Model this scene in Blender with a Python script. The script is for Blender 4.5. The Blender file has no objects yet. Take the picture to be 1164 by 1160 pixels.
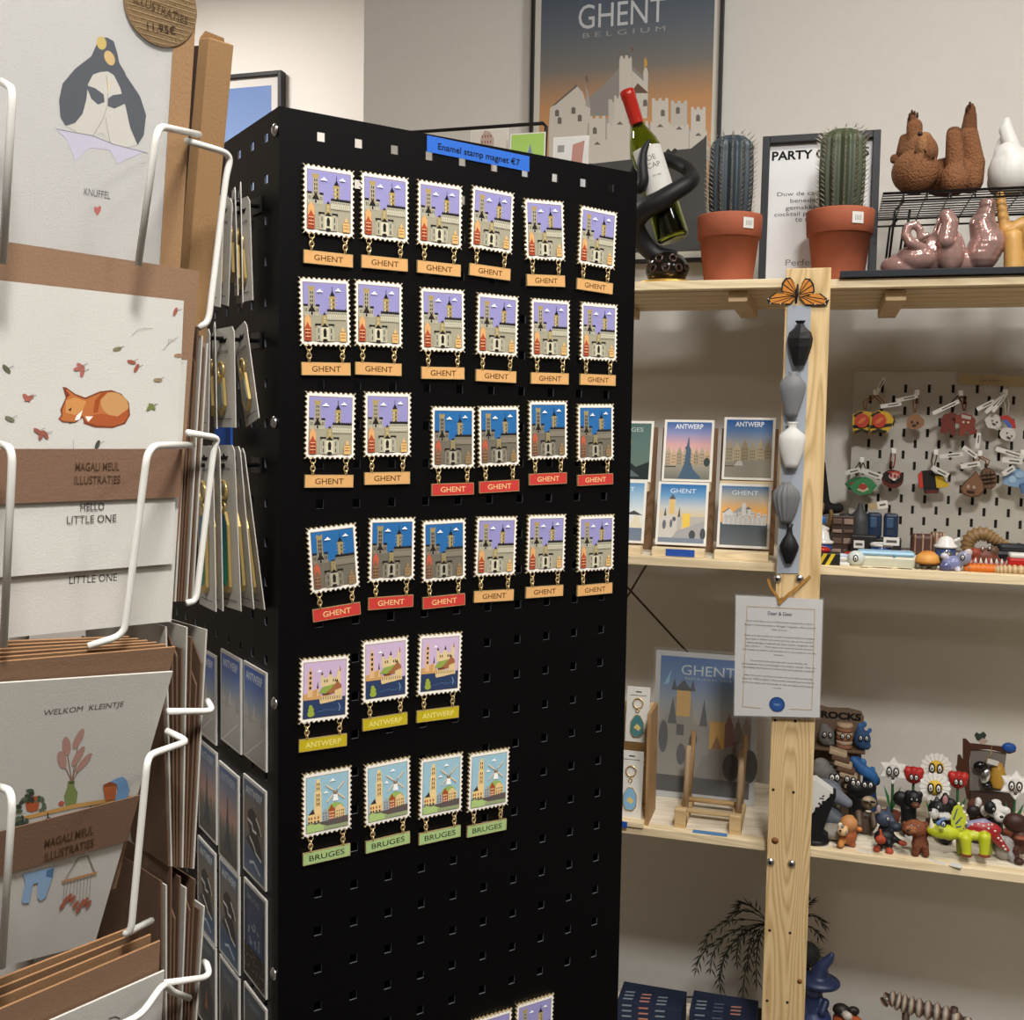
import bpy, bmesh, math, random
import numpy as np
from mathutils import Vector, Matrix
random.seed(7)
S = bpy.context.scene
COL = S.collection
R = math.radians
V = Vector
# ------------------------------------------------------------------ camera
F, CX, CY = 1198.64, 582.0, 564.96
PITCH, ROLL, YAW = .0664, .0162, R(16.5)
EYE = V((0, 0, 1.55))
cp, sp, cr, sr = math.cos(PITCH), math.sin(PITCH), math.cos(ROLL), math.sin(ROLL)
RZ = Matrix.Rotation(YAW, 3, 'Z')
c_r, c_u = V((1, 0, 0)), V((0, sp, cp))
CAM_R = RZ @ (c_r * cr + c_u * sr)
CAM_U = RZ @ (-c_r * sr + c_u * cr)
CAM_F = RZ @ V((0, cp, -sp))
cam = bpy.data.objects.new('camera', bpy.data.cameras.new('camera'))
COL.objects.link(cam)
cam.matrix_world = Matrix.Translation(EYE) @ Matrix((CAM_R, CAM_U, -CAM_F)).transposed().to_4x4()
cam.data.sensor_width = 36
cam.data.lens = F / 1164 * 36
cam.data.shift_y = (CY - 580) / 1164
cam.data.clip_start = .02
S.camera = cam
# ------------------------------------------------------------------ light and exposure
S.view_settings.view_transform = 'Standard'
S.view_settings.look = 'None'
S.view_settings.gamma = 1
S.view_settings.use_curve_mapping = False
S.view_settings.exposure = 0.0
world = bpy.data.worlds.new('world')
S.world = world
world.use_nodes = True
world.node_tree.nodes['Background'].inputs[0].default_value = (1, .95, .88, 1)
world.node_tree.nodes['Background'].inputs[1].default_value = .12
CEIL = 2.95
def lamp(x, y, power, size=.6, sy=None, col=(1, .972, .93)):
    l = bpy.data.lights.new('ceiling_lamp_light', 'AREA')
    l.energy = power; l.size = size; l.color = col
    l.shape = 'RECTANGLE'; l.size_y = sy or size
    o = bpy.data.objects.new('ceiling_lamp_light', l)
    COL.objects.link(o); o.location = (x, y, CEIL - .035)
    return o
LAMPS = [(.35, -.30, 58, .32), (-.75, -.6, 11, .32), (1.6, .1, 12, .32), (-1.9, 2.1, 26, .32), (-.4, -2.0, 12, .32), (.45, 1.0, 15, .32)]  # the last panel is an added light that brightens the upper wall
for a in LAMPS: lamp(*a)

# ------------------------------------------------------------------ geometry of the view used for surveying
def ray(x, y): return CAM_R * ((x - CX) / F) - CAM_U * ((y - CY) / F) + CAM_F
def hit(x, y, P, n):
    d = ray(x, y)
    return EYE + d * ((V(P) - EYE).dot(n) / d.dot(n))
def onY(x, y, Y): return hit(x, y, (0, Y, 0), V((0, 1, 0)))
def onZ(x, y, Z): return hit(x, y, (0, 0, Z), V((0, 0, 1)))
def frame(P, right, up):
    right = V(right).normalized(); up = V(up)
    z = right.cross(up).normalized(); up = z.cross(right)
    m = Matrix((right, up, z)).transposed().to_4x4()
    m.translation = P
    return m
def local(m):
    inv = m.inverted(); P = m.translation; n = V(m.col[2][:3])
    def f(x, y):
        q = inv @ hit(x, y, P, n)
        return (q.x, q.y)
    return f
def Z(pts, ox, oy, k): return [(ox + x * k, oy + y * k) for x, y in pts]

# ------------------------------------------------------------------ colour and materials
def lin(c):
    if isinstance(c, str):
        c = c.lstrip('#'); c = c if len(c) == 6 else ''.join(k * 2 for k in c)
        c = [int(c[i:i + 2], 16) / 255 for i in (0, 2, 4)]
        c = [x / 12.92 if x <= .04045 else ((x + .055) / 1.055) ** 2.4 for x in c]
    return tuple(c[:3])
def mix(a, b, t):
    a, b = lin(a), lin(b)
    return tuple(a[i] * (1 - t) + b[i] * t for i in range(3))
MATS = {}
def mat(name, rough=.6, metal=0, bump=0, bscale=400, mottled=.05, coat=0, trans=0, ior=1.45, const=None, emit=0, alpha=1, spec=.5, bdist=.001):
    m = bpy.data.materials.new(name); m.use_nodes = True
    nt = m.node_tree; N = nt.nodes; L = nt.links
    b = N['Principled BSDF']
    tc = N.new('ShaderNodeTexCoord'); nz = N.new('ShaderNodeTexNoise')
    nz.inputs['Scale'].default_value = bscale; nz.inputs['Detail'].default_value = 3
    L.new(tc.outputs['Object'], nz.inputs['Vector'])
    if const:
        src = N.new('ShaderNodeRGB'); src.outputs[0].default_value = (*lin(const), 1); so = src.outputs[0]
    else:
        src = N.new('ShaderNodeAttribute'); src.attribute_name = 'Col'; so = src.outputs['Color']
    mr = N.new('ShaderNodeMapRange'); mr.inputs['To Min'].default_value = 1 - mottled; mr.inputs['To Max'].default_value = 1 + mottled
    L.new(nz.outputs['Fac'], mr.inputs['Value'])
    mu = N.new('ShaderNodeVectorMath'); mu.operation = 'SCALE'
    L.new(so, mu.inputs[0]); L.new(mr.outputs[0], mu.inputs['Scale'])
    L.new(mu.outputs[0], b.inputs['Base Color'])
    b.inputs['Roughness'].default_value = rough; b.inputs['Metallic'].default_value = metal
    b.inputs['Coat Weight'].default_value = coat; b.inputs['Coat Roughness'].default_value = .08
    b.inputs['Transmission Weight'].default_value = trans; b.inputs['IOR'].default_value = ior
    b.inputs['Specular IOR Level'].default_value = spec
    b.inputs['Alpha'].default_value = alpha
    if emit:
        b.inputs['Emission Strength'].default_value = emit
        b.inputs['Emission Color'].default_value = (1, .96, .9, 1)
    if bump:
        bp = N.new('ShaderNodeBump'); bp.inputs['Strength'].default_value = bump; bp.inputs['Distance'].default_value = bdist
        L.new(nz.outputs['Fac'], bp.inputs['Height']); L.new(bp.outputs[0], b.inputs['Normal'])
    MATS[name] = m
    return m
mat('paper', .8, bump=.15, bscale=900, mottled=.03)
mat('kraft', .9, bump=.2, bscale=700, mottled=.14)
mat('ink', .85, mottled=.03, spec=.3)
mat('enamel', .28, mottled=.02, coat=.2)
mat('gold', .28, .65, mottled=.05)
mat('steel', .25, 1, mottled=.04)
mat('plastic', .42, mottled=.05, bump=.1, bscale=500)
mat('silk', .16, .45, mottled=.05, bump=.35, bscale=160)
mat('matte', .8, mottled=.1, bump=.3, bscale=450)
mat('fur', .8, bdist=.004, mottled=.2, bump=1.0, bscale=320, spec=.3)
mat('powder', .42, mottled=.06, bump=.12, bscale=1500, spec=.16)
mat('granule', .5, mottled=.06, bump=.15, bscale=1200, spec=.4)
mat('wire', .35, mottled=.02)
mat('paint', .85, mottled=.03, bump=.08, bscale=60, spec=.3)
mat('clay', .75, mottled=.12, bump=.2, bscale=60)
mat('gloss', .12, mottled=.03)
mat('glass', .03, trans=1, ior=1.5, mottled=0)
mat('sleeve', .12, trans=0, alpha=.055, mottled=0)
mat('glow', .5, emit=9)
mat('leaf', .5, mottled=.15)
def wood(name, axis, strength=1.0, ring=30):
    m = bpy.data.materials.new(name); m.use_nodes = True
    nt = m.node_tree; N = nt.nodes; L = nt.links; b = N['Principled BSDF']
    tc = N.new('ShaderNodeTexCoord'); mp = N.new('ShaderNodeMapping')
    sc = [1, 1, 1]; sc[axis] = .09
    mp.inputs['Scale'].default_value = sc
    L.new(tc.outputs['Object'], mp.inputs['Vector'])
    big = N.new('ShaderNodeTexNoise'); big.inputs['Scale'].default_value = 16; big.inputs['Detail'].default_value = 1.5
    L.new(mp.outputs[0], big.inputs['Vector'])
    mul = N.new('ShaderNodeMath'); mul.operation = 'MULTIPLY'; mul.inputs[1].default_value = ring
    L.new(big.outputs['Fac'], mul.inputs[0])
    fr = N.new('ShaderNodeMath'); fr.operation = 'FRACT'; L.new(mul.outputs[0], fr.inputs[0])
    ramp = N.new('ShaderNodeValToRGB'); e = ramp.color_ramp.elements
    e[0].position = 0; e[0].color = (1, 1, 1, 1); e[1].position = 1; e[1].color = (1, 1, 1, 1)
    x = ramp.color_ramp.elements.new(.72); x.color = (1 - .34 * strength, 1 - .42 * strength, 1 - .55 * strength, 1)
    x = ramp.color_ramp.elements.new(.35); x.color = (.98, .97, .95, 1)
    L.new(fr.outputs[0], ramp.inputs['Fac'])
    fine = N.new('ShaderNodeTexNoise'); fine.inputs['Scale'].default_value = 220; fine.inputs['Detail'].default_value = 3
    L.new(mp.outputs[0], fine.inputs['Vector'])
    mr = N.new('ShaderNodeMapRange'); mr.inputs['To Min'].default_value = .86; mr.inputs['To Max'].default_value = 1.12
    L.new(fine.outputs['Fac'], mr.inputs['Value'])
    at = N.new('ShaderNodeAttribute'); at.attribute_name = 'Col'
    m1 = N.new('ShaderNodeVectorMath'); m1.operation = 'MULTIPLY'; L.new(at.outputs['Color'], m1.inputs[0]); L.new(ramp.outputs['Color'], m1.inputs[1])
    m2 = N.new('ShaderNodeVectorMath'); m2.operation = 'SCALE'; L.new(m1.outputs[0], m2.inputs[0]); L.new(mr.outputs[0], m2.inputs['Scale'])
    L.new(m2.outputs[0], b.inputs['Base Color']); b.inputs['Roughness'].default_value = .6; b.inputs['Specular IOR Level'].default_value = .3
    MATS[name] = m
wood('wood_x', 0, .45, 16); wood('wood_z', 2, .8, 26)

# ------------------------------------------------------------------ mesh builder
class MB:
    def __init__(s, m='plastic'):
        s.v = []; s.f = []; s.c = []; s.sm = []; s.mi = []; s.ms = [m]; s.M = Matrix(); s.cur = 0
    def use(s, m):
        if m not in s.ms: s.ms.append(m)
        s.cur = s.ms.index(m); return s
    def at(s, M): s.M = M; return s
    def add(s, vs, fs, col, smooth=False):
        o = len(s.v); M = s.M
        s.v += [M @ V(p) for p in vs]
        if isinstance(col, list): cc = [lin(c) for c in col]
        else: cc = [lin(col)] * len(vs)
        s.c += cc
        for f in fs:
            s.f.append([i + o for i in f]); s.sm.append(smooth); s.mi.append(s.cur)
        return s
    def box(s, c, d, col, bev=0, rot=None):
        x, y, z = [k / 2 for k in d]; T = Matrix.Translation(c) @ (rot.to_4x4() if rot else Matrix())
        if bev <= 0:
            vs = [(a * x, b * y, e * z) for a in (-1, 1) for b in (-1, 1) for e in (-1, 1)]
            fs = [(0, 1, 3, 2), (4, 6, 7, 5), (0, 4, 5, 1), (2, 3, 7, 6), (0, 2, 6, 4), (1, 5, 7, 3)]
        else:
            bm = bmesh.new(); bmesh.ops.create_cube(bm, size=1)
            bmesh.ops.scale(bm, vec=d, verts=bm.verts)
            bmesh.ops.bevel(bm, geom=bm.edges[:], offset=bev, segments=2, affect='EDGES', profile=.5)
            bm.verts.index_update()
            vs = [v.co[:] for v in bm.verts]; fs = [[v.index for v in f.verts] for f in bm.faces]; bm.free()
        return s.add([T @ V(p) for p in vs], fs, col)
    def prism(s, pts, z0, z1, col, side=None):
        n = len(pts); ar = sum(pts[i][0] * pts[(i + 1) % n][1] - pts[(i + 1) % n][0] * pts[i][1] for i in range(n))
        if ar < 0: pts = pts[::-1]
        s.add([(x, y, z1) for x, y in pts], [list(range(n))], col)
        s.add([(x, y, z0) for x, y in pts], [list(range(n))[::-1]], side or col)
        s.add([(x, y, z0) for x, y in pts] + [(x, y, z1) for x, y in pts], [(i, (i + 1) % n, n + (i + 1) % n, n + i) for i in range(n)], side or col)
        return s
    def poly(s, pts, z, col):
        n = len(pts); ar = sum(pts[i][0] * pts[(i + 1) % n][1] - pts[(i + 1) % n][0] * pts[i][1] for i in range(n))
        if ar < 0:
            pts = pts[::-1]
            if isinstance(col, list): col = col[::-1]
        return s.add([(x, y, z) for x, y in pts], [list(range(n))], col)
    def rect(s, x0, y0, x1, y1, z, col):
        if isinstance(col, list): col = [col[0], col[0], col[1], col[1]]
        return s.add([(x0, y0, z), (x1, y0, z), (x1, y1, z), (x0, y1, z)], [(0, 1, 2, 3)], col)
    def oval(s, x, y, a, b, z, col, n=20, rot=0):
        p = []
        for i in range(n):
            t = 2 * math.pi * i / n; u, w = a * math.cos(t), b * math.sin(t)
            p.append((x + u * math.cos(rot) - w * math.sin(rot), y + u * math.sin(rot) + w * math.cos(rot)))
        return s.poly(p, z, col)
    def line(s, pts, w, z, col):
        for (x0, y0), (x1, y1) in zip(pts, pts[1:]):
            d = V((x1 - x0, y1 - y0))
            if d.length == 0: continue
            n = V((-d.y, d.x)).normalized() * w / 2; e = d.normalized() * w * .3
            s.poly([(x0 - n.x - e.x, y0 - n.y - e.y), (x1 - n.x + e.x, y1 - n.y + e.y), (x1 + n.x + e.x, y1 + n.y + e.y), (x0 + n.x - e.x, y0 + n.y - e.y)], z, col)
        return s
    def lathe(s, prof, col, n=32, smooth=True, lobes=None, twist=0):
        vs = []; cc = []
        for j, (r, z) in enumerate(prof):
            for i in range(n):
                t = 2 * math.pi * i / n + twist * j
                k = 1 + (lobes(i / n, j / max(1, len(prof) - 1)) if lobes else 0)
                vs.append((r * k * math.cos(t), r * k * math.sin(t), z))
                cc.append(col[j] if isinstance(col, list) else col)
        fs = []
        for j in range(len(prof) - 1):
            for i in range(n):
                a = j * n + i; b = j * n + (i + 1) % n
                fs.append((a, b, b + n, a + n))
        fs.append(list(range(n))[::-1]); fs.append([(len(prof) - 1) * n + i for i in range(n)])
        return s.add(vs, fs, cc, smooth)
    def tube(s, pts, r, col, n=8, closed=False):
        P = [V(p) for p in pts]; m = len(P); rr = r if isinstance(r, (list, tuple)) else [r] * m
        vs = []; prev = None
        for i in range(m):
            if closed: t = P[(i + 1) % m] - P[i - 1]
            else: t = P[min(i + 1, m - 1)] - P[max(i - 1, 0)]
            t = t.normalized() if t.length > 1e-9 else V((0, 0, 1))
            if prev is None:
                q = V((0, 0, 1)) if abs(t.z) < .9 else V((1, 0, 0)); x = t.cross(q).normalized()
            else:
                x = (prev - t * prev.dot(t)); x = x.normalized() if x.length > 1e-6 else t.orthogonal().normalized()
            prev = x; y = t.cross(x)
            for k in range(n):
                a = 2 * math.pi * k / n; vs.append(P[i] + (x * math.cos(a) + y * math.sin(a)) * rr[i])
        fs = []
        for i in range(m if closed else m - 1):
            j = (i + 1) % m
            for k in range(n):
                fs.append((i * n + k, i * n + (k + 1) % n, j * n + (k + 1) % n, j * n + k))
        if not closed: fs.append(list(range(n))[::-1]); fs.append([(m - 1) * n + k for k in range(n)])
        cc = [c for c in col for _ in range(n)] if isinstance(col, list) else col
        return s.add(vs, fs, cc, True)
    def ell(s, c, rad, col, n=16, rot=None):
        if not isinstance(rad, (tuple, list)): rad = (rad,) * 3
        T = Matrix.Translation(c) @ (rot.to_4x4() if rot else Matrix()); vs = []; fs = []; h = n // 2
        vs.append(T @ V((0, 0, -rad[2])))
        for j in range(1, h):
            p = math.pi * j / h - math.pi / 2
            for i in range(n):
                t = 2 * math.pi * i / n; vs.append(T @ V((rad[0] * math.cos(p) * math.cos(t), rad[1] * math.cos(p) * math.sin(t), rad[2] * math.sin(p))))
        vs.append(T @ V((0, 0, rad[2]))); L = len(vs) - 1
        for i in range(n): fs.append((0, 1 + (i + 1) % n, 1 + i)); fs.append((L, L - n + i, L - n + (i + 1) % n))
        for j in range(h - 2):
            for i in range(n): a = 1 + j * n + i; b = 1 + j * n + (i + 1) % n; fs.append((a, b, b + n, a + n))
        return s.add(vs, fs, col, True)
    def ring(s, c, Rr, r, col, ax='Z', n=20, k=8, sx=1):
        pts = []
        for i in range(n):
            t = 2 * math.pi * i / n; a, b = Rr * sx * math.cos(t), Rr * math.sin(t)
            pts.append(V(c) + (V((a, b, 0)) if ax == 'Z' else V((a, 0, b)) if ax == 'Y' else V((0, a, b))))
        return s.tube(pts, r, col, k, True)
    def text(s, t, x, y, h, z, col, align='C', w=None, bold=0, rot=0, depth=0):
        vs, fs, bw, bh = text_mesh(t, bold)
        k = h / bh if h else w / bw; kx = w / bw if w else k
        ox = {'C': -bw * kx / 2, 'L': 0, 'R': -bw * kx}[align]; c, q = math.cos(rot), math.sin(rot)
        pts = []
        for a, b in vs:
            a = a * kx + ox; b = b * k; pts.append((x + a * c - b * q, y + a * q + b * c, z))
        return s.add(pts, fs, col)
    def build(s, name, parent=None, M=None, label=None):
        me = bpy.data.meshes.new(name); me.from_pydata([tuple(p) for p in s.v], [], s.f)
        for m in s.ms: me.materials.append(MATS[m])
        me.polygons.foreach_set('material_index', s.mi); me.polygons.foreach_set('use_smooth', s.sm)
        at = me.color_attributes.new('Col', 'FLOAT_COLOR', 'POINT')
        at.data.foreach_set('color', [k for c in s.c for k in (*c, 1)])
        me.update()
        o = bpy.data.objects.new(name, me); COL.objects.link(o)
        if parent: o.parent = parent
        if M: o.matrix_local = M
        if label: o['label'] = label
        return o
TXT = {}
def text_mesh(t, bold=0):
    if (t, bold) in TXT: return TXT[(t, bold)]
    c = bpy.data.curves.new('t', 'FONT'); c.body = t; c.size = 1; c.resolution_u = 3; c.offset = bold
    o = bpy.data.objects.new('t', c); COL.objects.link(o)
    me = bpy.data.meshes.new_from_object(o.evaluated_get(bpy.context.evaluated_depsgraph_get()))
    vs = [(v.co.x, v.co.y) for v in me.vertices]; fs = [list(p.vertices) for p in me.polygons]
    bpy.data.objects.remove(o); bpy.data.curves.remove(c); bpy.data.meshes.remove(me)
    x0 = min(v[0] for v in vs); y0 = 0 if not any(ch in t for ch in '_') else min(v[1] for v in vs)
    x1 = max(v[0] for v in vs); y1 = max(v[1] for v in vs)
    out = []
    for f in fs:
        a = sum(vs[f[i]][0] * vs[f[(i + 1) % len(f)]][1] - vs[f[(i + 1) % len(f)]][0] * vs[f[i]][1] for i in range(len(f)))
        out.append(f if a > 0 else f[::-1])
    TXT[(t, bold)] = ([(x - x0, y - y0) for x, y in vs], out, x1 - x0, y1 - y0)
    return TXT[(t, bold)]
def tag(o, label, cat, group=None, kind=None):
    o['label'] = label; o['category'] = cat
    if group: o['group'] = group
    if kind: o['kind'] = kind
    return o
def thing(name, label, cat, M=None, group=None):
    o = bpy.data.objects.new(name, None); COL.objects.link(o); o.empty_display_size = .02
    if M is not None:
        o.matrix_world = M if isinstance(M, Matrix) else Matrix.Translation(M)
    return tag(o, label, cat, group)
def kids(o): return [c for c in COL.objects if c.parent == o]
def clone(o, M, label, parent=None, ch=None):
    c = o.copy(); COL.objects.link(c)
    if parent: c.parent = parent
    else:
        c.matrix_world = M; c['label'] = label
    for k in CH.get(o.name, []): clone(k, None, None, c)
    return c
CH = {}
def note(o):
    for c in list(COL.objects):
        if c.parent == o: CH.setdefault(o.name, []).append(c); note(c)
def struct(o): o['kind'] = 'structure'; return o
def blob(name, prims, voxel, m, parent=None, M=None, smooth=4, label=None):
    """one continuous skin over overlapping ellipsoids and tapered limbs"""
    bm = MB(m); src = []
    for p in prims:
        if p[0] == 'e':
            rot = p[4] if len(p) > 4 else None
            bm.ell(p[1], p[2], '#fff', 26, rot); r = p[2] if isinstance(p[2], (tuple, list)) else (p[2],) * 3
            src.append((np.array(p[1]), np.array((rot.inverted() if rot else Matrix.Identity(3))), np.array(r), lin(p[3])))
        else:
            a, b, ra, rb, col = V(p[1]), V(p[2]), p[3], p[4], p[5]
            n = max(2, int((b - a).length / (min(ra, rb) * .45)) + 1)
            for i in range(n + 1):
                t = i / n; q = a.lerp(b, t); r = ra * (1 - t) + rb * t
                bm.ell(q, r, '#fff', 16); src.append((np.array(q), np.eye(3), np.array((r,) * 3), lin(col)))
    o = bm.build(name)
    md = o.modifiers.new('r', 'REMESH'); md.mode = 'VOXEL'; md.voxel_size = voxel
    if smooth: s_ = o.modifiers.new('s', 'SMOOTH'); s_.factor = .5; s_.iterations = smooth
    me = bpy.data.meshes.new_from_object(o.evaluated_get(bpy.context.evaluated_depsgraph_get()))
    old = o.data; nm = o.name; bpy.data.objects.remove(o); bpy.data.meshes.remove(old)
    n = len(me.vertices); co = np.empty(n * 3); me.vertices.foreach_get('co', co); co = co.reshape(-1, 3)
    best = np.full(n, 1e9); colr = np.ones((n, 4))
    for c, rm, r, cl in src:
        d = np.linalg.norm(((co - c) @ rm.T) / r, axis=1) * 1.0
        k = (d - 1) * r.min(); w = k < best; best[w] = k[w]; colr[w, :3] = cl
    for a in list(me.color_attributes): me.color_attributes.remove(a)
    at = me.color_attributes.new('Col', 'FLOAT_COLOR', 'POINT'); at.data.foreach_set('color', colr.ravel())
    if not me.materials: me.materials.append(MATS[m])
    me.polygons.foreach_set('use_smooth', [True] * len(me.polygons)); me.name = name
    o = bpy.data.objects.new(name, me); COL.objects.link(o)
    if parent: o.parent = parent
    if M: o.matrix_local = M
    if label: o['label'] = label
    return o
def sz(px, P_): return px * (V(P_) - EYE).dot(CAM_F) / F
def ry(d): return Matrix.Rotation(R(d), 3, 'Y')
def rx(d): return Matrix.Rotation(R(d), 3, 'X')
def rz(d): return Matrix.Rotation(R(d), 3, 'Z')
# ------------------------------------------------------------------ room
X0, X1, Y0, Y1, YW = -2.6, 2.6, -2.6, 2.95, 2.09
XC = -.96
def slab(name, c, d, col, m='paint'):
    return struct(MB(m).box(c, d, col).build(name))
slab('floor', ((X0 + X1) / 2, (Y0 + Y1) / 2, -.05), (X1 - X0 + .4, Y1 - Y0 + .4, .1), '#4e4740')
slab('ceiling', ((X0 + X1) / 2, (Y0 + Y1) / 2, CEIL + .05), (X1 - X0 + .4, Y1 - Y0 + .4, .1), '#b8b2a8')
WC = '#d3cfc8'
slab('wall_back', ((XC + X1) / 2, YW + .06, CEIL / 2), (X1 - XC, .12, CEIL), WC)
slab('wall_return', (XC + .06, (YW + .12 + Y1) / 2, CEIL / 2), (.12, Y1 - YW - .12, CEIL), WC)
slab('wall_far', ((X0 + XC) / 2, Y1 + .06, CEIL / 2), (XC - X0 + .24, .12, CEIL), '#e6dfd8')
slab('wall_left', (X0 - .06, (Y0 + Y1) / 2, CEIL / 2), (.12, Y1 - Y0, CEIL), '#8d8378')
slab('wall_right', (X1 + .06, (Y0 + YW) / 2, CEIL / 2), (.12, YW - Y0 + .24, CEIL), '#8d8378')
slab('wall_front', ((X0 + X1) / 2, Y0 - .06, CEIL / 2), (X1 - X0 + .24, .12, CEIL), '#8d8378')
slab('baseboard_back', ((XC + X1) / 2, YW - .006, .04), (X1 - XC, .012, .08), '#efece6')
for i, a in enumerate(LAMPS):
    t = thing('ceiling_light', 'square ceiling light panel, %s' % ['above the shop aisle', 'above the card rack', 'towards the right wall', 'by the far bright wall', 'behind the viewer', 'washing the poster wall'][i], 'ceiling light', (a[0], a[1], CEIL), 'square ceiling lights')
    s = a[3] + .04
    MB('wire').box((0, 0, -.014), (s, s, .028), '#f2f2f2', .003).build('frame', t)
    MB('glow').box((0, 0, -.03), (a[3], a[3], .004), '#ffffff').build('diffuser', t)

# ------------------------------------------------------------------ wooden shelving along the back wall
PINE = '#e2c79a'; PINE_L = '#ecd9b4'
YS, YB = 1.70, 2.00
ZS = [1.787, 1.341, .888, .437]
SX0, SX1 = -.90, 1.0
PX = -.034
un = thing('shelving_unit', 'pale pine shelving unit with four boards and a wide upright along the back wall', 'shelves', (PX, YS, 0))
def inv(o): return o.matrix_world.inverted()
for i, z in enumerate(ZS):
    for k, (a, b) in enumerate(((SX0, PX), (PX, SX1))):
        m = MB('wood_x')
        zz = z - (.003 if i == 0 and k == 1 else 0)
        # front rail and board
        m.box(((a + b) / 2 - PX, .008 + .012, zz - .007), (b - a - .002, .024, .014), PINE_L, .001)
        nsl = 6 if i in (0,) else 1
        if nsl == 1: m.box(((a + b) / 2 - PX, .032 + (YB - YS - .032) / 2, zz - .008), (b - a - .002, YB - YS - .032, .016), '#f0e6d2')
        else:
            w = (YB - YS - .03) / 5
            for q in range(5): m.box(((a + b) / 2 - PX, .034 + w * (q + .5), zz - .008), (b - a - .002, w - .006, .014), '#dfc7a0', .001)
            for q in range(4): m.box((a + (b - a) * (q + .5) / 4 - PX, .16, zz - .024), (.03, .26, .016), '#d3b890', .001)
        m.build('shelf_board', un)
post = MB('wood_z').box((0, -.010, .907), (.066, .016, 1.782), '#e0c392', .0012)
post.box((-.002, .312, .907), (.044, .018, 1.782), '#d6bb8c', .001)
post.build('post', un)
for xe in (SX0 + .02, SX1 - .02):
    MB('wood_z').box((xe - PX, -.010, .907), (.04, .016, 1.782), PINE, .001).box((xe - PX, .312, .907), (.04, .018, 1.782), PINE, .001).build('post', un)
pm = lambda x, y, Y=YS - .018: un.matrix_world.inverted() @ onY(x, y, Y)
for (x, y) in ((884, 658), (909, 658), (876, 980), (900, 982)):
    q = pm(x, y); m = MB('steel').at(Matrix.Translation(q) @ Matrix.Rotation(R(90), 4, 'X'))
    m.lathe([(.0065, 0), (.0065, .002), (.004, .004), (.0015, .0045)], '#d8d8d8', 16)
    m.box((0, 0, .0045), (.005, .0012, .0008), '#333').box((0, 0, .0045), (.0012, .005, .0008), '#333')
    m.build('screw', un, label='steel cross head screw')
for (x, y) in ((881, 819), (904, 820), (879, 898), (902, 901), (875, 1058), (898, 1061), (872, 1138), (895, 1140)):
    q = pm(x, y, YS - .0182); MB('matte').at(Matrix.Translation(q) @ Matrix.Rotation(R(90), 4, 'X')).lathe([(.0022, -.004), (.0022, .0004)], '#2a1c12', 10).build('drilled_hole', un, label='dark drilled hole')
for (x, y, r) in ((881, 956, .0055), (909, 536, .003), (912, 492, .003), (909, 1116, .004)):
    q = pm(x, y, YS - .0182); MB('matte').at(Matrix.Translation(q) @ Matrix.Rotation(R(90), 4, 'X')).lathe([(r, -.004), (r, .0003)], '#8a5a30', 14).build('knot', un, label='small brown knot')
br = MB('powder')
def yb(x, y): return un.matrix_world.inverted() @ onY(x, y, 2.035)
br.tube([yb(640, 800), yb(717, 672), yb(760, 600)], .0022, '#4a4038', 6).tube([yb(650, 600), yb(717, 672), yb(775, 735), yb(860, 820)], .0022, '#4a4038', 6)
br.build('cross_brace', un, label='thin dark metal cross brace')
# dark tray on the right half of the top board
tr = MB('powder').box((0, 0, .0055), (SX1 - .004 - .012, .288, .003), '#26282b').box((0, -.143, .005), (SX1 - .016, .004, .010), '#2b2e33', .0008)
TZ = ZS[0] - .002
tag(tr.build('shelf_tray', None, Matrix.Translation(((SX1 + .008) / 2, YS + .145, TZ))), 'flat charcoal metal tray lying on the right half of the top board', 'tray')
TRAYZ = TZ + .007

# ------------------------------------------------------------------ black perforated display column
BO = V((-.38279, .69026, 1.75969)); BY = R(49.757)
D = V((math.cos(BY), math.sin(BY), 0)); E_ = V((-math.sin(BY), math.cos(BY), 0)); NF = V((math.sin(BY), -math.cos(BY), 0)); NS = -D
W = .332; TOP = .0165; BOT = -1.55; P = .03; HX, HZ = .0031, .0034
stand = thing('display_column', 'tall black four-sided perforated metal display column carrying the stamp magnets', 'display stand', frame(V((*(BO + D * W / 2 + E_ * W / 2)[:2], .0)), D, E_))
def perf(origin, ux, name, label, first, holes=True):
    """panel with square punched holes, origin top-left corner, ux horizontal direction"""
    m = MB('powder'); up = V((0, 0, 1)); nn = ux.cross(up).normalized()  # outward normal
    xs = [0.0]
    cols = [first + P * c for c in range(10)]
    zs = [TOP - .0]
    rows = [-P * r for r in range(24)]
    for c in cols: xs += [c - HX, c + HX]
    xs.append(W)
    zz = [TOP]
    for r in rows: zz += [r + HZ, r - HZ]
    zz.append(BOT)
    vs = []; cc = '#050506'; fs = []; ws = []
    nx = len(xs); nz = len(zz)
    for z in zz:
        for x in xs: vs.append(ux * x + up * z)
    n0 = len(vs); th = nn * -.0014
    vs += [v + th for v in vs]
    for j in range(nz - 1):
        for i in range(nx - 1):
            a = j * nx + i; b = a + 1; c = a + nx + 1; d = a + nx
            if holes and i % 2 == 1 and j % 2 == 1 and i < nx - 2 and j < nz - 2:
                ws += [(a, a + n0, b + n0, b), (b, b + n0, c + n0, c), (c, c + n0, d + n0, d), (d, d + n0, a + n0, a)]
            else:
                fs.append((a, d, c, b)); fs.append((a + n0, b + n0, c + n0, d + n0))
    m.at(stand.matrix_world.inverted() @ Matrix.Translation(origin)).add(vs, fs, cc)
    if ws: m.add(vs, ws, '#505156')
    return m
f0 = .03228
m = perf(BO, D, '', '', f0); m.build('front_panel', stand)
m = perf(BO + E_ * W, -E_, '', '', W - .026 - 9 * P)
m.build('left_panel', stand)
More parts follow.
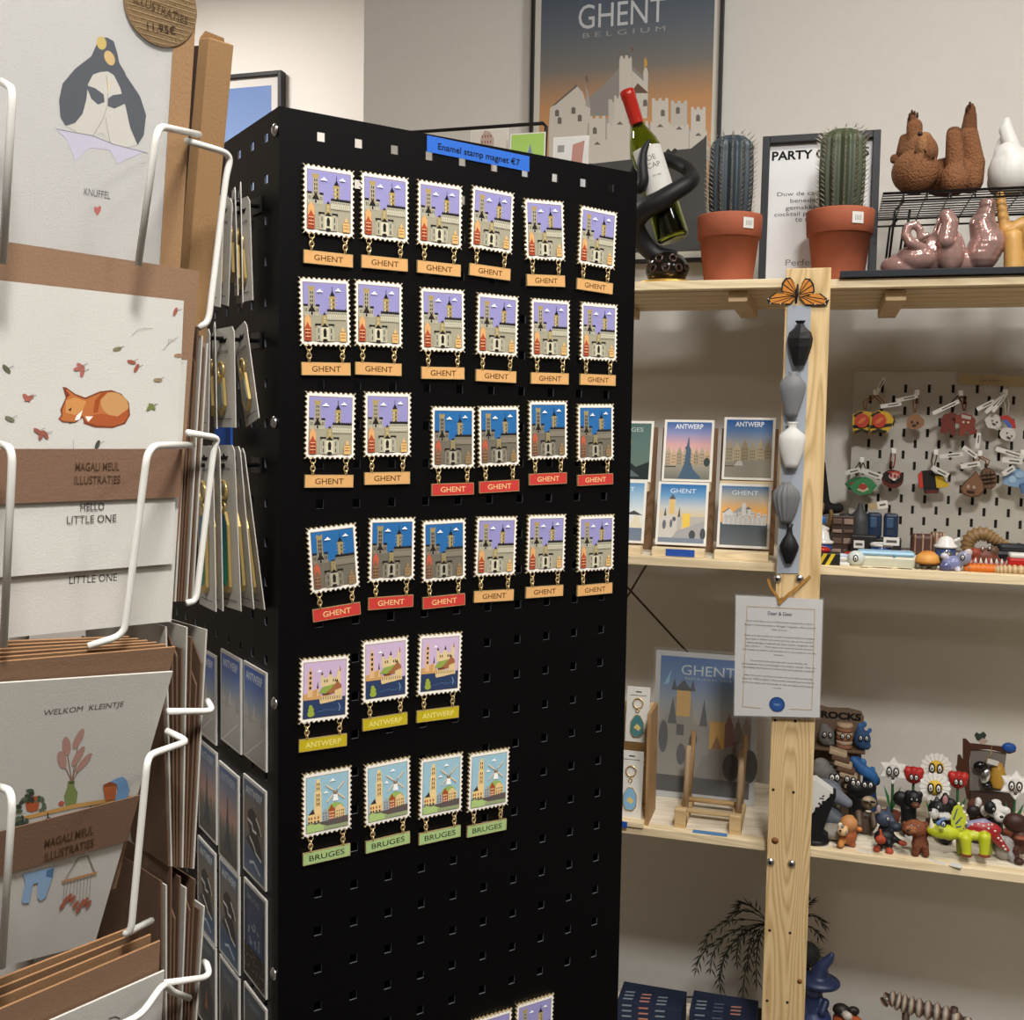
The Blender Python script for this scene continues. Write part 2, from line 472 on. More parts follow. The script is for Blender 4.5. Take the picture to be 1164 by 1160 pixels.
m = perf(BO + D * W, E_, '', '', f0, False); m.build('right_panel', stand)
m = perf(BO + D * W + E_ * W, -D, '', '', f0, False); m.build('back_panel', stand)
SI = stand.matrix_world.inverted()
for (o, dx, dy) in ((BO, D, E_), (BO + D * W, -D, E_), (BO + E_ * W, D, -E_), (BO + D * W + E_ * W, -D, -E_)):
    a = o + dx * .009 + dy * .009 + V((0, 0, (TOP + BOT) / 2)); a.z = o.z + (TOP + BOT) / 2
    MB('powder').at(SI).box(a, (.014, .014, TOP - BOT - .002), '#050506', 0, rz(math.degrees(BY))).build('corner_post', stand)
MB('powder').at(SI).box(BO + (D + E_) * W / 2 + V((0, 0, BOT + .01)), (.40, .40, .02), '#111', .003, rz(math.degrees(BY))).build('foot_plate', stand)
for dx in (-.15, .15):
    for dy in (-.15, .15):
        c = BO + (D + E_) * W / 2 + D * dx + E_ * dy; c.z = .0
        cs = MB('plastic'); cs.at(SI @ Matrix.Translation((c.x, c.y, .035)) @ Matrix.Rotation(R(90), 4, 'X')).lathe([(.03, -.012), (.035, -.008), (.035, .008), (.03, .012)], '#222', 20)
        cs.at(SI @ Matrix.Translation((c.x, c.y, 0))).box((0, 0, .12), (.02, .02, .18), '#333').build('castor', stand)
for (x, y) in ((314, 148), (313, 480.5), (313.5, 799.5), (312.5, 1107)):
    q = hit(x, y, BO, NS); M = SI @ frame(q, NS.cross(V((0, 0, 1))) * -1, (0, 0, 1))
    MB('steel').at(M).lathe([(.0048, 0), (.0046, .0015), (.0025, .003), (.0008, .0032)], '#d5d5d5', 14).build('screw', stand, label='round steel screw head')
def fp(x, y, off=0): return hit(x, y, BO + NF * off, NF)
# price strip
M = frame(fp(543, 174), D, (0, 0, 1)); lp = local(M)
a = lp(485, 155); b = lp(601, 196); c = lp(485, 180)
st = MB('paper'); wd = b[0] - a[0]; x0 = a[0]; yt = lp(485, 154)[1]; yb_ = lp(485, 172)[1]
lab = thing('price_strip', 'blue paper price strip stuck to the top edge of the black column', 'label', M)
sl = (lp(601, 178)[1] - yt) / wd
h = .0125
st.prism([(x0, yt - h), (x0 + wd, yt + sl * wd - h), (x0 + wd, yt + sl * wd), (x0, yt)], .0003, .0008, '#1f5fbe')
st.use('ink').text('Enamel stamp magnet €7', x0 + wd / 2 , yt + sl * wd / 2 - h * .72, .0052, .001, '#0b1526', w=wd * .80, rot=math.atan(sl), bold=.012)
st.build('strip', lab)
# ------------------------------------------------------------------ enamel stamp magnets
SWD, SHT = .0405, .0500
def stamp_outline(w, h, nx=10, ny=13, r=.00118):
    pts = []
    def edge(ax, ay, bx, by, n):
        d = V((bx - ax, by - ay)); L = d.length; d.normalize(); q = V((d.y, -d.x)) * -1  # inward for ccw
        for i in range(n):
            c = V((ax, ay)) + d * (L * (i + .5) / n)
            pts.append(tuple(c - d * r * 1.25))
            for k in range(1, 5):
                t = math.pi * k / 5; pts.append(tuple(c - d * r * math.cos(t) * 1.2 + q * r * math.sin(t) * 1.1))
            pts.append(tuple(c + d * r * 1.25))
    x, y = w / 2, h / 2
    for (ax, ay, bx, by, n) in ((-x, -y, x, -y, nx), (x, -y, x, y, ny), (x, y, -x, y, nx), (-x, y, -x, -y, ny)):
        pts.append((ax, ay)); edge(ax, ay, bx, by, n)
    return pts
OUT = stamp_outline(SWD, SHT)
PW, PH = .0340, .0425
class Pic:
    """picture area, coordinates 0..1 with y down"""
    def __init__(s, m, w, h, z=.0, cx=0, cy=0): s.m, s.w, s.h, s.z, s.cx, s.cy, s.k = m, w, h, z, cx, cy, 0
    def q(s, x, y): return (s.cx + (x - .5) * s.w, s.cy + (.5 - y) * s.h)
    def zz(s): s.k += 1; return s.z + s.k * .000008
    def r(s, x0, y0, x1, y1, c, c2=None):
        a = s.q(x0, y1); b = s.q(x1, y0); s.m.rect(a[0], a[1], b[0], b[1], s.zz(), [c2, c] if c2 else c)
    def p(s, pts, c): s.m.poly([s.q(*t) for t in pts], s.zz(), c)
    def o(s, x, y, a, b, c, rot=0, n=16): q = s.q(x, y); s.m.oval(q[0], q[1], a * s.w, b * s.h, s.zz(), c, n, rot)
    def l(s, pts, w, c): s.m.line([s.q(*t) for t in pts], w * s.w, s.zz(), c)
    def t(s, t, x, y, h, c, w=None, bold=0, align='C'): q = s.q(x, y); s.m.text(t, q[0], q[1], h * s.h, s.zz(), c, align, w * s.w if w else None, bold)
    def cloud(s, x, y, k, c='#f4f4f4'):
        s.p([(x - k, y), (x - k * .9, y - k * .25), (x - k * .4, y - k * .35), (x - k * .1, y - k * .75), (x + k * .3, y - k * .6), (x + k * .5, y - k * .3), (x + k, y - k * .15), (x + k, y)], c)
def pic_ghent(m, z, night):
    p = Pic(m, PW, PH, z)
    sky = '#2767a2' if night else '#928ec0'; st = '#6c675b' if night else '#a09b86'; st2 = '#80796a' if night else '#aca895'
    gold = '#9b8a5c' if night else '#a8935a'; dk = '#1e1c1c'; pale = '#a59f8c' if night else '#c9c3a8'
    p.r(0, 0, 1, 1, sky)
    p.p([(0, .47), (.3, .46), (.42, .56), (.52, .56), (.55, .5), (1, .5), (1, 1), (0, 1)], st)
    # tall square tower
    p.p([(.12, .5), (.125, .12), (.11, .10), (.12, .04), (.145, .07), (.16, .05), (.19, .08), (.22, .05), (.235, .07), (.26, .04), (.265, .10), (.25, .12), (.265, .5)], gold)
    p.r(.14, .14, .24, .47, st2)
    for y in (.15, .22, .29, .36): p.r(.155, y, .18, y + .045, dk); p.r(.20, y, .225, y + .045, dk); p.r(.13, y + .055, .25, y + .06, gold)
    p.r(.0, .37, .1, .41, dk); p.r(.28, .37, .37, .41, dk); p.r(0, .41, .11, .57, st2); p.r(.26, .41, .36, .57, st2)
    p.p([(.1, .5), (.19, .38), (.28, .5)], dk); p.r(.13, .5, .25, .57, st2); p.o(.19, .53, .022, .03, dk)
    for x in (.03, .065, .29, .325): p.r(x, .44, x + .015, .5, dk)
    # belfry and hall
    p.p([(.61, .47), (.61, .26), (.59, .25), (.62, .21), (.65, .2), (.67, .11), (.69, .2), (.72, .21), (.75, .25), (.73, .26), (.735, .47)], gold)
    p.p([(.61, .22), (.67, .12), (.73, .22)], dk); p.l([(.67, .13), (.67, .06)], .012, dk)
    for y in (.27, .34, .41): p.r(.635, y, .66, y + .04, pale); p.r(.68, y, .705, y + .04, dk)
    for y in (.25, .3, .36): p.l([(.575, y), (.6, y + .01)], .01, pale); p.l([(.745, y + .01), (.78, y)], .01, pale)
    p.r(.54, .45, 1, .49, dk)
    for i in range(9): p.p([(.55 + i * .05, .45), (.567 + i * .05, .43), (.58 + i * .05, .45)], dk)
    p.r(.53, .49, 1, .63, st2)
    for j in range(3):
        for i in range(9): p.r(.55 + i * .05, .505 + j * .04, .565 + i * .05, .525 + j * .04, dk if j == 0 else '#efe9c8' if not night else '#8d8570')
    # middle church
    p.p([(.42, .74), (.42, .56), (.44, .54), (.47, .49), (.5, .54), (.525, .56), (.525, .74)], gold)
    p.p([(.43, .55), (.47, .5), (.51, .55)], dk)
    for y in (.58, .64): p.r(.45, y, .495, y + .04, st2)
    p.r(.25, .70, .39, .735, dk); p.r(.56, .70, .7, .735, dk); p.p([(.39, .76), (.475, .69), (.56, .76)], dk)
    p.r(.29, .735, .38, 1, st2); p.r(.57, .735, .66, 1, st2); p.r(.38, .76, .57, 1, pale)
    p.o(.475, .85, .04, .07, dk); p.r(.44, .85, .51, .93, dk); p.o(.475, .985, .06, .025, dk)
    for x in (.32, .61): p.r(x, .78, x + .02, .86, dk); p.r(x, .9, x + .02, .97, dk)
    for x in (.27, .68): p.l([(x, .78), (x, 1)], .012, pale)
    # houses
    p.p([(.01, 1), (.01, .63), (.08, .54), (.15, .63), (.15, 1)], '#b95a42' if night else '#d9a36a')
    p.p([(.0, 1), (.0, .78), (.035, .75), (.075, .68), (.12, .75), (.16, .78), (.16, 1)], '#7a5a44' if night else '#a9482f')
    for y in (.8, .86, .92): p.r(.02, y, .14, y + .012, '#e7c08e' if not night else '#9c7a5c'); p.r(.03, y + .02, .055, y + .045, dk); p.r(.1, y + .02, .125, y + .045, dk)
    p.p([(.82, 1), (.82, .85), (.86, .84), (.86, .8), (.895, .74), (.93, .8), (.93, .84), (.97, .85), (.97, 1)], '#8f7a55' if night else '#d8b070')
    for y in (.83, .88, .93): p.r(.84, y, .95, y + .012, '#8a4a2e')
    p.cloud(.37, .16, .075); p.cloud(.8, .13, .07)
def pic_antwerp(m, z, night=0):
    p = Pic(m, PW, PH, z); g = '#d9b184'; dk = '#3a2c25'
    p.r(0, 0, 1, 1, '#c6aecb')
    p.r(0, .66, 1, 1, '#2b3c5e')
    p.l([(.35, .9), (.55, .87), (.75, .9), (.85, .85), (.95, .9)], .012, '#4a6488'); p.l([(.84, .78), (.88, .84), (.86, .92)], .02, '#6d8fae')
    p.p([(.0, .67), (0, .56), (.1, .55), (.3, .48), (.34, .55), (.42, .6), (.42, .67)], '#c89a62')
    p.p([(.09, .62), (.1, .2), (.13, .13), (.15, .04), (.175, .13), (.2, .2), (.21, .62)], g)
    for y in (.16, .25, .34, .43): p.r(.13, y, .18, y + .05, dk)
    p.p([(.3, .55), (.33, .33), (.36, .55)], dk); p.r(.31, .48, .36, .62, g)
    p.p([(.4, .45), (.4, .24), (.43, .2), (.46, .24), (.46, .3), (.55, .3), (.6, .24), (.63, .19), (.66, .24), (.66, .3), (.78, .3), (.8, .2), (.84, .14), (.88, .2), (.88, .45)], '#d8c193')
    p.p([(.4, .24), (.43, .17), (.46, .24)], dk); p.p([(.6, .24), (.63, .15), (.66, .24)], dk); p.p([(.84, .2), (.86, .08), (.88, .2)], '#a86a3e')
    for x in (.48, .54, .69, .74): p.r(x, .33, x + .025, .38, dk)
    p.p([(.34, .56), (.45, .46), (.62, .44), (.72, .42), (.72, .5), (.5, .58)], '#8ba04a')
    p.p([(.44, .62), (.62, .52), (.72, .44), (.8, .37), (.9, .45), (.9, .56), (.44, .64)], '#9c6440')
    p.r(.4, .62, .92, .72, '#cfae7a'); p.r(.44, .58, .62, .60, dk)
    p.p([(.38, .72), (.38, .66), (.74, .62), (.74, .54), (.92, .5), (.92, .70), (.74, .73), (.4, .76)], '#d8bd8c')
    for i in range(9): p.r(.41 + i * .055, .64 , .425 + i * .055, .69, dk)
    p.p([(.76, .38), (.79, .33), (.82, .38)], dk)
    p.o(.18, .85, .07, .05, '#93a23a'); p.o(.18, .92, .085, .055, '#93a23a'); p.o(.17, .79, .045, .03, '#93a23a')
    p.cloud(.36, .18, .06)
def pic_bruges(m, z, night=0):
    p = Pic(m, PW, PH, z); dk = '#3a302c'
    p.r(0, 0, 1, 1, '#96bccb')
    p.o(.7, .66, .2, .13, '#8fae5c')
    p.p([(.18, .8), (.19, .3), (.21, .27), (.21, .12), (.235, .1), (.235, .05), (.31, .05), (.31, .1), (.335, .12), (.335, .27), (.355, .3), (.36, .8)], '#e6c98e')
    for y in (.12, .2, .32, .4, .48): p.r(.235, y, .26, y + .045, dk); p.r(.285, y, .31, y + .045, dk); p.r(.2, y + .055, .345, y + .062, '#b5894e')
    p.p([(.04, .68), (.16, .58), (.2, .68)], dk); p.r(.03, .68, .36, .84, '#e2c488')
    for x in (.06, .12, .2, .28): p.o(x, .75, .02, .028, '#a0522d'); p.o(x, .82, .025, .02, dk)
    p.p([(.38, .84), (.38, .68), (.45, .6), (.52, .68), (.52, .84)], '#9da5a8')
    p.p([(.53, .84), (.53, .64), (.56, .62), (.6, .55), (.64, .62), (.68, .64), (.68, .84)], '#a2492c')
    p.p([(.69, .84), (.69, .64), (.73, .6), (.82, .58), (.88, .64), (.93, .66), (.93, .84)], '#e0c08a')
    for x in (.4, .46, .55, .59, .63, .72, .78, .84, .88):
        for y in (.68, .74, .79): p.r(x, y, x + .02, y + .03, dk if x < .53 or x > .68 else '#efd9b0')
    p.p([(.62, .5), (.65, .36), (.73, .36), (.76, .5)], '#f2f2ee'); p.o(.69, .35, .05, .03, dk)
    for (a, b) in ((.47, .2), (.9, .18), (.5, .5), (.9, .48)):
        p.l([(.69, .34), (a, b)], .022, '#a98a68'); p.l([(.69 + (a - .69) * .3, .34 + (b - .34) * .3 - .012), (a, b - .012)], .03, '#d9c9b0')
    p.r(0, .84, 1, .93, '#5d5350'); p.p([(.38, .84), (1, .80), (1, .93), (.5, .93)], '#5d5350')
    p.p([(0, 1), (0, .86), (.1, .84), (.2, .87), (.3, .86), (.38, .9), (.46, .92), (.46, 1)], '#a5bf78'); p.r(.4, .93, 1, 1, '#8f9c74')
    p.cloud(.62, .13, .07); p.cloud(.46, .33, .06)
def make_magnet(kind):
    t = thing('stamp_magnet', '', 'magnet', Matrix())
    m = MB('gold').prism(OUT, .0006, .0028, '#e6cf9c')
    m.use('enamel').poly([(x * .982, y * .985) for x, y in OUT], .00283, '#eeeae2')
    stamp = m.build('stamp', t)
    g = MB('gold').rect(-PW / 2 - .0004, -PH / 2 - .0004, PW / 2 + .0004, PH / 2 + .0004, .00286, '#b08c50'); g.use('enamel')
    {'day': lambda: pic_ghent(g, .0029, 0), 'night': lambda: pic_ghent(g, .0029, 1), 'antwerp': lambda: pic_antwerp(g, .0029), 'bruges': lambda: pic_bruges(g, .0029)}[kind]()
    g.build('picture', stamp)
    for sx in (-1, 1):
        x = sx * .0133
        c = MB('gold').ring((x, -.0262, .0022), .0021, .00042, '#e3c996', 'Z', 14, 6)
        c.ring((x + .0003 * sx, -.0296, .0022), .0021, .00042, '#e3c996', 'X', 14, 6)
        c.ring((x, -.0322, .0022), .0021, .00050, '#e3c996', 'Z', 14, 6, .8)
        c.ring((x, -.0350, .0022), .0017, .00042, '#e3c996', 'X', 12, 6)
        c.build('chain', t)
    bc = {'day': '#d6a469', 'night': '#bf3a35', 'antwerp': '#b9a61e', 'bruges': '#9fb87c'}[kind]
    tc = {'day': '#5a3a1c', 'night': '#e6bd84', 'antwerp': '#e3d77e', 'bruges': '#2c3a22'}[kind]
    w, h = .0195, .0048
    b = MB('gold').prism([(-w, -h), (w, -h), (w, h), (-w, h)], .0008, .0026, '#e0c48c').use('enamel').rect(-w + .0004, -h + .0004, w - .0004, h - .0004, .00263, bc)
    bar = b.build('name_bar', t, Matrix.Translation((0, -.0416, 0)))
    tx = {'day': 'GHENT', 'night': 'GHENT', 'antwerp': 'ANTWERP', 'bruges': 'BRUGES'}[kind]
    MB('enamel').text(tx, 0, -.0021, .0042, .0027, tc, w=.023 if len(tx) == 5 else .029, bold=.008).build('lettering', bar)
    note(t)
    return t
K5 = .18966
MAGS = [
 ('day', 310, 110, K5, [[(178,395),(490,440),(185,815),(488,858)], [(522,440),(815,485),(530,850),(820,885)], [(862,490),(1140,535),(868,885),(1135,920)]]),
 ('day', 510, 130, K5, [[(135,420),(398,470),(133,800),(380,845)], [(448,500),(692,520),(468,870),(697,885)], [(785,540),(1013,590),(775,895),(998,935)]]),
 ('day', 310, 300, K5, [[(150,75),(462,95),(165,490),(473,500)], [(485,85),(780,115),(495,495),(780,510)], [(880,135),(1150,155),(890,525),(1155,535)]]),
 ('day', 510, 320, .2240, [[(140,55),(358,75),(142,368),(350,388)], [(412,82),(620,98),(418,388),(615,398)], [(668,102),(858,118),(670,395),(855,410)]]),
 ('day', 0, 0, 1, [[(346.5,443),(405,446),(346,523),(404,524)], [(413,443.5),(468,446),(414,521),(467.5,520)]]),
 ('night', 0, 0, 1, [[(490,461),(540,462.5),(490.5,534),(540,532.5)]]),
 ('night', 510, 320, .2240, [[(150,630),(355,632),(160,945),(357,935)], [(400,605),(605,607),(410,905),(605,900)], [(650,622),(838,625),(658,912),(838,905)]]),
 ('night', 320, 560, K5, [[(140,215),(450,180),(180,612),(472,568)], [(515,155),(805,150),(520,540),(805,525)], [(838,165),(1105,155),(850,545),(1105,520)]]),
 ('day', 510, 560, K5, [[(165,145),(412,145),(155,505),(403,495)], [(470,135),(708,133),(468,485),(693,470)], [(772,140),(995,130),(775,475),(992,465)]]),
 ('antwerp', 320, 700, .2586, [[(77,190),(298,165),(80,478),(298,460)], [(350,112),(558,90),(360,390),(557,362)], [(600,82),(795,68),(600,358),(788,340)]]),
 ('bruges', 320, 700, .2586, [[(85,690),(307,660),(98,988),(310,940)], [(358,652),(566,617),(372,937),(570,890)], [(603,632),(800,600),(608,897),(795,862)], [(820,605),(1005,580),(820,870),(997,835)]]),
 ('day', 0, 0, 1, [[(536,1159),(581,1146),(536,1226),(581,1212)], [(585.5,1141),(629.5,1128),(585,1208),(629,1194)]]),
]
ORD = ['first', 'second', 'third', 'fourth', 'fifth', 'sixth']
ROWN = ['top', 'second', 'third', 'fourth', 'fifth', 'sixth', 'bottom']
DESC = {'day': 'lilac-sky GHENT stamp magnet', 'night': 'blue-sky red-barred GHENT stamp magnet', 'antwerp': 'pink-sky ANTWERP stamp magnet', 'bruges': 'windmill BRUGES stamp magnet'}
PROTO = {}
allm = []
for kind, ox, oy, k, L in MAGS:
    for q in L: allm.append((kind, Z(q, ox, oy, k)))
def cen(m): return (sum(a[0] for a in m[1]) / 4, sum(a[1] for a in m[1]) / 4)
rows = [[] for _ in range(7)]
for m in allm:
    y = cen(m)[1]; r = min(range(7), key=lambda i: abs((255, 365, 490, 622, 767, 898, 1177)[i] - y)); rows[r].append(m)
for r, row in enumerate(rows):
    row.sort(key=lambda m: cen(m)[0])
    for i, (kind, q) in enumerate(row):
        A, B, C_, Dd = [fp(*t, .0028) for t in q]
        c = (A + B + C_ + Dd) / 4; ur = (B - A) + (Dd - C_); uv = (A - C_) + (B - Dd)
        ang = math.atan2(ur.z, ur.dot(D)) * .7 + math.atan2(-uv.dot(D), uv.z) * .3
        c = c - NF * .0028
        M = frame(c, D * math.cos(ang) + V((0, 0, 1)) * math.sin(ang), V((0, 0, 1)) * math.cos(ang) - D * math.sin(ang))
        if kind not in PROTO: PROTO[kind] = make_magnet(kind); o = PROTO[kind]; o.matrix_world = M
        else: o = clone(PROTO[kind], M, '')
        hangs = random.uniform(-.03, .03)
        n = '%s from left in the %s row' % (ORD[i], ROWN[r])
        tag(o, DESC[kind] + ', ' + n, 'magnet', 'enamel stamp magnets on the black column')
# ------------------------------------------------------------------ printed views shared by posters and postcards
def sky(p, cols):
    n = len(cols) - 1
    for i in range(n): p.r(0, i / n, 1, (i + 1) / n, cols[i], cols[i + 1])
def castle(p, x, y, w, h, c1, c2, c3):
    q = lambda L: [(x + a * w, y + b * h) for a, b in L]
    p.p(q([(.24, .62), (.24, .42), (.46, .12), (.52, .2), (.62, .16), (.62, .62)]), c2)
    p.p(q([(.0, .7), (.0, .45), (.16, .25), (.24, .45), (.24, .7)]), c1); p.p(q([(-.01, .46), (.15, .24), (.17, .26), (.02, .48)]), c3)
    p.p(q([(.44, .6), (.44, .03), (.46, .03), (.46, 0), (.48, 0), (.48, .03), (.50, .03), (.50, 0), (.52, 0), (.52, .03), (.54, .03), (.54, .6)]), c1)
    p.p(q([(.58, .6), (.58, .3), (.64, .2), (.66, .34), (.66, .6)]), c1); p.p(q([(.52, .27), (.6, .18), (.67, .29)]), c3)
    def tower(a, b, t, bt, c):
        n = 3; d = (b - a) / (2 * n - 1); L = [(a, bt), (a, t)]
        for i in range(n): L += [(a + 2 * i * d, t - .03), (a + (2 * i + 1) * d, t - .03)] + ([(a + (2 * i + 1) * d, t), (a + (2 * i + 2) * d, t)] if i < n - 1 else [])
        L += [(b, bt)]; p.p(q(L), c)
    for i, (a, b, t) in enumerate(((.06, .18, .56), (.22, .32, .5), (.36, .46, .44), (.5, .6, .5), (.64, .74, .4), (.78, .88, .44), (.92, 1.02, .5))):
        tower(a, b, t, .96, c1 if i % 2 else mix(c1, c2, .25)); p.r(x + (a + .015) * w, y + (t + .06) * h, x + (b - .015) * w, y + (t + .1) * h, c2)
    p.p(q([(0, .98), (0, .66), (.3, .62), (.6, .66), (1.02, .62), (1.02, .98)]), mix(c1, c2, .45))
    for i in range(9): p.r(x + (.03 + i * .11) * w, y + .68 * h, x + (.05 + i * .11) * w, y + .97 * h, c1)
    for i in range(7): p.r(x + (.05 + i * .14) * w, y + .58 * h, x + (.065 + i * .14) * w, y + .62 * h, c3)
def gables(p, x0, x1, y0, y1, n, cols, win='#6b6258'):
    w = (x1 - x0) / n
    for i in range(n):
        a = x0 + i * w; c = cols[i % len(cols)]; t = y0 + (.03 if i % 2 else 0); m = a + w / 2
        p.p([(a, y1), (a, t + w * 1.0), (a + w * .2, t + w * .8), (a + w * .25, t + w * .5), (m - w * .1, t + w * .4), (m, t), (m + w * .1, t + w * .4), (a + w * .75, t + w * .5), (a + w * .8, t + w * .8), (a + w, t + w), (a + w, y1)], c)
        yy = t + w * 1.1
        while yy < y1 - .03:
            for k in (.2, .45, .7): p.r(a + w * k, yy, a + w * (k + .12), yy + .025, win)
            yy += .055
def v_castle(p):
    sky(p, ['#4f7ba6', '#b9b3a4', '#f0b463', '#f3a95a', '#e8c79a', '#d8c8b4'])
    p.r(0, .62, 1, 1, '#525a60', '#6d7274'); castle(p, .04, .28, .92, .38, '#d9d6d0', '#a8a5a0', '#6e6a66'); p.t('GHENT', .5, .15, .075, '#d9e4ea', .56, .0)
def v_church(p):
    sky(p, ['#2f6fae', '#6f9fc8', '#c9cbc8', '#e0c38a', '#d8d0c0', '#b9b8b8'])
    p.p([(.0, 1), (0, .6), (.14, .5), (.2, .55), (.2, .28), (.22, .24), (.33, .24), (.35, .28), (.35, .55), (.45, .6), (.45, 1)], '#cfcac0'); p.r(.22, .26, .33, .52, '#e3bd76'); p.p([(.2, .26), (.275, .17), (.35, .26)], '#5b5f68')
    p.p([(.10, .55), (.13, .40), (.16, .55)], '#4f5560'); p.p([(.4, .6), (.44, .38), (.47, .6)], '#4f5560'); p.r(.4, .56, .5, .8, '#bcb7ae')
    p.r(.52, .5, .68, .75, '#efc95a'); p.r(.68, .55, 1, .78, '#b8b4ae'); p.o(.12, .7, .04, .08, '#6a6d72'); p.o(.27, .68, .03, .07, '#6a6d72'); p.o(.33, .6, .04, .04, '#5d6168')
    p.p([(.4, .8), (1, .62), (1, .95), (.3, .92)], '#a9a7a5'); p.o(.74, .86, .07, .08, '#4d5054'); p.o(.97, .84, .06, .1, '#4d5054'); p.r(0, .92, 1, 1, '#808b99')
    p.t('GHENT', .5, .15, .075, '#dfeaf2', .56)
def v_statue(p):
    sky(p, ['#3d66a4', '#8e92bb', '#d8a7a6', '#d9b9a8', '#b7aea2', '#a9a294'])
    gables(p, 0, 1, .42, .78, 8, ['#b8a68c', '#c9ad8a', '#a8987f']); p.r(0, .76, 1, 1, '#a29c8c', '#77766c')
    p.p([(.3, 1), (.38, .86), (.44, .7), (.46, .5), (.43, .45), (.47, .42), (.5, .26), (.52, .28), (.53, .42), (.57, .5), (.57, .7), (.64, .84), (.8, .96), (.8, 1)], '#4e6478'); p.o(.93, .7, .07, .08, '#3f4a46'); p.r(0, .78, .25, .8, '#4a4438')
    p.t('ANTWERP', .5, .12, .085, '#e6ebee', .62, .02)
def v_square(p):
    sky(p, ['#2c5c9e', '#5f7da8', '#9a9a9a', '#a89e8c', '#9c9484', '#8d877a'])
    gables(p, .0, 1, .32, .74, 6, ['#a3977f', '#b3a488', '#97896f']); p.p([(.0, .74), (1, .68), (1, 1), (0, 1)], '#8f897c'); p.p([(.2, .8), (.28, .72), (.36, .72), (.4, .8)], '#b9b6ae'); p.r(0, .8, .2, .82, '#6b5548')
    p.t('ANTWERP', .5, .12, .085, '#e6ebee', .62, .02)
def v_belfry(p):
    sky(p, ['#55706c', '#5c7570', '#64796f', '#6b7d70'])
    p.r(.22, .3, .56, .72, '#dd9a34'); p.r(.3, .22, .5, .34, '#e8a83e'); p.r(.26, .42, .3, .5, '#8a5a1e'); p.r(.38, .42, .42, .5, '#8a5a1e')
    p.p([(0, 1), (0, .75), (.2, .7), (.3, .76), (.6, .72), (.7, .78), (1, .68), (1, 1)], '#2c3434'); p.p([(.1, .95), (.5, .78), (.8, .95)], '#5c6a6e')
    p.t('BRUGES', .52, .15, .075, '#b9c4bb', .6)
def v_canal(p):
    sky(p, ['#5f97c4', '#a9c6d8', '#dfe3e2', '#e9e6df', '#dedcd6'])
    gables(p, -.1, 1, .42, .78, 4, ['#e6dcc0', '#f0ead8', '#d9d2c2'], '#9a8f78'); p.p([(.6, .55), (.8, .48), (1, .56)], '#4c4c50'); p.r(0, .78, 1, 1, '#6f7f92', '#7d8794'); p.t('GHENT', .5, .15, .075, '#e6f0f6', .56)
def v_pale(p):
    sky(p, ['#2d5bb0', '#4d74b8', '#8fa0ba', '#bfc0be', '#c7c5be', '#b5b3ac'])
    gables(p, 0, 1, .34, .62, 5, ['#b9b8b2', '#aaa9a4', '#c4c2ba'], '#8f8e8a'); p.r(0, .6, 1, 1, '#b9b8b2', '#a9a8a2'); p.l([(.1, 1), (.9, .72)], .02, '#d9d8d2'); p.l([(.3, .9), (.0, .75)], .015, '#9a9994')
    p.t('ANTWERP', .5, .14, .09, '#d9e2ee', .8, .02)
def v_dusk(p):
    sky(p, ['#42628c', '#7f7f90', '#b38d80', '#77756e', '#5c5c58'])
    p.p([(.3, .8), (.42, .6), (.46, .3), (.49, .25), (.53, .6), (.62, .8)], '#3c4650'); gables(p, 0, 1, .48, .68, 6, ['#6c665c', '#7b7264']); p.r(0, .66, 1, 1, '#62625c', '#454642'); p.p([(.25, .9), (.44, .62), (.49, .3), (.53, .62), (.75, .9)], '#36424c')
    p.t('ANTWERP', .5, .14, .085, '#aab4c0', .8, .02)
def v_blocks(p):
    sky(p, ['#42607f', '#6c6b68', '#7a6a58', '#6b6a66', '#3c5578', '#5b6f86'])
    p.p([(.2, .34), (.4, .26), (.62, .3), (.85, .42), (.86, .5), (.7, .5), (.84, .62), (.9, .72), (.7, .78), (.3, .7), (.1, .66), (.3, .56), (.2, .46)], '#2b2a2a')
    for a in ([(.2, .42), (.42, .44), (.45, .5), (.62, .5)], [(.62, .34), (.8, .42), (.86, .48)], [(.3, .6), (.5, .66), (.6, .72), (.85, .76)]): p.l(a, .05, '#cfd2d2')
    p.l([(.3, .88), (.5, .84), (.8, .92)], .05, '#b9c4cc'); p.t('ANTWERP', .5, .14, .085, '#c4ccd2', .8, .02)
def v_crowd(p):
    sky(p, ['#3d4c62', '#33486a', '#34517c', '#2c3c54'])
    p.r(.05, .18, .12, .7, '#22272e'); p.r(.9, .18, .96, .7, '#22272e')
    rr = random.Random(5)
    for i in range(16): p.o(rr.uniform(.2, .75), rr.uniform(.38, .62), .05, .02, '#8d9296', rr.uniform(-1, 1))
    p.r(0, .66, 1, 1, '#2a2622')
    for i in range(60): p.o(rr.uniform(.02, .98), rr.uniform(.66, .98), .03, .014, rr.choice(['#6f6455', '#8c8068', '#4c4a48']), rr.uniform(-1, 1), 6)
    p.t('BRUGES', .5, .13, .06, '#8f97a0', .6)
def v_plain(p):
    sky(p, ['#4b5a68', '#5c5c5a', '#6a6660', '#4c5052']); p.p([(.1, .6), (.3, .4), (.5, .5), (.6, .3), (.75, .5), (.95, .62), (.9, .9), (.2, .92)], '#3c4044'); p.p([(.4, .8), (.5, .55), (.56, .8)], '#a05a3a')
    p.t('GHENT', .5, .14, .07, '#8d949c', .6)
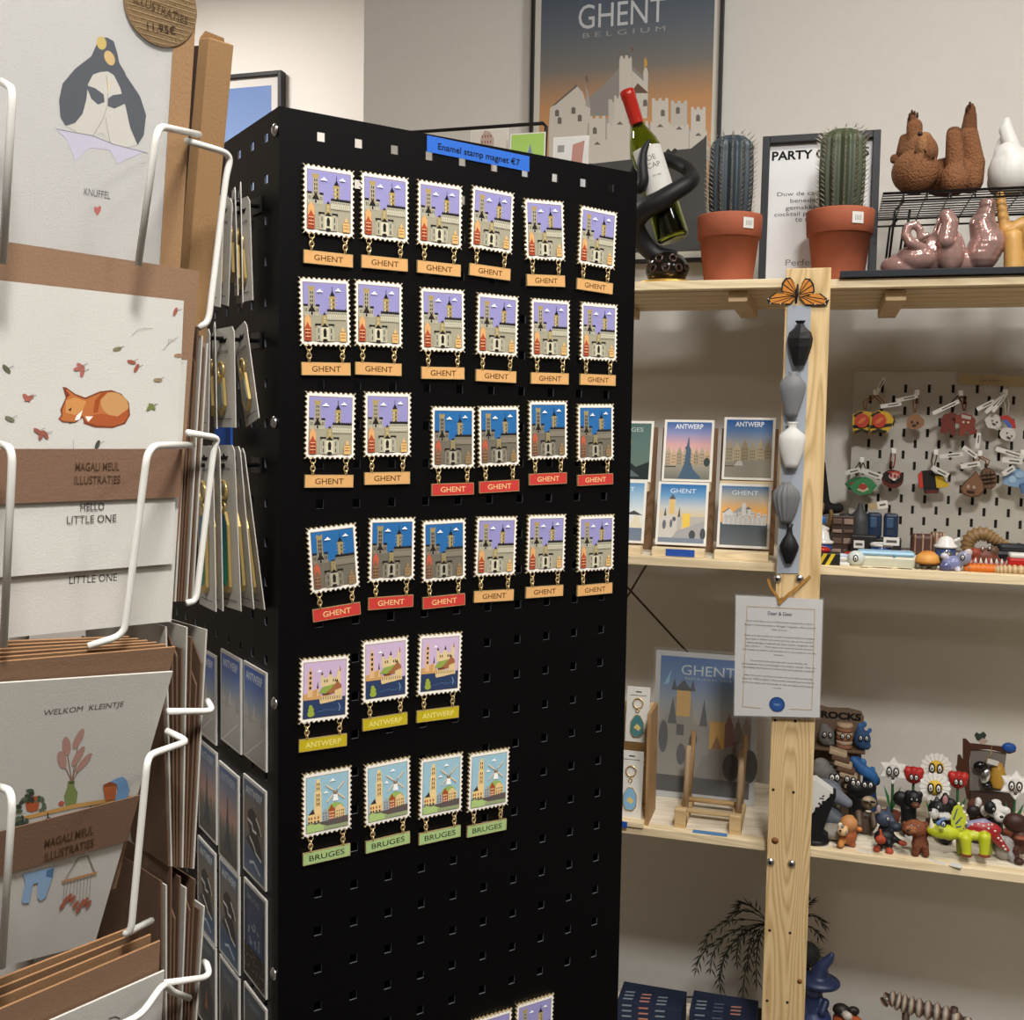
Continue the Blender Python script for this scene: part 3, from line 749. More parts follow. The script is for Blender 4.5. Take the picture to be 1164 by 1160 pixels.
def card(name, label, cat, M, w, h, view, border=.05, th=.0012, mname='ink', col='#ece8de', group=None, edge=None):
    """printed card: origin bottom centre, X right, Y up, Z outward"""
    t = thing(name, label, cat, M, group)
    MB('paper').prism([(-w / 2, 0), (w / 2, 0), (w / 2, h), (-w / 2, h)], -th, 0, col, edge or col).build('sheet', t)
    m = MB(mname); p = Pic(m, w * (1 - 2 * border), h - 2 * border * w, .0001, 0, h / 2); view(p); m.build('print', t)
    return t
# small view cards on the left side of the column
SP = lambda x, y, o=0: hit(x, y, BO + NS * o, NS)
def sidecard(tr, br, w, view, lab):
    A = SP(*tr, .002); B = SP(*br, .002); up = A - B; h = up.length
    ux = NF  # along the side towards the viewer
    M = frame((A + B) / 2 - up / 2 - ux * w / 2, ux, up)
    # rotate axes so that X follows the side panel
    return card('view_card', lab, 'card', M, w, h, view, .05, .0016, 'enamel', '#c9c6bf', 'view cards on the left side of the column')
CW = .051
q1 = Z([(868,695),(862,1048)], 0, 550, .2845); q2 = Z([(962,705),(962,1085)], 0, 550, .2845); q3 = Z([(1068,762),(1062,1155)], 0, 550, .2845)
SR = ['uppermost', 'second', 'third', 'lowest']
PO = ['half hidden behind the card rack', 'in the middle', 'nearest the column edge']
SC = [(q1, q2, q3, (v_pale, v_pale, v_pale))]
f4 = lambda L: Z(L, 0, 830, .2845)
SC.append((f4([(870,100),(865,462)]), f4([(952,190),(952,583)]), f4([(1048,240),(1060,648)]), (v_dusk, v_dusk, v_blocks)))
SC.append((f4([(865,505),(860,870)]), f4([(965,603),(955,985)]), f4([(1058,680),(1062,1080)]), (v_blocks, v_blocks, v_crowd)))
SC.append((f4([(870,890),(862,1250)]), f4([(962,1010),(955,1400)]), f4([(1068,1130),(1062,1540)]), (v_plain, v_plain, v_plain)))
for r, row in enumerate(SC):
    for c in range(3): sidecard(row[c][0], row[c][1], CW, row[3][c], 'small view card, %s row on the black column side, %s' % (SR[r], PO[c]))
# ------------------------------------------------------------------ jewellery cards hanging on hooks at the left side
TPAN = .045
def sideframe(x, y, off, yaw=0, lean=0):
    # the vertical plane through the hook, square to the side panel
    H = hit(x, y, BO + E_ * TPAN, E_); off = (H - BO).dot(NS)
    P = H
    ux = (NF * math.cos(yaw) + NS * math.sin(yaw)); up = (V((0, 0, 1)) * math.cos(lean) + NS * math.sin(lean))
    return frame(P, ux, up)
def hang(name, x, y, off, w, h, yaw, lean, roll, kind, label, tint='#c4c0b8'):
    M = sideframe(x, y, off, R(yaw), R(lean)) @ Matrix.Rotation(R(roll), 4, 'Z')
    t = thing(name, label, 'jewellery card', M, 'jewellery cards on hooks at the side of the black column')
    m = MB('paper'); a = .004
    m.prism([(-w / 2, -h), (w / 2, -h), (w / 2, -a), (w / 2 - a, 0), (-w / 2 + a, 0), (-w / 2, -a)], -.0007, 0, tint)
    m.use('ink').prism([(-.009, -.008), (-.006, -.011), (.006, -.011), (.009, -.008), (.003, -.0085), (0, -.006), (-.003, -.0085)], .0001, .0003, '#15151a')
    m.text('& DOOR', 0, -.019, .0022, .0003, '#444', w=.022)
    m.rect(-w * .35, -h + .006, w * .35, -h + .0068, .0003, '#777')
    m.build('card', t)
    g = MB('gold')
    if kind == 'tag':
        g.ring((0, -.034, .002), .007, .0012, '#d9bd78', n=18); g.ring((0, -.046, .002), .003, .0008, '#d9bd78', n=12)
        pts = [(-.004, -.050), (.004, -.050), (.0085, -.060), (.0075, -h * .86), (.004, -h * .9), (-.004, -h * .9), (-.0075, -h * .86), (-.0085, -.060)]
        g.prism(pts, .001, .0032, '#d9bd78'); g.use('enamel').poly([(x * .78, -.0665 + (y + .0665) * .88) for x, y in pts], .0033, ['#2f6f9a', '#2f6f9a', '#27707a', '#2f8f5e', '#3f9f6e', '#2d5f9f', '#2d7f8a', '#2b5c8c'])
    else:
        g.ring((0, -h * .42, .002), .0055, .001, '#d9bd78', n=16); g.prism([(-.006, -h * .5), (.006, -h * .5), (.0085, -h * .78), (0, -h * .88), (-.0085, -h * .78)], .001, .003, '#d9bd78')
        g.use('enamel').prism([(-.004, -h * .55), (.004, -h * .55), (.006, -h * .76), (0, -h * .83), (-.006, -h * .76)], .003, .0033, '#8a8f86')
    g.build('charm', t, label='gold charm with coloured enamel')
    return t
HK = 'near the top', 'halfway up', 'below the blue label'
def hookrow(gi, x0, y0, off):
    a = BO + E_ * TPAN; a.z = SP(x0, y0, 0).z
    t = thing('display_hook', 'long black display hook on the side of the black column, %s' % HK[gi], 'hook', a, 'black display hooks')
    m = MB('wire'); q = NS
    m.tube([V((0, 0, 0)), q * off, q * (off + .004) + V((0, 0, .006))], .0016, '#111', 8).box((0, 0, 0), (.02, .003, .012), '#111', 0, rz(math.degrees(BY) + 90)); m.build('rod', t)
for (gi, x, y, off) in ((0, 290, 236, .05), (1, 290, 388, .05), (2, 285, 528, .05)): hookrow(gi, x, y, off)
LST = [
 (0, 243, 222, .100, .036, .080, -6, 2, -10, 'pin'), (0, 254, 224, .082, .036, .078, -2, 2, -12, 'pin'), (0, 265, 215, .062, .036, .078, 15, 2, -6, 'pin'), (0, 272.5, 212, .048, .040, .088, 17.5, 1, 0, 'pin'), (0, 274, 226, .030, .030, .076, -4, 2, 0, 'pin'),
 (1, 231, 374, .110, .040, .075, 4, 0, -4, 'pin'), (1, 243, 368, .090, .040, .078, 16, 1, 0, 'pin'), (1, 253, 373, .070, .046, .074, -2, 1, 0, 'pin'), (1, 272, 371, .035, .034, .074, 2, 4, 12, 'pin'),
 (2, 232, 507, .110, .040, .122, 0, 1, 0, 'tag'), (2, 242, 507, .090, .040, .122, 4, 1, 0, 'tag'), (2, 254, 506, .070, .040, .124, -4, 2, 1, 'tag'), (2, 264, 508, .048, .038, .122, 2, 4, 3, 'tag'), (2, 270, 511, .032, .036, .122, 4, 6, 5, 'tag'),
]
cnt = [0, 0, 0]; OR2 = ['outermost', 'second outermost', 'third outermost', 'fourth outermost', 'innermost']
for (gi, x, y, off, w, h, yaw, lean, roll, kd) in LST:
    n = sum(1 for l in LST if l[0] == gi); i = cnt[gi]; cnt[gi] += 1
    hang('jewellery_card', x, y, off, w, h, yaw, lean, roll, kd, 'pale jewellery card with gold charm, %s on the hook %s' % (OR2[i] if i < n - 1 else 'innermost', ('near the top', 'halfway up', 'below the blue label')[gi]))
q = SP(254, 497, .012)
tag(MB('paper').box((0, 0, 0), (.040, .002, .016), '#1f55b0', .0004).build('label_strip', None, frame(q, NF, NS)), 'small blue paper label on the side of the black column above the lower hook', 'label')

# ------------------------------------------------------------------ wire spinner with greeting cards on the left
CYAW = R(61.5)
A = V((math.cos(CYAW), math.sin(CYAW), 0)); NB = V((math.sin(CYAW), -math.cos(CYAW), 0)); UP = V((0, 0, 1))
SR_ = .58
d0 = ray(209, 342); base = V(CAM_F); base.z = 0; base.normalize()
CP = EYE + d0 * (SR_ / d0.dot(base))           # a point on the front plane of the rack
def wp(x, y, w=0): return hit(x, y, CP + NB * w, NB)
def cframe(tr, br, tl, w0, width, h=None):
    """sheet from surveyed corners: top right, bottom right, any point on the top edge; origin bottom centre"""
    TR = wp(*tr, w0); BR = hit(br[0], br[1], TR, A)
    up = (TR - BR); L = up.length; up.normalize()
    n = A.cross(up).normalized()
    if tl is None: right = A.copy()
    else: right = (TR - hit(tl[0], tl[1], TR, n)).normalized()
    up2 = n.cross(right).normalized()
    L = h or L
    P = TR - up2 * L - right * width / 2
    return frame(P, right, up2), L
def sheet(parent, name, w, h, z0, z1, m, col, edge=None, dx=0, dy=0, mat2=None):
    return MB(m).prism([(-w / 2 + dx, dy), (w / 2 + dx, dy), (w / 2 + dx, h + dy), (-w / 2 + dx, h + dy)], z0, z1, col, edge).build(name, parent)
KR = '#8c6e56'; KB = '#765a47'
# --- fox card
M, L = cframe((209, 342), (198, 641), (2, 319), 0, .105)
t = thing('greeting_card', 'white HELLO LITTLE ONE greeting card with sleeping fox and kraft belly band', 'card', M)
lp = local(M)
sheet(t, 'card', .105, L, -.0012, 0, 'paper', '#c6c4be', '#b9b6ae')
m = MB('ink'); f2 = lambda pts: [lp(*q) for q in Z(pts, 0, 270, .2845)]
zc = [.0001]
def zn(): zc[0] += .000008; return zc[0]
def pp(pts, c): m.poly(f2(pts), zn(), c)
pp([(250,597),(262,640),(240,690),(245,710),(232,725),(250,740),(300,742),(330,720),(335,745),(380,760),(450,762),(500,745),(520,710),(515,660),(485,625),(445,610),(400,615),(340,640),(300,625),(265,600)], '#7a4028')
pp([(256,610),(268,642),(248,690),(250,712),(240,726),(255,735),(298,737),(330,712),(345,738),(385,752),(450,755),(495,738),(512,708),(508,662),(482,632),(445,617),(400,622),(340,648),(300,632),(268,608)], '#b36a3a')
pp([(262,650),(300,640),(345,655),(330,690),(300,710),(262,700)], '#c48a50')
q = lp(458 * .2845, 270 + 668 * .2845); m.oval(q[0], q[1], .0078, .0062, zn(), '#bd8f5c', 20, -.4)
pp([(390,700),(400,650),(430,620),(405,622),(380,650),(372,700)], '#9a4a22')
pp([(345,715),(400,705),(470,715),(512,685),(508,725),(450,755),(385,752),(345,738)], '#a3532c')
pp([(340,715),(372,715),(352,738)], '#e9e2d8'); pp([(330,690),(318,728),(298,732),(305,712)], '#efeae2'); pp([(252,603),(265,612),(280,630),(266,640)], '#7a3a28')
pp([(272,688),(286,680),(282,695)], '#2c2420'); pp([(256,735),(300,738),(280,744)], '#57402e')
rr = random.Random(3)
for (x, y, c, a) in ((700,297,'#9c5c4c',1.2),(468,446,'#7d7558',.3),(712,472,'#9c7a5c',.1),(525,498,'#96544a',-.2),(545,522,'#96544a',1.1),(322,515,'#a6645a',-.6),(328,538,'#a6645a',1.4),(312,525,'#a6645a',.2),(630,570,'#8f7f5c',0),(115,642,'#a65f4e',.5),(105,640,'#a65f4e',-.8),(598,678,'#6f7a45',.8),(606,676,'#6f7a45',-.7),(25,525,'#5a5c48',-.8),(38,725,'#6d705c',-.4),(150,775,'#8f5446',-.6),(162,790,'#8f5446',1.3),(180,788,'#8f5446',-1.0),(388,828,'#3f4640',1.2)):
    q = lp(x * .2845, 270 + y * .2845); m.oval(q[0], q[1], .0026, .0011, zn(), c, 10, a)
    m.line([(q[0], q[1]), (q[0] + .0035, q[1] + .0018)], .00022, zn(), '#5a544c')
m.line(f2([(525,390),(550,370),(580,363),(610,365)]), .0002, zn(), '#6a6660'); m.line(f2([(650,450),(680,415),(708,398)]), .0002, zn(), '#6a6660'); m.line(f2([(670,425),(672,408),(690,412)]), .0002, zn(), '#6a6660')
m.line(f2([(292,810),(292,848)]), .0002, zn(), '#777')
def ptxt(mm, s, x, y, hpx, wpx, c, bold=0, kx=1, rot=0):
    q = lp(x, y + hpx / 2); a = lp(x - wpx / 2, y); b = lp(x + wpx / 2, y); c1 = lp(x, y - hpx / 2)
    mm.text(s, q[0], q[1], abs(c1[1] - q[1]), zn(), c, 'C', abs(b[0] - a[0]), bold, rot)
ptxt(m, 'HELLO', 104.5, 576, 8.5, 27, '#3c3936', .0); ptxt(m, 'LITTLE ONE', 104, 590, 8.5, 56, '#3c3936', .0)
m.build('print', t, label='fox, falling leaves and hand-lettered words')
# kraft belly band
bm_ = MB('kraft'); a = lp(212, 511); b = lp(212, 566)
zc[0] = .002
bm_.prism([(-.056, b[1]), (.0545, b[1] + .0006), (.0545, a[1] + .0004), (-.056, a[1])], .0012, .0017, KB); bnd = bm_.build('belly_band', t, label='brown kraft belly band with printed lettering')
m = MB('ink'); ptxt(m, 'MAGALI MEUL', 109, 530, 9, 50, '#4a3524', .01); ptxt(m, 'ILLUSTRATIES', 109, 545, 9, 52, '#4a3524', .01); m.build('lettering', bnd)
m = MB('kraft')
evM, evL = cframe((226.5, 308), (212, 560), (2, 274), -.003, .114)
ev = thing('envelope', 'brown kraft envelope behind the white fox card', 'envelope', evM)
MB('kraft').prism([(-.057, evL - .162), (.057, evL - .162), (.057, evL), (-.057, evL)], -.0012, 0, KR, '#8a6544').build('sheet', ev)
# second card low behind the fox card
q_ = lp(197.5, 706); M2 = M @ Matrix.Translation((q_[0] - .0525, q_[1], -.0026)) @ Matrix.Rotation(R(-1.0), 4, 'Z')
t2 = thing('greeting_card', 'second LITTLE ONE card sticking out low behind the white fox card', 'card', M2)
MB('paper').prism([(-.0525, 0), (.0525, 0), (.0525, .148), (-.0525, .148)], -.001, 0, '#c3c1ba').build('card', t2)
lp = local(M2); zc[0] = .0001; m = MB('ink'); ptxt(m, 'LITTLE ONE', 106, 658, 8.5, 54, '#3c3936'); m.build('print', t2)
# --- shelf card (WELKOM)
M3, L3 = cframe((196.5, 764), (143, 1062), (2, 777), .010, .105)
t3 = thing('greeting_card', 'white WELKOM KLEINTJE greeting card with painted shelf, vase and hanging clothes', 'card', M3)
sheet(t3, 'card', .115, L3, -.0012, 0, 'paper', '#c6c4be', '#b9b6ae', dx=-.005)
lp = local(M3); zc[0] = .0001; m = MB('ink'); g = lambda pts: [lp(*q) for q in Z(pts, 0, 830, .2845)]
def pg(pts, c): m.poly(g(pts), zn(), c)
ptxt(m, 'WELKOM  KLEINTJE', 95.5, 805.5, 6, 88, '#55524e', 0, rot=.03)
for (a, b) in (((288,200),(312,50)),((286,200),(265,75)),((284,200),(248,125)),((290,200),(312,110)),((292,200),(332,130))): m.line(g([a, b]), .0005, zn(), '#8a6a5c')
for (x, y, r) in ((313,35,1.4),(265,65,1.9),(247,120,2.0),(312,105,1.3),(335,130,1.1)):
    q = lp(x * .2845, 830 + y * .2845); m.oval(q[0], q[1], .0062, .0022, zn(), '#b08a7e', 12, r)
pg([(270,205),(298,203),(296,225),(310,250),(305,290),(285,305),(262,300),(255,265),(268,230)], '#7c8c52'); pg([(274,205),(296,203),(294,215),(276,216)], '#4d5f38')
pg([(95,345),(300,295),(520,262),(530,275),(300,312),(100,358)], '#c69a5a'); pg([(232,292),(245,282),(258,288),(252,302),(236,304)], '#b55a4a')
pg([(98,270),(160,262),(152,318),(130,328),(106,322)], '#b05a34')
for i in range(26):
    x, y = rr.choice(((115, 262), (85, 300), (70, 340), (160, 262), (172, 300), (60, 370), (90, 370))); q = lp((x + rr.uniform(-18, 18)) * .2845, 830 + (y + rr.uniform(-22, 18)) * .2845); m.oval(q[0], q[1], .0022, .0011, zn(), rr.choice(['#4c5a48', '#5d6b54', '#3d463a']), 8, rr.uniform(0, 3))
pg([(410,222),(465,215),(460,275),(420,282)], '#b0603a'); pg([(412,218),(440,205),(470,212),(466,222),(412,228)], '#8a4a2c')
pg([(440,205),(470,190),(490,185),(505,200),(517,240),(505,272),(470,285),(458,280),(470,240),(465,215)], '#6f97c4')
m.line(g([(360,300),(362,330)]), .0006, zn(), '#555'); m.line(g([(190,330),(190,355)]), .0006, zn(), '#333')
q = lp(190 * .2845, 830 + 360 * .2845); m.oval(q[0], q[1], .002, .002, zn(), '#2c2c2c')
pg([(92,575),(215,545),(208,590),(180,670),(160,682),(148,670),(150,610),(130,615),(115,690),(90,692),(85,680),(100,610)], '#8eafd2'); pg([(185,560),(215,548),(208,590),(182,585)], '#54789f')
m.line(g([(262,590),(312,510),(350,500),(378,570)]), .0005, zn(), '#7a7268'); m.line(g([(250,605),(382,570)]), .0018, zn(), '#b98a5c')
for i, (x, l) in enumerate(((258,120),(270,90),(284,75),(298,85),(310,115),(322,140),(336,105),(350,95),(362,110))):
    m.line(g([(x, 602 - (x - 250) * .26), (x - 8, 602 + l * .72)]), .0003, zn(), '#8a8078'); q = lp((x - 10) * .2845, 830 + (602 + l * .72 + 12) * .2845); m.oval(q[0], q[1], .0028, .0013, zn(), '#a3604c', 10, 1.3)
m.build('print', t3, label='painted plants, shelf, blue trousers and wall hanging')
a = lp(150, 905); b = lp(150, 955); l0 = lp(10, 950); l1 = lp(10, 1001)
zc[0] = .002
bb = MB('kraft'); xr = lp(184, 900)
bb.prism([(-.058, l1[1] + .001), (.0530, lp(182, 947)[1]), (.0530, lp(185, 898)[1]), (-.058, l0[1])], .0012, .0017, KB)
bnd = bb.build('belly_band', t3, label='slanting brown kraft belly band with lettering')
rt = math.atan2(xr[1] - lp(10, 950)[1], xr[0] - lp(10, 950)[0])
m = MB('ink'); ptxt(m, 'MAGALI MEUL', 77, 949, 9, 52, '#4a3524', .01, rot=rt); ptxt(m, 'ILLUSTRATIES', 77, 964, 9, 52, '#4a3524', .01, rot=rt); m.build('lettering', bnd)
def env(tr, br, tl, w, label, width=.114, hh=.162, col=KR, name='envelope', cat='envelope', m='kraft', edge='#8a6544', group=None):
    Mx, Lx = cframe(tr, br, tl, w, width)
    o = thing(name, label, cat, Mx, group)
    Lx2 = hh
    MB(m).prism([(-width / 2, Lx - Lx2), (width / 2, Lx - Lx2), (width / 2, Lx), (-width / 2, Lx)], -.0012, 0, col, edge).build('sheet', o)
    return o
def env_at(M, label, name='envelope', cat='envelope', w=.118, h=.155, m='kraft', col=KR, edge='#8a6544', group=None):
    o = thing(name, label, cat, M, group)
    MB(m).prism([(-w, -h), (0, -h), (0, 0), (-w, 0)], -.0012, 0, col, edge).build('sheet', o); return o
def corner(M, dx, dy, dz, rot=0): return M @ Matrix.Translation((dx, dy, dz)) @ Matrix.Rotation(R(rot), 4, 'Z')
GRP = 'kraft envelopes stacked in the wire spinner'
env_at(corner(M3, .0518, L3 + .0135, -.0030, 2.2), 'brown kraft envelope right behind the WELKOM KLEINTJE card', w=.122, h=.158)
for i in range(5):
    env_at(corner(M3, .049 - .0035 * i, L3 + .0125 - .0006 * i, -.008 - .0036 * i, 2.0 - .5 * i), 'brown kraft envelope, %s of the stack behind the WELKOM KLEINTJE card' % ['foremost', 'second', 'third', 'fourth', 'hindmost'][i], w=.118, h=.15, col=['#8f7050', '#7d5f44'][i % 2], group=GRP)
M5, L5 = cframe((187, 1104), (165, 1250), (60, 1160), .008, .105)
c5 = env_at(corner(M5, .0525, L5, 0), 'blank white greeting card in the lowest pocket of the spinner', 'greeting_card', 'card', .105, .148, 'paper', '#c6c4be', '#b9b6ae')
env_at(corner(M5, .0505, L5 + .019, -.0030, .5), 'brown kraft envelope behind the blank white card at the bottom edge', w=.118, h=.158)
for i in range(3):
    env_at(corner(M5, .048 - .004 * i, L5 + .020 + .0008 * i, -.009 - .0045 * i, .3 - .6 * i), 'brown kraft envelope, %s behind the blank white card stack' % ['second', 'third', 'fourth'][i], w=.114, h=.155, col=['#967452', '#7d5f44'][i % 2], group=GRP)
lp = local(c5.matrix_world); m = MB('ink'); m.line([lp(124, 1158), lp(131, 1156), lp(136, 1158)], .0007, .0002, '#555'); m.build('print', c5)
# --- boxed penguin print
MK, LK = cframe((223, 8), (205, 292), None, 0, .165)
pb = thing('boxed_print', 'kraft box with window showing two hugging penguins and the word KNUFFEL', 'boxed picture', MK)
lp = local(MK); zc[0] = .0001
wr0, wr1 = lp(199, 20), lp(181, 300)
Lb = .235
y0 = LK - Lb
bx = MB('kraft')
xw = (wr0[0] + wr1[0]) / 2
bx.box((0, y0 + Lb / 2, -.009), (.165, Lb, .016), '#94734f', .0006)
bx.prism([(xw, y0), (.0825, y0), (.0825, y0 + Lb), (xw, y0 + Lb)], -.001, .0006, '#987653'); bx.build('box', pb)
sheet(pb, 'picture', xw + .08, Lb - .004, -.001, -.0002, 'paper', '#bcbab6', dx=(xw - .08) / 2, dy=y0 + .002)
MB('sleeve').prism([(-.08, y0 + .002), (xw, y0 + .002), (xw, y0 + Lb), (-.08, y0 + Lb)], .0007, .0009, '#dfe3e6').build('window', pb, label='clear film window')
m = MB('ink'); g = lambda pts: [lp(*q) for q in Z(pts, 0, 0, .2845)]
def pk(pts, c): m.poly(g(pts), zn(), c)
zc[0] = -.0001
WHT = '#c4c0b7'; NV = '#262d3a'
pk([(225,515),(300,530),(370,540),(450,575),(580,605),(500,640),(470,655),(440,600),(360,590),(300,645),(270,560)], '#bdb9cc')
pk([(365,295),(345,400),(330,455),(300,490),(270,505),(310,530),(370,545),(410,530),(440,570),(500,590),(548,580),(575,520),(540,380),(480,300),(425,280)], WHT)
pk([(410,150),(385,180),(365,225),(300,275),(250,335),(236,400),(242,470),(262,502),(300,492),(330,455),(345,400),(352,335),(372,298),(400,288),(430,285),(455,300),(480,350),(503,430),(520,510),(550,580),(575,540),(584,460),(560,385),(510,310),(480,270),(470,215),(455,165),(430,150)], NV)
pk([(470,240),(505,298),(478,282)], NV)
pk([(343,340),(380,352),(415,378),(418,408),(392,418),(365,395)], '#2c3340'); pk([(508,372),(452,380),(430,395),(432,425),(458,434),(512,408)], '#2c3340')
q = lp(406 * .2845, 172 * .2845); m.oval(q[0], q[1], .0026, .0032, zn(), '#c2a84e'); q = lp(438 * .2845, 232 * .2845); m.oval(q[0], q[1], .0027, .0036, zn(), '#c9a96a', 16, .5)
m.line(g([(425,300),(432,360),(430,420),(410,480),(370,545)]), .0003, zn(), '#8a857c'); m.line(g([(422,470),(430,520),(440,570)]), .0003, zn(), '#8a857c'); m.line(g([(225,515),(290,528),(370,542),(450,575),(590,612)]), .0003, zn(), '#77747a')
pk([(430,310),(440,340),(432,380)], '#d8c59a')
ptxt(m, 'KNUFFEL', 110.5, 220, 8, 30, '#55524f', .0)
pk([(375,832),(381,824),(389,830),(397,822),(404,828),(402,842),(390,862),(378,846)], '#b04a3c')
m.build('print', pb, label='two hugging penguins, the word KNUFFEL and a red heart')
stc = MB('kraft'); q = lp(182, 6); stc.at(Matrix.Translation((q[0], q[1], .0012)))
stc.oval(0, 0, .0205, .0205, 0, '#b39c7c', 40); stc.prism([(.0205 * math.cos(i * math.pi / 20), .0205 * math.sin(i * math.pi / 20)) for i in range(40)], -.0004, 0, '#a58a66')
for i in range(16): stc.line([(-math.sqrt(max(0, .0195 ** 2 - (-.019 + i * .0025) ** 2)), -.019 + i * .0025), (math.sqrt(max(0, .0195 ** 2 - (-.019 + i * .0025) ** 2)), -.019 + i * .0025)], .0004, .0002, '#a58b68')
stc.use('ink').text('ILLUSTRATIES', 0, -.0045, .0042, .0004, '#4a3826', w=.030, rot=-.1).text('11,95€', .001, -.0135, .0042, .0004, '#3a2c20', w=.016, rot=.12)
stc.build('price_sticker', pb, label='round kraft sticker with handwritten price 11,95€')
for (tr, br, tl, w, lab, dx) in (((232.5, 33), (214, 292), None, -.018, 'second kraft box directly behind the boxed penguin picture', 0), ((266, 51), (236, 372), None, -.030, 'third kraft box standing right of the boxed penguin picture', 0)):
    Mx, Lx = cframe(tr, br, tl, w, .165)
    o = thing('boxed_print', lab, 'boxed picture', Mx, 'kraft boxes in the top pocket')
    if lab[0] == 's': MB('kraft').box((-.004, Lx - .11, -.006), (.157, .22, .012), '#85664a', .0006).build('box', o)
    else:
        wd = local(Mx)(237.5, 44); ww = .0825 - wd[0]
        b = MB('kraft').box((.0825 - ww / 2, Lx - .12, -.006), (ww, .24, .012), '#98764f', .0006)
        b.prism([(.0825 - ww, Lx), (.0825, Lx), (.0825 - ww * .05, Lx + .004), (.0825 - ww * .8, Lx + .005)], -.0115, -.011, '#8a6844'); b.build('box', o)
        MB('kraft').box((.0825 - ww - .012, Lx - .122, -.0245), (.022, .236, .003), '#38261a').box((.0825 - ww + .001, Lx - .122, -.018), (.002, .236, .012), '#38261a').build('inner_panel', o, label='dark inner panel')  # dark brown paints the shade of the gap beside the box
# --- spinner frame in white wire
sp = thing('card_spinner', 'white wire card spinner holding greeting cards on the left', 'card rack', Matrix.Translation((0, 0, 0)))
WV = '#d9d8d2'; WR = .0019
def wires(paths, lab=None, r=WR):
    m = MB('wire')
    for p in paths:
        # round the corners a little
        pts = [V(q) for q in p]; out = [pts[0]]
        for i in range(1, len(pts) - 1):
            a, b, c = pts[i - 1], pts[i], pts[i + 1]; k1 = min(.006, (b - a).length * .4); k2 = min(.006, (c - b).length * .4)
            s_, e_ = b + (a - b).normalized() * k1, b + (c - b).normalized() * k2
            for j in range(5): t_ = j / 4; out.append(s_ * (1 - t_) ** 2 + b * 2 * t_ * (1 - t_) + e_ * t_ ** 2)
        out.append(pts[-1]); m.tube(out, r, WV, 8)
    return m.build('pocket_wire', sp)
# pocket loops, surveyed on the planes they lie in
for L_ in ([(2, 93), (13, 100, .030), (14, 110, .032), (3, 300, .018)], [(0, 505), (11, 509, .030), (14, 520, .032), (4, 735, .018)], [(0, 895, .02), (11, 899, .030), (14, 912, .034), (2, 1100, .018)]):
    wires([[wp(*(q if len(q) == 3 else (*q, .01))) for q in L_]])
for L_ in ([(226, 153, -.012), (183, 144, .026), (178, 152, .030), (157, 302, .016)], [(219, 506, -.012), (175, 507, .028), (167, 517, .032), (141, 722, .014), (100, 735, .010)],
           [(189, 831, .0), (214, 843, .012), (171, 858, .030), (167, 868, .034), (149, 1058, .016), (141, 1063, .012), (172, 1047, -.01)], [(60, 1200, .02), (160, 1155, .03), (186, 1118, .02), (196, 1128, .01), (215, 1135, -.01)]):
    wires([[wp(*q) for q in L_]])
for L_ in ([(212, 160, -.004), (256, 173, -.016), (262, 181, -.018), (257, 200, -.018), (237, 366, -.022), (226, 373, -.022)], [(213, 492, -.004), (248, 498, -.014), (243, 510, -.015), (223, 683, -.020), (212, 686, -.02)],
           [(190, 809, -.002), (236, 809, -.014), (241, 806, -.015), (237, 799, -.02), (236, 797, -.035)], [(186, 1118, .0), (232, 1112, -.014), (238, 1107, -.015), (235, 1096, -.02), (232, 1094, -.035)]):
    wires([[wp(*q) for q in L_]])
# central stem and ribs inside the spinner
cx = CP - NB * .10 - A * .06
m = MB('wire'); m.tube([(cx.x, cx.y, .03), (cx.x, cx.y, 1.95)], .012, WV, 14); m.build('stem', sp)
MB('wire').at(Matrix.Translation((cx.x, cx.y, 0))).lathe([(.19, 0), (.19, .01), (.17, .018), (.02, .03)], WV, 36).build('base', sp)
for z in (.45, .78, 1.12, 1.36, 1.60, 1.84):
    c = V((cx.x, cx.y, z)); m = MB('wire')
    for (a, b) in ((A * .05, -NB * .05), (-A * .05, NB * .05), (A * .05, NB * .05)): m.tube([c - a * 1.0 - b, c + a + b], .002, WV, 6)
    m.build('rib', sp)
# --- cards in the side pockets, seen at their near edges
def sidecards(tops, bots, w0, labf, seed, wt=.0):
    rr = random.Random(seed)
    for i, ((x0, y0), (x1, y1)) in enumerate(zip(tops, bots)):
        kind = 1 if i % 4 == 1 or i == len(tops) - 1 else 0
        T = wp(x0, y0, w0); B = wp(x1, y1, w0); B.z = B.z
        up = (T - B); L = up.length; right = (-NB + A * rr.uniform(-.02, .02)).normalized()
        M = frame(B, right, up)
        wht = kind == 1
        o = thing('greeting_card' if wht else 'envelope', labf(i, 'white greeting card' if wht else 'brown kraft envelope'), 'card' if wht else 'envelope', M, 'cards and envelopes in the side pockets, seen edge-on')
        c = '#9a958b' if wht else '#3f2d21'; w = .105 if wht else .114; ch = rr.choice([0, .012]) if not wht else 0  # sheet faces darkened: shade between the cards is put into their colour
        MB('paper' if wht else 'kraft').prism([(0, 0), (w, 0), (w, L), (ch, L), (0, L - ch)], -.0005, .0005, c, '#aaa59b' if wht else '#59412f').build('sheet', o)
N2 = ['innermost', 'second', 'third', 'fourth', 'fifth', 'sixth', 'seventh', 'eighth', 'ninth', 'outermost']
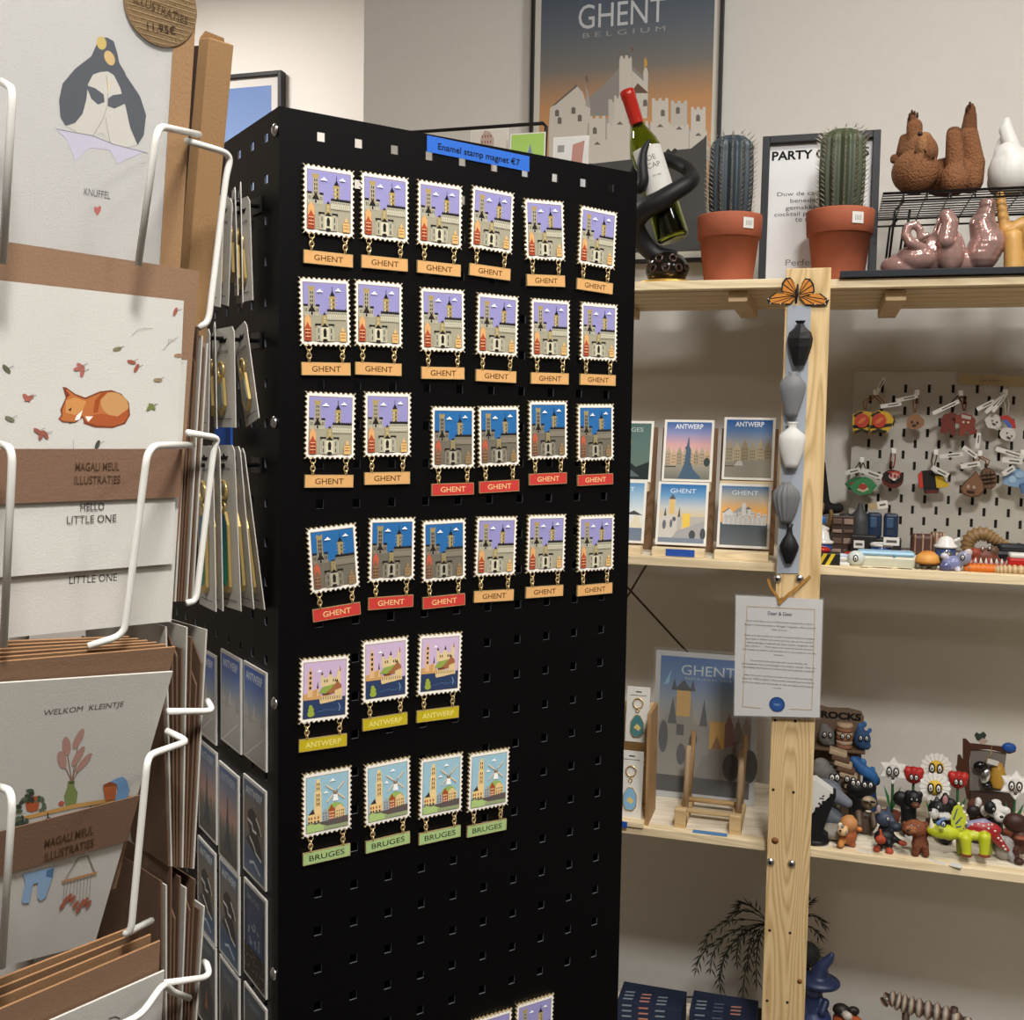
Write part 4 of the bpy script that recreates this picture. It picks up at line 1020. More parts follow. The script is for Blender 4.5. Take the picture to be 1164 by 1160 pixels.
def fan(x0, x1, y0, y1, X0_, X1_, Y0_, Y1_, n, jit, seed, w0, pocket):
    rr = random.Random(seed); tp = []; bt = []
    for i in range(n):
        t_ = i / (n - 1); tp.append((x0 + (x1 - x0) * t_ + rr.uniform(-1, 1), y0 + (y1 - y0) * t_ + rr.uniform(-jit, jit))); bt.append((X0_ + (X1_ - X0_) * t_, Y0_ + (Y1_ - Y0_) * t_))
    sidecards(tp, bt, w0, lambda i, s: '%s standing edge-on in the %s side pocket of the spinner, %s' % (s, pocket, N2[i] if i < n - 1 else 'outermost'), seed)
fan(213, 236, 380, 385, 196, 219, 684, 684, 8, 12, 1, -.022, 'second')
fan(184, 235, 735, 728, 192, 220, 985, 988, 10, 26, 2, -.020, 'third')
fan(184, 232, 1000, 1020, 186, 214, 1290, 1290, 10, 22, 3, -.020, 'lowest')
# ------------------------------------------------------------------ things on the top board and the wall above it
MPP = lambda Y, x: (onY(x + 1, 400, Y) - onY(x, 400, Y)).length
# framed poster on the wall
pm_ = frame(V((-.400, YW - .004, 1.874)), (1, 0, 0), (0, 0, 1))
pw, ph = .376, .545
po = thing('framed_poster', 'large black-framed GHENT poster with pale castle under an orange sky', 'poster', pm_)
m = MB('granule')
for (x, y, a, b) in ((-pw / 2 + .003, ph / 2, .006, ph), (pw / 2 - .003, ph / 2, .006, ph), (0, .003, pw - .012, .006), (0, ph - .003, pw - .012, .006)): m.box((x, y, .011), (a, b, .022), '#161618', .0006)
m.build('frame', po)
MB('paper').rect(-pw / 2 + .005, .005, pw / 2 - .005, ph - .005, .012, '#cdc8bd').build('paper', po)
m = MB('ink'); iw, ih = pw - .036, ph - .040
p = Pic(m, iw, ih, .0122, 0, ph / 2)
sky(p, ['#505a68', '#626971', '#7a7670', '#bb8d62', '#c99468', '#b98d68', '#8f8478', '#6c6a68'])
lpo = local(pm_)
def PP(L, c): # poster shapes traced in place
    k = [lpo(*q) for q in Z(L, 590, 0, .28460)]
    k = [(max(-iw / 2, min(iw / 2, x)), max(ph / 2 - ih / 2, min(ph / 2 + ih / 2, y))) for x, y in k]
    m.poly(k, p.zz(), c)
WP, WS, WD = '#c9c3b9', '#a59f98', '#6f6862'
PP([(265,470),(280,400),(350,340),(395,290),(430,250),(470,285),(520,330),(520,470)], '#8f8a85')
PP([(125,520),(130,440),(160,410),(235,348),(262,380),(275,430),(290,440),(290,660),(125,660)], WP); PP([(135,432),(235,345),(240,352),(150,428)], WD)
PP([(270,430),(275,380),(268,345),(282,375),(290,440)], WS); PP([(268,315),(276,308),(284,330),(276,340)], WD)
PP([(405,500),(405,250),(410,232),(420,232),(420,242),(428,242),(428,230),(440,230),(440,242),(448,242),(448,232),(455,240),(456,500)], WP)
PP([(456,290),(500,330),(520,370),(515,480),(456,480)], WP); PP([(450,380),(478,340),(522,380)], '#6b5548'); PP([(500,300),(505,280),(515,280),(520,300),(518,370),(503,350)], WP); PP([(503,250),(510,235),(518,262),(512,280),(504,278)], '#c79a4e'); PP([(452,195),(462,205),(458,215),(452,210)], '#7a5a4a')
def tw(a, b, t, btm, c, n=3):
    d = (b - a) / (2 * n - 1); L = [(a, btm), (a, t)]
    for i in range(n): L += [(a + 2 * i * d, t - 10), (a + (2 * i + 1) * d, t - 10)] + ([(a + (2 * i + 1) * d, t), (a + (2 * i + 2) * d, t)] if i < n - 1 else [])
    PP(L + [(b, btm)], c)
PP([(270,660),(280,500),(340,480),(500,500),(600,520),(750,520),(770,640),(600,760)], WS)
for a, b, t in ((285,350,480),(362,440,415),(385,430,400),(470,520,500),(535,600,410),(610,675,420),(690,748,445)):
    tw(a, b, t, 700, mix(WP, WS, .3 if a in (362, 610) else .0)); tw(a - 6, b + 6, t + 95, 700, WP, 4); PP([((a + b) / 2 - 14, t + 105), ((a + b) / 2, t + 92), ((a + b) / 2 + 14, t + 105)], WD)
for (a, b) in ((150,450),(215,440),(160,480),(240,470),(300,520),(570,450),(630,440),(710,470),(500,410)): PP([(a, b), (a + 8, b - 6), (a + 16, b), (a + 16, b + 22), (a, b + 22)], WD)
PP([(100,1060),(100,640),(300,660),(480,640),(600,610),(620,615),(640,605),(690,600),(740,560),(752,545),(752,1060)], '#4e4d4c')
PP([(590,610),(600,600),(612,612),(625,598),(640,608),(600,640)], '#3a3938')
a_ = lpo(659, 36); b_ = lpo(757, 36); c_ = lpo(659, 9); m.text('GHENT', (a_[0] + b_[0]) / 2, a_[1], c_[1] - a_[1], p.zz(), '#c2c5c8', w=b_[0] - a_[0])
a_ = lpo(664, 46); b_ = lpo(757, 46); m.text('B E L G I U M', (a_[0] + b_[0]) / 2, a_[1], .0095, p.zz(), '#9a9896', w=b_[0] - a_[0])
m.build('print', po, label='pale castle, orange sky and the words GHENT BELGIUM')
# framed picture far behind on the left
fm = frame(V((-1.66, Y1 - .004, 1.95)), (1, 0, 0), (0, 0, 1)); lf = local(fm)
x1, y1 = lf(325, 83); fw, fh = .62, y1
fo = thing('framed_picture', 'black-framed blue picture on the far bright wall, above the column side', 'picture', fm)
m = MB('granule')
for (x, y, a, b) in ((x1 - fw + .006, fh / 2, .012, fh), (x1 - .006, fh / 2, .012, fh), (x1 - fw / 2, .006, fw - .024, .012), (x1 - fw / 2, fh - .006, fw - .024, .012)): m.box((x, y, .015), (a, b, .03), '#141416', .001)
m.build('frame', fo)
MB('paper').rect(x1 - fw + .011, .011, x1 - .011, fh - .011, .018, '#cfcac4').build('mount', fo)
m = MB('gloss'); p = Pic(m, fw - .078, fh - .078, .0185, x1 - fw / 2, fh / 2); sky(p, ['#6f86b4', '#7f93ba', '#98a6c2', '#c3c6cc']); m.build('print', fo)
fo.location.z -= 0
# wire card rack with postcards behind the column
ZT = ZS[0]
r0 = onY(440, 149, 1.86); r1 = onY(621, 140, 1.86)
wr = thing('postcard_rack', 'black wire postcard rack standing on the top board behind the column', 'card rack', V(((r0.x + r1.x) / 2, 1.87, ZT)))
wi = wr.matrix_world.inverted(); m = MB('wire'); zt = r1.z
def rp(x, y, z): return wi @ V((x, y, z))
m.tube([rp(r0.x, 1.83, ZT + .003), rp(r0.x, 1.86, zt - .006), rp(r0.x + .006, 1.86, zt), rp(r1.x - .006, 1.86, zt), rp(r1.x, 1.86, zt - .006), rp(r1.x, 1.83, ZT + .003)], .0034, '#131314', 8)
m.build('back_loop', wr)
for z in (ZT + .02, onY(600, 150, 1.84).z - .153):
    MB('wire').tube([rp(r0.x, 1.845, z), rp(r0.x, 1.815, z), rp(r1.x, 1.815, z), rp(r1.x, 1.845, z), rp(r0.x, 1.845, z)], .002, '#131314', 6).build('tray_wire', wr)
MB('wire').tube([rp(r0.x, 1.81, ZT + .004), rp(r1.x, 1.81, ZT + .004)], .003, '#131314', 6).build('foot_wire', wr)
def pc(x0, y0, x1, Y, view, lab, hh=.15, bd=.05, mname='ink'):
    P = onY(x0, y0, Y); Q = onY(x1, y0, Y); w = Q.x - P.x
    return card('postcard', lab, 'postcard', frame(V(((P.x + Q.x) / 2, Y, P.z - hh)), (1, 0, 0), (0, .05, 1)), w, hh, view, bd, .001, mname)
def v_pink(p):
    sky(p, ['#d8d2c8', '#cfc9c0']); p.p([(.2, 1), (.25, .1), (.35, .0), (.5, .02), (.62, .1), (.62, 1)], '#b9a598')
    for i in range(4):
        for j in range(8): p.r(.28 + i * .08, .06 + j * .07, .31 + i * .08, .09 + j * .07, '#8a3c34')
def v_green(p):
    sky(p, ['#a9cf6a', '#b4d67a']); p.p([(.3, 1), (.32, .5), (.42, .3), (.58, .12), (.62, .3), (.8, .6), (.85, 1)], '#c9cdd2'); p.p([(.42, .35), (.58, .12), (.72, .4)], '#7d8fae')
def v_white(p):
    sky(p, ['#e3e2df', '#d6d4d0']); p.p([(.55, .1), (.9, .05), (.8, .6), (.5, .5)], '#b9877a'); p.r(.1, .1, .3, .2, '#9a9694'); p.r(.2, .5, .9, .9, '#c4c6c8')
pc(534, 147, 577, 1.845, v_pink, 'postcard with speckled red tower, left of the green postcard in the wire rack', bd=.02)
pc(579, 151, 619, 1.835, v_green, 'lime green postcard with blue-roofed tower in the wire rack', bd=.03)
o = pc(627, 153, 668, 1.85, v_white, 'pale glossy postcard right of the wire rack', .13, .03, 'gloss')
MB('wire').box((0, -.001, .006), (.05, .05, .004), '#1a1a1a').build('foot', o); o.location.z = ZT
for c in [c for c in COL.objects if c.parent == o and c.name.startswith(('sheet', 'print'))]: c.location.y = onY(640, 153, 1.85).z - ZT - .13
zz_ = onY(640, 153, 1.85).z - ZT - .13
MB('wire').tube([(0, .008, -.002), (0, zz_ + .02, -.003)], .002, '#1a1a1a').build('stem', o)

# bottle in tentacle holder
YBt = 1.80
def bt(x, y, dy=0): return onY(700 + x * .2069, 90 + y * .2069, YBt + dy)
b0, b1 = bt(318, 885), bt(62, 70)
ax = (b1 - b0); BL = ax.length; ax.normalize()
right = V((0, -1, 0)).cross(ax).normalized() * -1
bz = frame(b0, ax.cross(V((0, -1, 0))) , V((0, -1, 0)))
bx_ = ax.cross(V((0, 1, 0))).normalized(); by_ = ax.cross(bx_)
BM = Matrix((bx_, by_, ax)).transposed().to_4x4(); BM.translation = b0
bo = thing('wine_bottle', 'green glass wine bottle with red cap tilted in the black tentacle holder', 'bottle', BM)
rb = sz(176 * .2069 / 2, b0)
prof = [(0, 0), (.8, 0), (.97, .012), (1, .03), (1, .58), (.97, .62), (.86, .665), (.66, .71), (.48, .75), (.40, .79), (.39, .96), (.43, .965), (.43, .99), (.36, 1)]
prof = [(max(.0004, a) * rb, b * BL) for a, b in prof]
inn = [(max(.0003, a - .002), min(max(b, .006), BL - .002)) for a, b in prof][:-2]
m = MB('glass').lathe(prof, '#a9b43c', 40); m.lathe([(a, b) for a, b in inn], '#a9b43c', 40)
# inner wall reversed
n0 = len(m.f) // 2
m.f = m.f[:n0] + [f[::-1] for f in m.f[n0:]]
m.build('glass_body', bo)
MB('gloss').lathe([(a - .0006, b + .0008) for a, b in inn[1:8] if b < .56 * BL] + [(.0005, .56 * BL)], '#141a0a', 32).build('wine', bo)
MB('gloss').lathe([(.415 * rb, .775 * BL), (.43 * rb, .78 * BL), (.45 * rb, .955 * BL), (.48 * rb, .96 * BL), (.48 * rb, 1.0 * BL), (.44 * rb, 1.006 * BL), (.001, 1.007 * BL)], '#b02a20', 32).build('cap', bo, label='red screw cap')
m = MB('paper'); n = 18; vs = []; a0, a1 = R(200), R(340)
# direction towards the viewer in bottle coordinates
vd = BM.to_3x3().inverted() @ (EYE - b0); ac = math.atan2(vd.y, vd.x) + R(12)
for j, zf in enumerate((.24, .60)):
    for i in range(n + 1):
        a = ac - R(62) + R(124) * i / n; vs.append(((rb + .0004) * math.cos(a), (rb + .0004) * math.sin(a), zf * BL))
m.add(vs, [(i, i + 1, n + 2 + i, n + 1 + i) for i in range(n)], '#d3d0ca', True)
lb = m.build('label', bo, label='white paper bottle label')
m = MB('ink')
for s_, zf, hh in (('DE', .505, .0085), ('CAP', .455, .0085), ('wit wijn', .40, .003)):
    vs, fs, bw, bh = text_mesh(s_, .0); k = hh / bh
    m.add([((rb + .0008) * math.cos(ac + (x * k - bw * k / 2) / rb), (rb + .0008) * math.sin(ac + (x * k - bw * k / 2) / rb), zf * BL + y * k) for x, y in vs], fs, '#77756f')
if True: m.build('lettering', lb)
pts = [(330,985,0,.013),(210,960,.0,.015),(130,870,-.012,.0165),(105,790,-.030,.0175),(160,715,-.046,.0175),(240,670,-.052,.0165),(320,620,-.050,.0150),(395,575,-.036,.0138),(425,540,-.010,.0128),(400,500,.020,.012),(340,465,.036,.0115),(260,440,.042,.011),(170,450,.036,.0105),(110,500,.016,.010),(95,560,-.012,.0100),(125,600,-.030,.0100),(150,560,-.036,.0095),(145,480,-.036,.0088),(150,410,-.034,.007),(170,360,-.032,.0045),(190,333,-.030,.0018)]
P_ = [bt(x, y, dy) for x, y, dy, r in pts]; Rr = [r for *_, r in pts]
def smooth(P, Rv, k=5):
    out = []; rr = []
    n = len(P)
    for i in range(n - 1):
        p0, p1, p2, p3 = P[max(i - 1, 0)], P[i], P[i + 1], P[min(i + 2, n - 1)]
        for j in range(k):
            t = j / k; out.append(.5 * ((2 * p1) + (p2 - p0) * t + (2 * p0 - 5 * p1 + 4 * p2 - p3) * t * t + (3 * p1 - p0 - 3 * p2 + p3) * t ** 3)); rr.append(Rv[i] * (1 - t) + Rv[i + 1] * t)
    out.append(P[-1]); rr.append(Rv[-1]); return out, rr
pp_, rr_ = smooth(P_, Rr)
base = bt(282, 1000); base.z = ZT
ho = thing('bottle_holder', 'black tentacle-shaped bottle holder on a small gold plate', 'bottle holder', base); hi_ = ho.matrix_world.inverted()
MB('granule').tube([hi_ @ q for q in pp_], rr_, '#1b1b1d', 18).build('tentacle', ho)
zb = bt(282, 975).z - ZT
m = MB('gloss'); m.lathe([(.018, .012), (.031, .015), (.036, .026), (.034, .042), (.026, .054), (.012, .060), (.001, .061)], '#17130f', 32)
m.build('foot', ho)
for (a, z) in ((-120, .030), (-85, .030), (-50, .030), (-105, .046), (-65, .046), (-20, .032), (-150, .04)):
    a = R(a) ; rr = .036 if z < .035 else .0325; c = V((rr * math.cos(a), rr * math.sin(a), z))
    q = V((math.cos(a), math.sin(a), .2)).normalized().to_track_quat('Z', 'Y').to_matrix().to_4x4()
    MB('gloss').at(Matrix.Translation(c) @ q).ring((0, 0, .001), .0058, .0018, '#3a2a22', n=18).build('sucker', ho)
MB('gold').lathe([(.034, 0), (.046, .002), (.052, .006), (.052, .0085), (.044, .011), (.030, .0135), (.001, .0138)], '#e0b45c', 40).build('plate', ho, label='gold plate')

# cacti in terracotta pots
def cactus(name, label, px, rim, neck, yrim, ytop, Y, tint, tint2, seed, stx):
    P = onY(px, 305, Y); P.z = ZT
    t = thing('potted_cactus', label, 'cactus', P, 'cactus cocktail-stick holders')
    zr = onY(px, yrim, Y).z - ZT; r = sz(rim / 2, P); zt = onY(px, ytop, Y).z - ZT; rc = sz(neck / 2, P)
    m = MB('clay').lathe([(.001, 0), (r * .72, 0), (r * .74, .003), (r * .90, zr * .66), (r * .93, zr * .66), (r * .97, zr * .67), (r, zr * .98), (r * .985, zr), (r * .90, zr), (r * .86, zr * .94), (.001, zr * .93)], '#a65a3e', 48); m.build('pot', t, label='terracotta flower pot')
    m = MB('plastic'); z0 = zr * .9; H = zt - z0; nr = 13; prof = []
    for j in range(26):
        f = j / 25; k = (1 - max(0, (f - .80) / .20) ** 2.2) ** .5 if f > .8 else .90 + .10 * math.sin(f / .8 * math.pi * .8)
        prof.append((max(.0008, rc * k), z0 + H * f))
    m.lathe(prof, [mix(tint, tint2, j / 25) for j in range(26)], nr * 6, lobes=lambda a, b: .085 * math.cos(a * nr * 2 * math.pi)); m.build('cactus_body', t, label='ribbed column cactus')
    m = MB('leaf'); rr = random.Random(seed)
    for i in range(nr):
        a = 2 * math.pi * i / nr
        for j in range(20):
            f = (j + .5 + rr.uniform(-.2, .2)) / 20.5; k = prof[int(f * 25)][0] * 1.06; z = z0 + H * f
            for s_ in (-1, 1):
                d = V((math.cos(a + s_ * .25), math.sin(a + s_ * .25), .75)).normalized(); o = V((k * math.cos(a), k * math.sin(a), z))
                L = .0105 * rr.uniform(.7, 1.2); e = d.orthogonal().normalized() * .0008; e2 = d.cross(e).normalized() * .0008
                m.add([o + e, o - e * .5 + e2, o - e * .5 - e2, o + d * L], [(0, 1, 3), (1, 2, 3), (2, 0, 3)], '#b9b19e')
    sp_ = m.build('spines', t, label='pale cactus spines'); sp_['kind'] = 'stuff'
    a = math.atan2(EYE.y - P.y, EYE.x - P.x) + R(stx); rs = r * 1.0; m = MB('paper'); vs = []
    for j in (0, 1):
        for i in range(5): b = a + (i / 4 - .5) * .019 / r; vs.append(((rs + .0006) * math.cos(b), (rs + .0006) * math.sin(b), zr * .76 + j * zr * .155))
    m.add(vs, [(i, i + 1, 6 + i, 5 + i) for i in range(4)], '#d9d6d0', True)
    m.use('ink')
    for i in range(5): b = a + (i / 6 - .35) * .014 / r; m.add([((rs + .0009) * math.cos(b + u), (rs + .0009) * math.sin(b + u), zr * (.80 + v * .07)) for u, v in ((0, 0), (.012, 0), (.012, 1), (0, 1))], [(0, 1, 2, 3)], '#555')
    m.build('price_sticker', t, label='small white price sticker')
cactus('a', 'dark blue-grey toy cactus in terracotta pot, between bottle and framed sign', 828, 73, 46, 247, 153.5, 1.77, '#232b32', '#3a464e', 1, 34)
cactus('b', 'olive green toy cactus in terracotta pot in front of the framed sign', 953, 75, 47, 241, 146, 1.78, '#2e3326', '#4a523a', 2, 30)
# framed sign
ys = 1.86
sM = frame(V((onY(935, 300, ys).x, ys, ZT)), (1, 0, 0), (0, .06, 1)); ls = local(sM)
a_ = ls(868, 150); b_ = ls(1001, 158); c_ = ls(869, 150)
sw = b_[0] - a_[0]; sh = (a_[1] + b_[1]) / 2; sxm = (a_[0] + b_[0]) / 2
sg = thing('framed_sign', 'black-framed PARTY CACTUS sign leaning behind the cacti', 'sign', sM)
m = MB('granule')
for (x, y, a, b) in ((sxm - sw / 2 + .006, sh / 2, .012, sh), (sxm + sw / 2 - .006, sh / 2, .012, sh), (sxm, .006, sw - .024, .012), (sxm, sh - .006, sw - .024, .012)): m.box((x, y, .004), (a, b, .018), '#232529', .0008)
m.build('frame', sg); MB('paper').rect(sxm - sw / 2 + .01, .01, sxm + sw / 2 - .01, sh - .01, .002, '#e2e2e2').build('paper', sg)
m = MB('ink')
def st_(s, x, y, h, w, c='#55565a', al='C', bold=0): q = ls(x, y); m.text(s, q[0], q[1], sz(h, sM.translation), .0024, c, al, sz(w, sM.translation) * 1.04, bold)
st_('PARTY CACTUS', 932, 180, 10, 102, '#1c1c1e', bold=.03)
for s_, y, w in (('Duw de cactus naar', 222, 74), ('beneden om', 230, 46), ('gemakkelijk de', 238, 56), ('cocktail prikkers eruit', 245, 80), ('te nemen', 252, 36)): st_(s_, 923, y, 4.6, w)
st_('Perfect', 912, 302, 7, 36, '#8a8b8e')
m.build('lettering', sg)
# wire rack on the right
RX0 = onY(1004, 220, 1.755).x; RX1 = .95; RZ_ = onY(1010, 220, 1.755).z; RY0, RY1 = 1.755, 1.965
wk = thing('wire_riser', 'black wire grid riser shelf on the tray, under the brown bear', 'wire shelf', V(((RX0 + RX1) / 2, (RY0 + RY1) / 2, TRAYZ))); wki = wk.matrix_world.inverted()
m = MB('wire'); g = lambda x, y, z: wki @ V((x, y, z))
m.tube([g(RX0, RY0, RZ_), g(RX1, RY0, RZ_), g(RX1, RY1, RZ_), g(RX0, RY1, RZ_)], .0022, '#121213', 6, True); m.tube([g(RX0, RY0, RZ_ - .012), g(RX1, RY0, RZ_ - .012), g(RX1, RY1, RZ_ - .012), g(RX0, RY1, RZ_ - .012)], .0018, '#121213', 6, True)
i = 0; x = RX0 + .03
while x < RX1: m.tube([g(x, RY0, RZ_ - .012), g(x, RY0, RZ_ - .001), g(x, RY1, RZ_ - .001), g(x, RY1, RZ_ - .012)], .0011, '#121213', 5); x += .034
for k in range(1, 11): y = RY0 + (RY1 - RY0) * k / 11; m.tube([g(RX0, y, RZ_), g(RX1, y, RZ_)], .0011, '#121213', 5)
m.build('grid', wk)
for x in (RX0 + .020, RX1 - .02):
    for y in (RY0 + .035, RY1 - .03):
        MB('wire').tube([g(x + .012, y, RZ_ - .006), g(x, y, RZ_ - .02), g(x - .008, y, TRAYZ + .003), g(x + .012, y, TRAYZ + .003), g(x + .022, y, RZ_ - .02)], .0022, '#121213', 6).build('leg', wk)
# bear on its back
kz = .1983
def fig(name, label, cat, ox, oy, k, Yc, prims, vox, m, floor, group=None, anchor=None, smooth=3):
    cx_ = anchor or prims[0][1]
    P = onY(ox + cx_[0] * k, oy + cx_[1] * k, Yc); P.z = floor
    t = thing(name, label, cat, P, group); iv = t.matrix_world.inverted(); out = []
    def pt(c): return iv @ onY(ox + c[0] * k, oy + c[1] * k, Yc + (c[2] if len(c) > 2 else 0))
    dz = 0
    for p in prims:
        if p[0] == 'e':
            r = p[2]; s_ = sz(k, P)
            out.append(('e', pt(p[1]), tuple(a * s_ for a in (r if isinstance(r, tuple) else (r, r, r))), p[3], *( [ry(p[4])] if len(p) > 4 else [])))
        else:
            s_ = sz(k, P); out.append(('c', pt(p[1]), pt(p[2]), p[3] * s_, p[4] * s_, p[5]))
    low = 1e9
    for p in out:
        if p[0] == 'e': low = min(low, p[1].z - p[2][2])
        else: low = min(low, p[1].z - p[3], p[2].z - p[4])
    # rest on the board: what would sink is raised to it, what would hover is let down
    if low > 0:
        if low > .004: print('HOVER', name, round(low, 4))
        for i, p in enumerate(out):
            if p[0] == 'e': out[i] = (p[0], p[1] - V((0, 0, low)), *p[2:])
            else: out[i] = (p[0], p[1] - V((0, 0, low)), p[2] - V((0, 0, low)), *p[3:])
    else:
        if low < -.012: print('SINK', name, round(low, 4))
        for i, p in enumerate(out):
            if p[0] == 'e': q_ = V(p[1]); q_.z = max(q_.z, p[2][2]); out[i] = (p[0], q_, *p[2:])
            else:
                q_, q2 = V(p[1]), V(p[2]); q_.z = max(q_.z, p[3]); q2.z = max(q2.z, p[4]); out[i] = (p[0], q_, q2, *p[3:])
        low = 0
    b = blob('body', out, vox, m, t, smooth=smooth)
    def tp(x, y, dy=0): q = pt((x, y, dy)); q.z -= low; return q
    return t, tp, sz(k, P)
BR = '#85593a'; BR2 = '#6c462d'; BR3 = '#9c704a'
t, tp, s_ = fig('bear_figure', 'brown bear figure lying on its back with paws in the air', 'figurine', 1000, 90, kz, 1.85, [
 ('e', (205, 510, -.03), (130, 120, 125), BR), ('e', (235, 400, -.03), (95, 85, 105), BR), ('e', (250, 320, -.03), (50, 50, 40), BR3), ('e', (245, 350, -.055), (30, 30, 60), BR3),
 ('e', (85, 435, -.01), (26, 20, 30), BR2), ('e', (287, 410, -.055), (34, 24, 30), BR2),
 ('c', (200, 420, .02), (200, 250, .02), 45, 46, BR), ('c', (200, 270, .02), (185, 205, .02), 44, 26, BR2), ('c', (130, 400, .02), (140, 320, .03), 36, 28, BR2),
 ('e', (390, 540, .0), (150, 120, 110), BR), ('c', (430, 560, -.05), (425, 540, -.05), 78, 74, BR), ('c', (435, 480, -.04), (425, 300, -.045), 56, 42, BR), ('e', (428, 275, -.045), (40, 34, 26), BR2),
 ('c', (520, 560, .0), (540, 460, .0), 72, 62, BR), ('c', (540, 460, .0), (510, 300, .0), 60, 54, BR), ('c', (510, 300, .0), (520, 190, 0), 48, 36, BR2), ('e', (520, 160, 0), (30, 30, 42), BR2),
], .0022, 'fur', RZ_ + .0022, None, (330, 600))
for (x, y, dy, r) in ((60, 0, 0, 0),):
    pass
MB('gloss').ell(tp(232, 290, -.100), (.0042, .0030, .0034), '#2c1a12', 12).build('nose', t)
for (x, y) in ((205, 395), (262, 390)): MB('gloss').ell(tp(x, y, -.128 + .055), (.0022, .0016, .0022), '#1a100c', 10).build('eye', t)
m = MB('fur')
for (x, y, dy) in ((172, 190, .01), (185, 172, .02), (200, 178, .02), (216, 186, .02)): q = tp(x, y, dy); m.ell(q, (.0022, .0022, .0060), '#4a2a1a', 8)
m.build('front_claws', t)['kind'] = 'stuff'
m = MB('fur')
for (x, y, dy) in ((505, 145, -.01), (518, 125, -.008), (532, 135, 0), (540, 150, .005)): q = tp(x, y, dy); m.ell(q, (.0024, .0024, .0060), '#4a2a1a', 8)
m.build('hind_claws', t)['kind'] = 'stuff'
WT = '#d5d3ce'
t, tp, s_ = fig('animal_figure', 'white animal figure on its back, right of the brown bear', 'figurine', 1000, 90, kz, 1.85, [
 ('e', (760, 500, -.02), (130, 110, 140), WT), ('e', (740, 420, -.02), (85, 85, 90), WT), ('e', (665, 445, .0), (30, 24, 28), WT), ('c', (760, 360, .01), (725, 260, .02), 46, 40, WT), ('c', (725, 260, .02), (730, 210, .02), 38, 24, WT), ('c', (690, 380, .03), (700, 330, .03), 34, 26, WT), ('e', (680, 560, 0), (60, 60, 80), WT),
 ('e', (920, 540, 0), (150, 110, 105), WT), ('c', (960, 480, -.02), (960, 300, -.02), 54, 40, WT), ('c', (1040, 520, .02), (1050, 240, .02), 60, 40, WT)], .0024, 'plastic', RZ_ + .0022, None, (900, 600))
PK = '#b9948c'
t, tp, s_ = fig('elephant_figure', 'shiny rose-coloured elephant figure lying on its back under the wire riser', 'figurine', 1000, 90, kz, 1.80, [
 ('e', (150, 1030, .0), (140, 90, 80), PK), ('e', (220, 980, -.01), (120, 80, 80), PK), ('e', (290, 960, .0), (130, 90, 115), PK), ('e', (420, 1010, .01), (190, 100, 90), PK), ('e', (410, 940, -.02), (75, 60, 120), PK),
 ('c', (385, 880, -.03), (405, 780, -.03), 52, 46, PK), ('c', (405, 780, -.03), (385, 740, -.03), 46, 42, PK), ('c', (330, 880, .0), (370, 760, .0), 40, 36, PK),
 ('c', (590, 960, .0), (620, 900, .0), 95, 100, PK), ('c', (620, 900, .0), (590, 790, .0), 90, 72, PK), ('c', (590, 790, .0), (620, 690, .0), 66, 44, PK), ('e', (620, 665, 0), (46, 40, 26), PK),
 ('c', (250, 930, -.02), (180, 895, -.03), 34, 30, PK), ('c', (180, 895, -.03), (150, 850, -.03), 30, 27, PK), ('c', (150, 850, -.03), (165, 800, -.03), 27, 25, PK), ('c', (165, 800, -.03), (205, 790, -.03), 25, 24, PK), ('c', (205, 790, -.03), (232, 820, -.03), 24, 22, PK), ('c', (232, 820, -.03), (235, 865, -.03), 22, 20, PK), ('c', (235, 865, -.03), (275, 850, -.03), 20, 17, PK)],
 .0018, 'silk', TRAYZ, None, (300, 1080))
TN = '#c99a56'
t, tp, s_ = fig('hand_figure', 'tan raised-finger figure at the right end of the tray', 'figurine', 1000, 90, kz, 1.79, [
 ('c', (770, 1060, 0), (765, 900, 0), 56, 50, TN), ('e', (765, 880, 0), (52, 45, 40), TN), ('c', (720, 850, .02), (690, 650, .02), 34, 27, TN), ('c', (740, 860, .02), (840, 800, .02), 44, 40, TN), ('c', (860, 1060, .02), (860, 820, .02), 60, 50, TN), ('c', (880, 900, .03), (900, 640, .03), 34, 27, TN), ('e', (810, 1085, .01), (110, 60, 30), TN)], .0022, 'plastic', TRAYZ, None, (790, 1090))
# ------------------------------------------------------------------ helpers for things on the lower boards
def F_(x, y, Y, right=(1, 0, 0), up=(0, 0, 1)): return frame(onY(x, y, Y), right, up)
def plate(parent, name, lf_, L, z0, z1, col, m='granule', side=None, k=None, label=None):
    if k: L = Z(L, *k)
    return MB(m).prism([lf_(*q) for q in L], z0, z1, col, side).build(name, parent, label=label)
def rot_box(cx, cy, w, h, a=0):
    c, s = math.cos(R(a)), math.sin(R(a)); return [(cx + x * c - y * s, cy + x * s + y * c) for x, y in ((-w / 2, -h / 2), (w / 2, -h / 2), (w / 2, h / 2), (-w / 2, h / 2))]
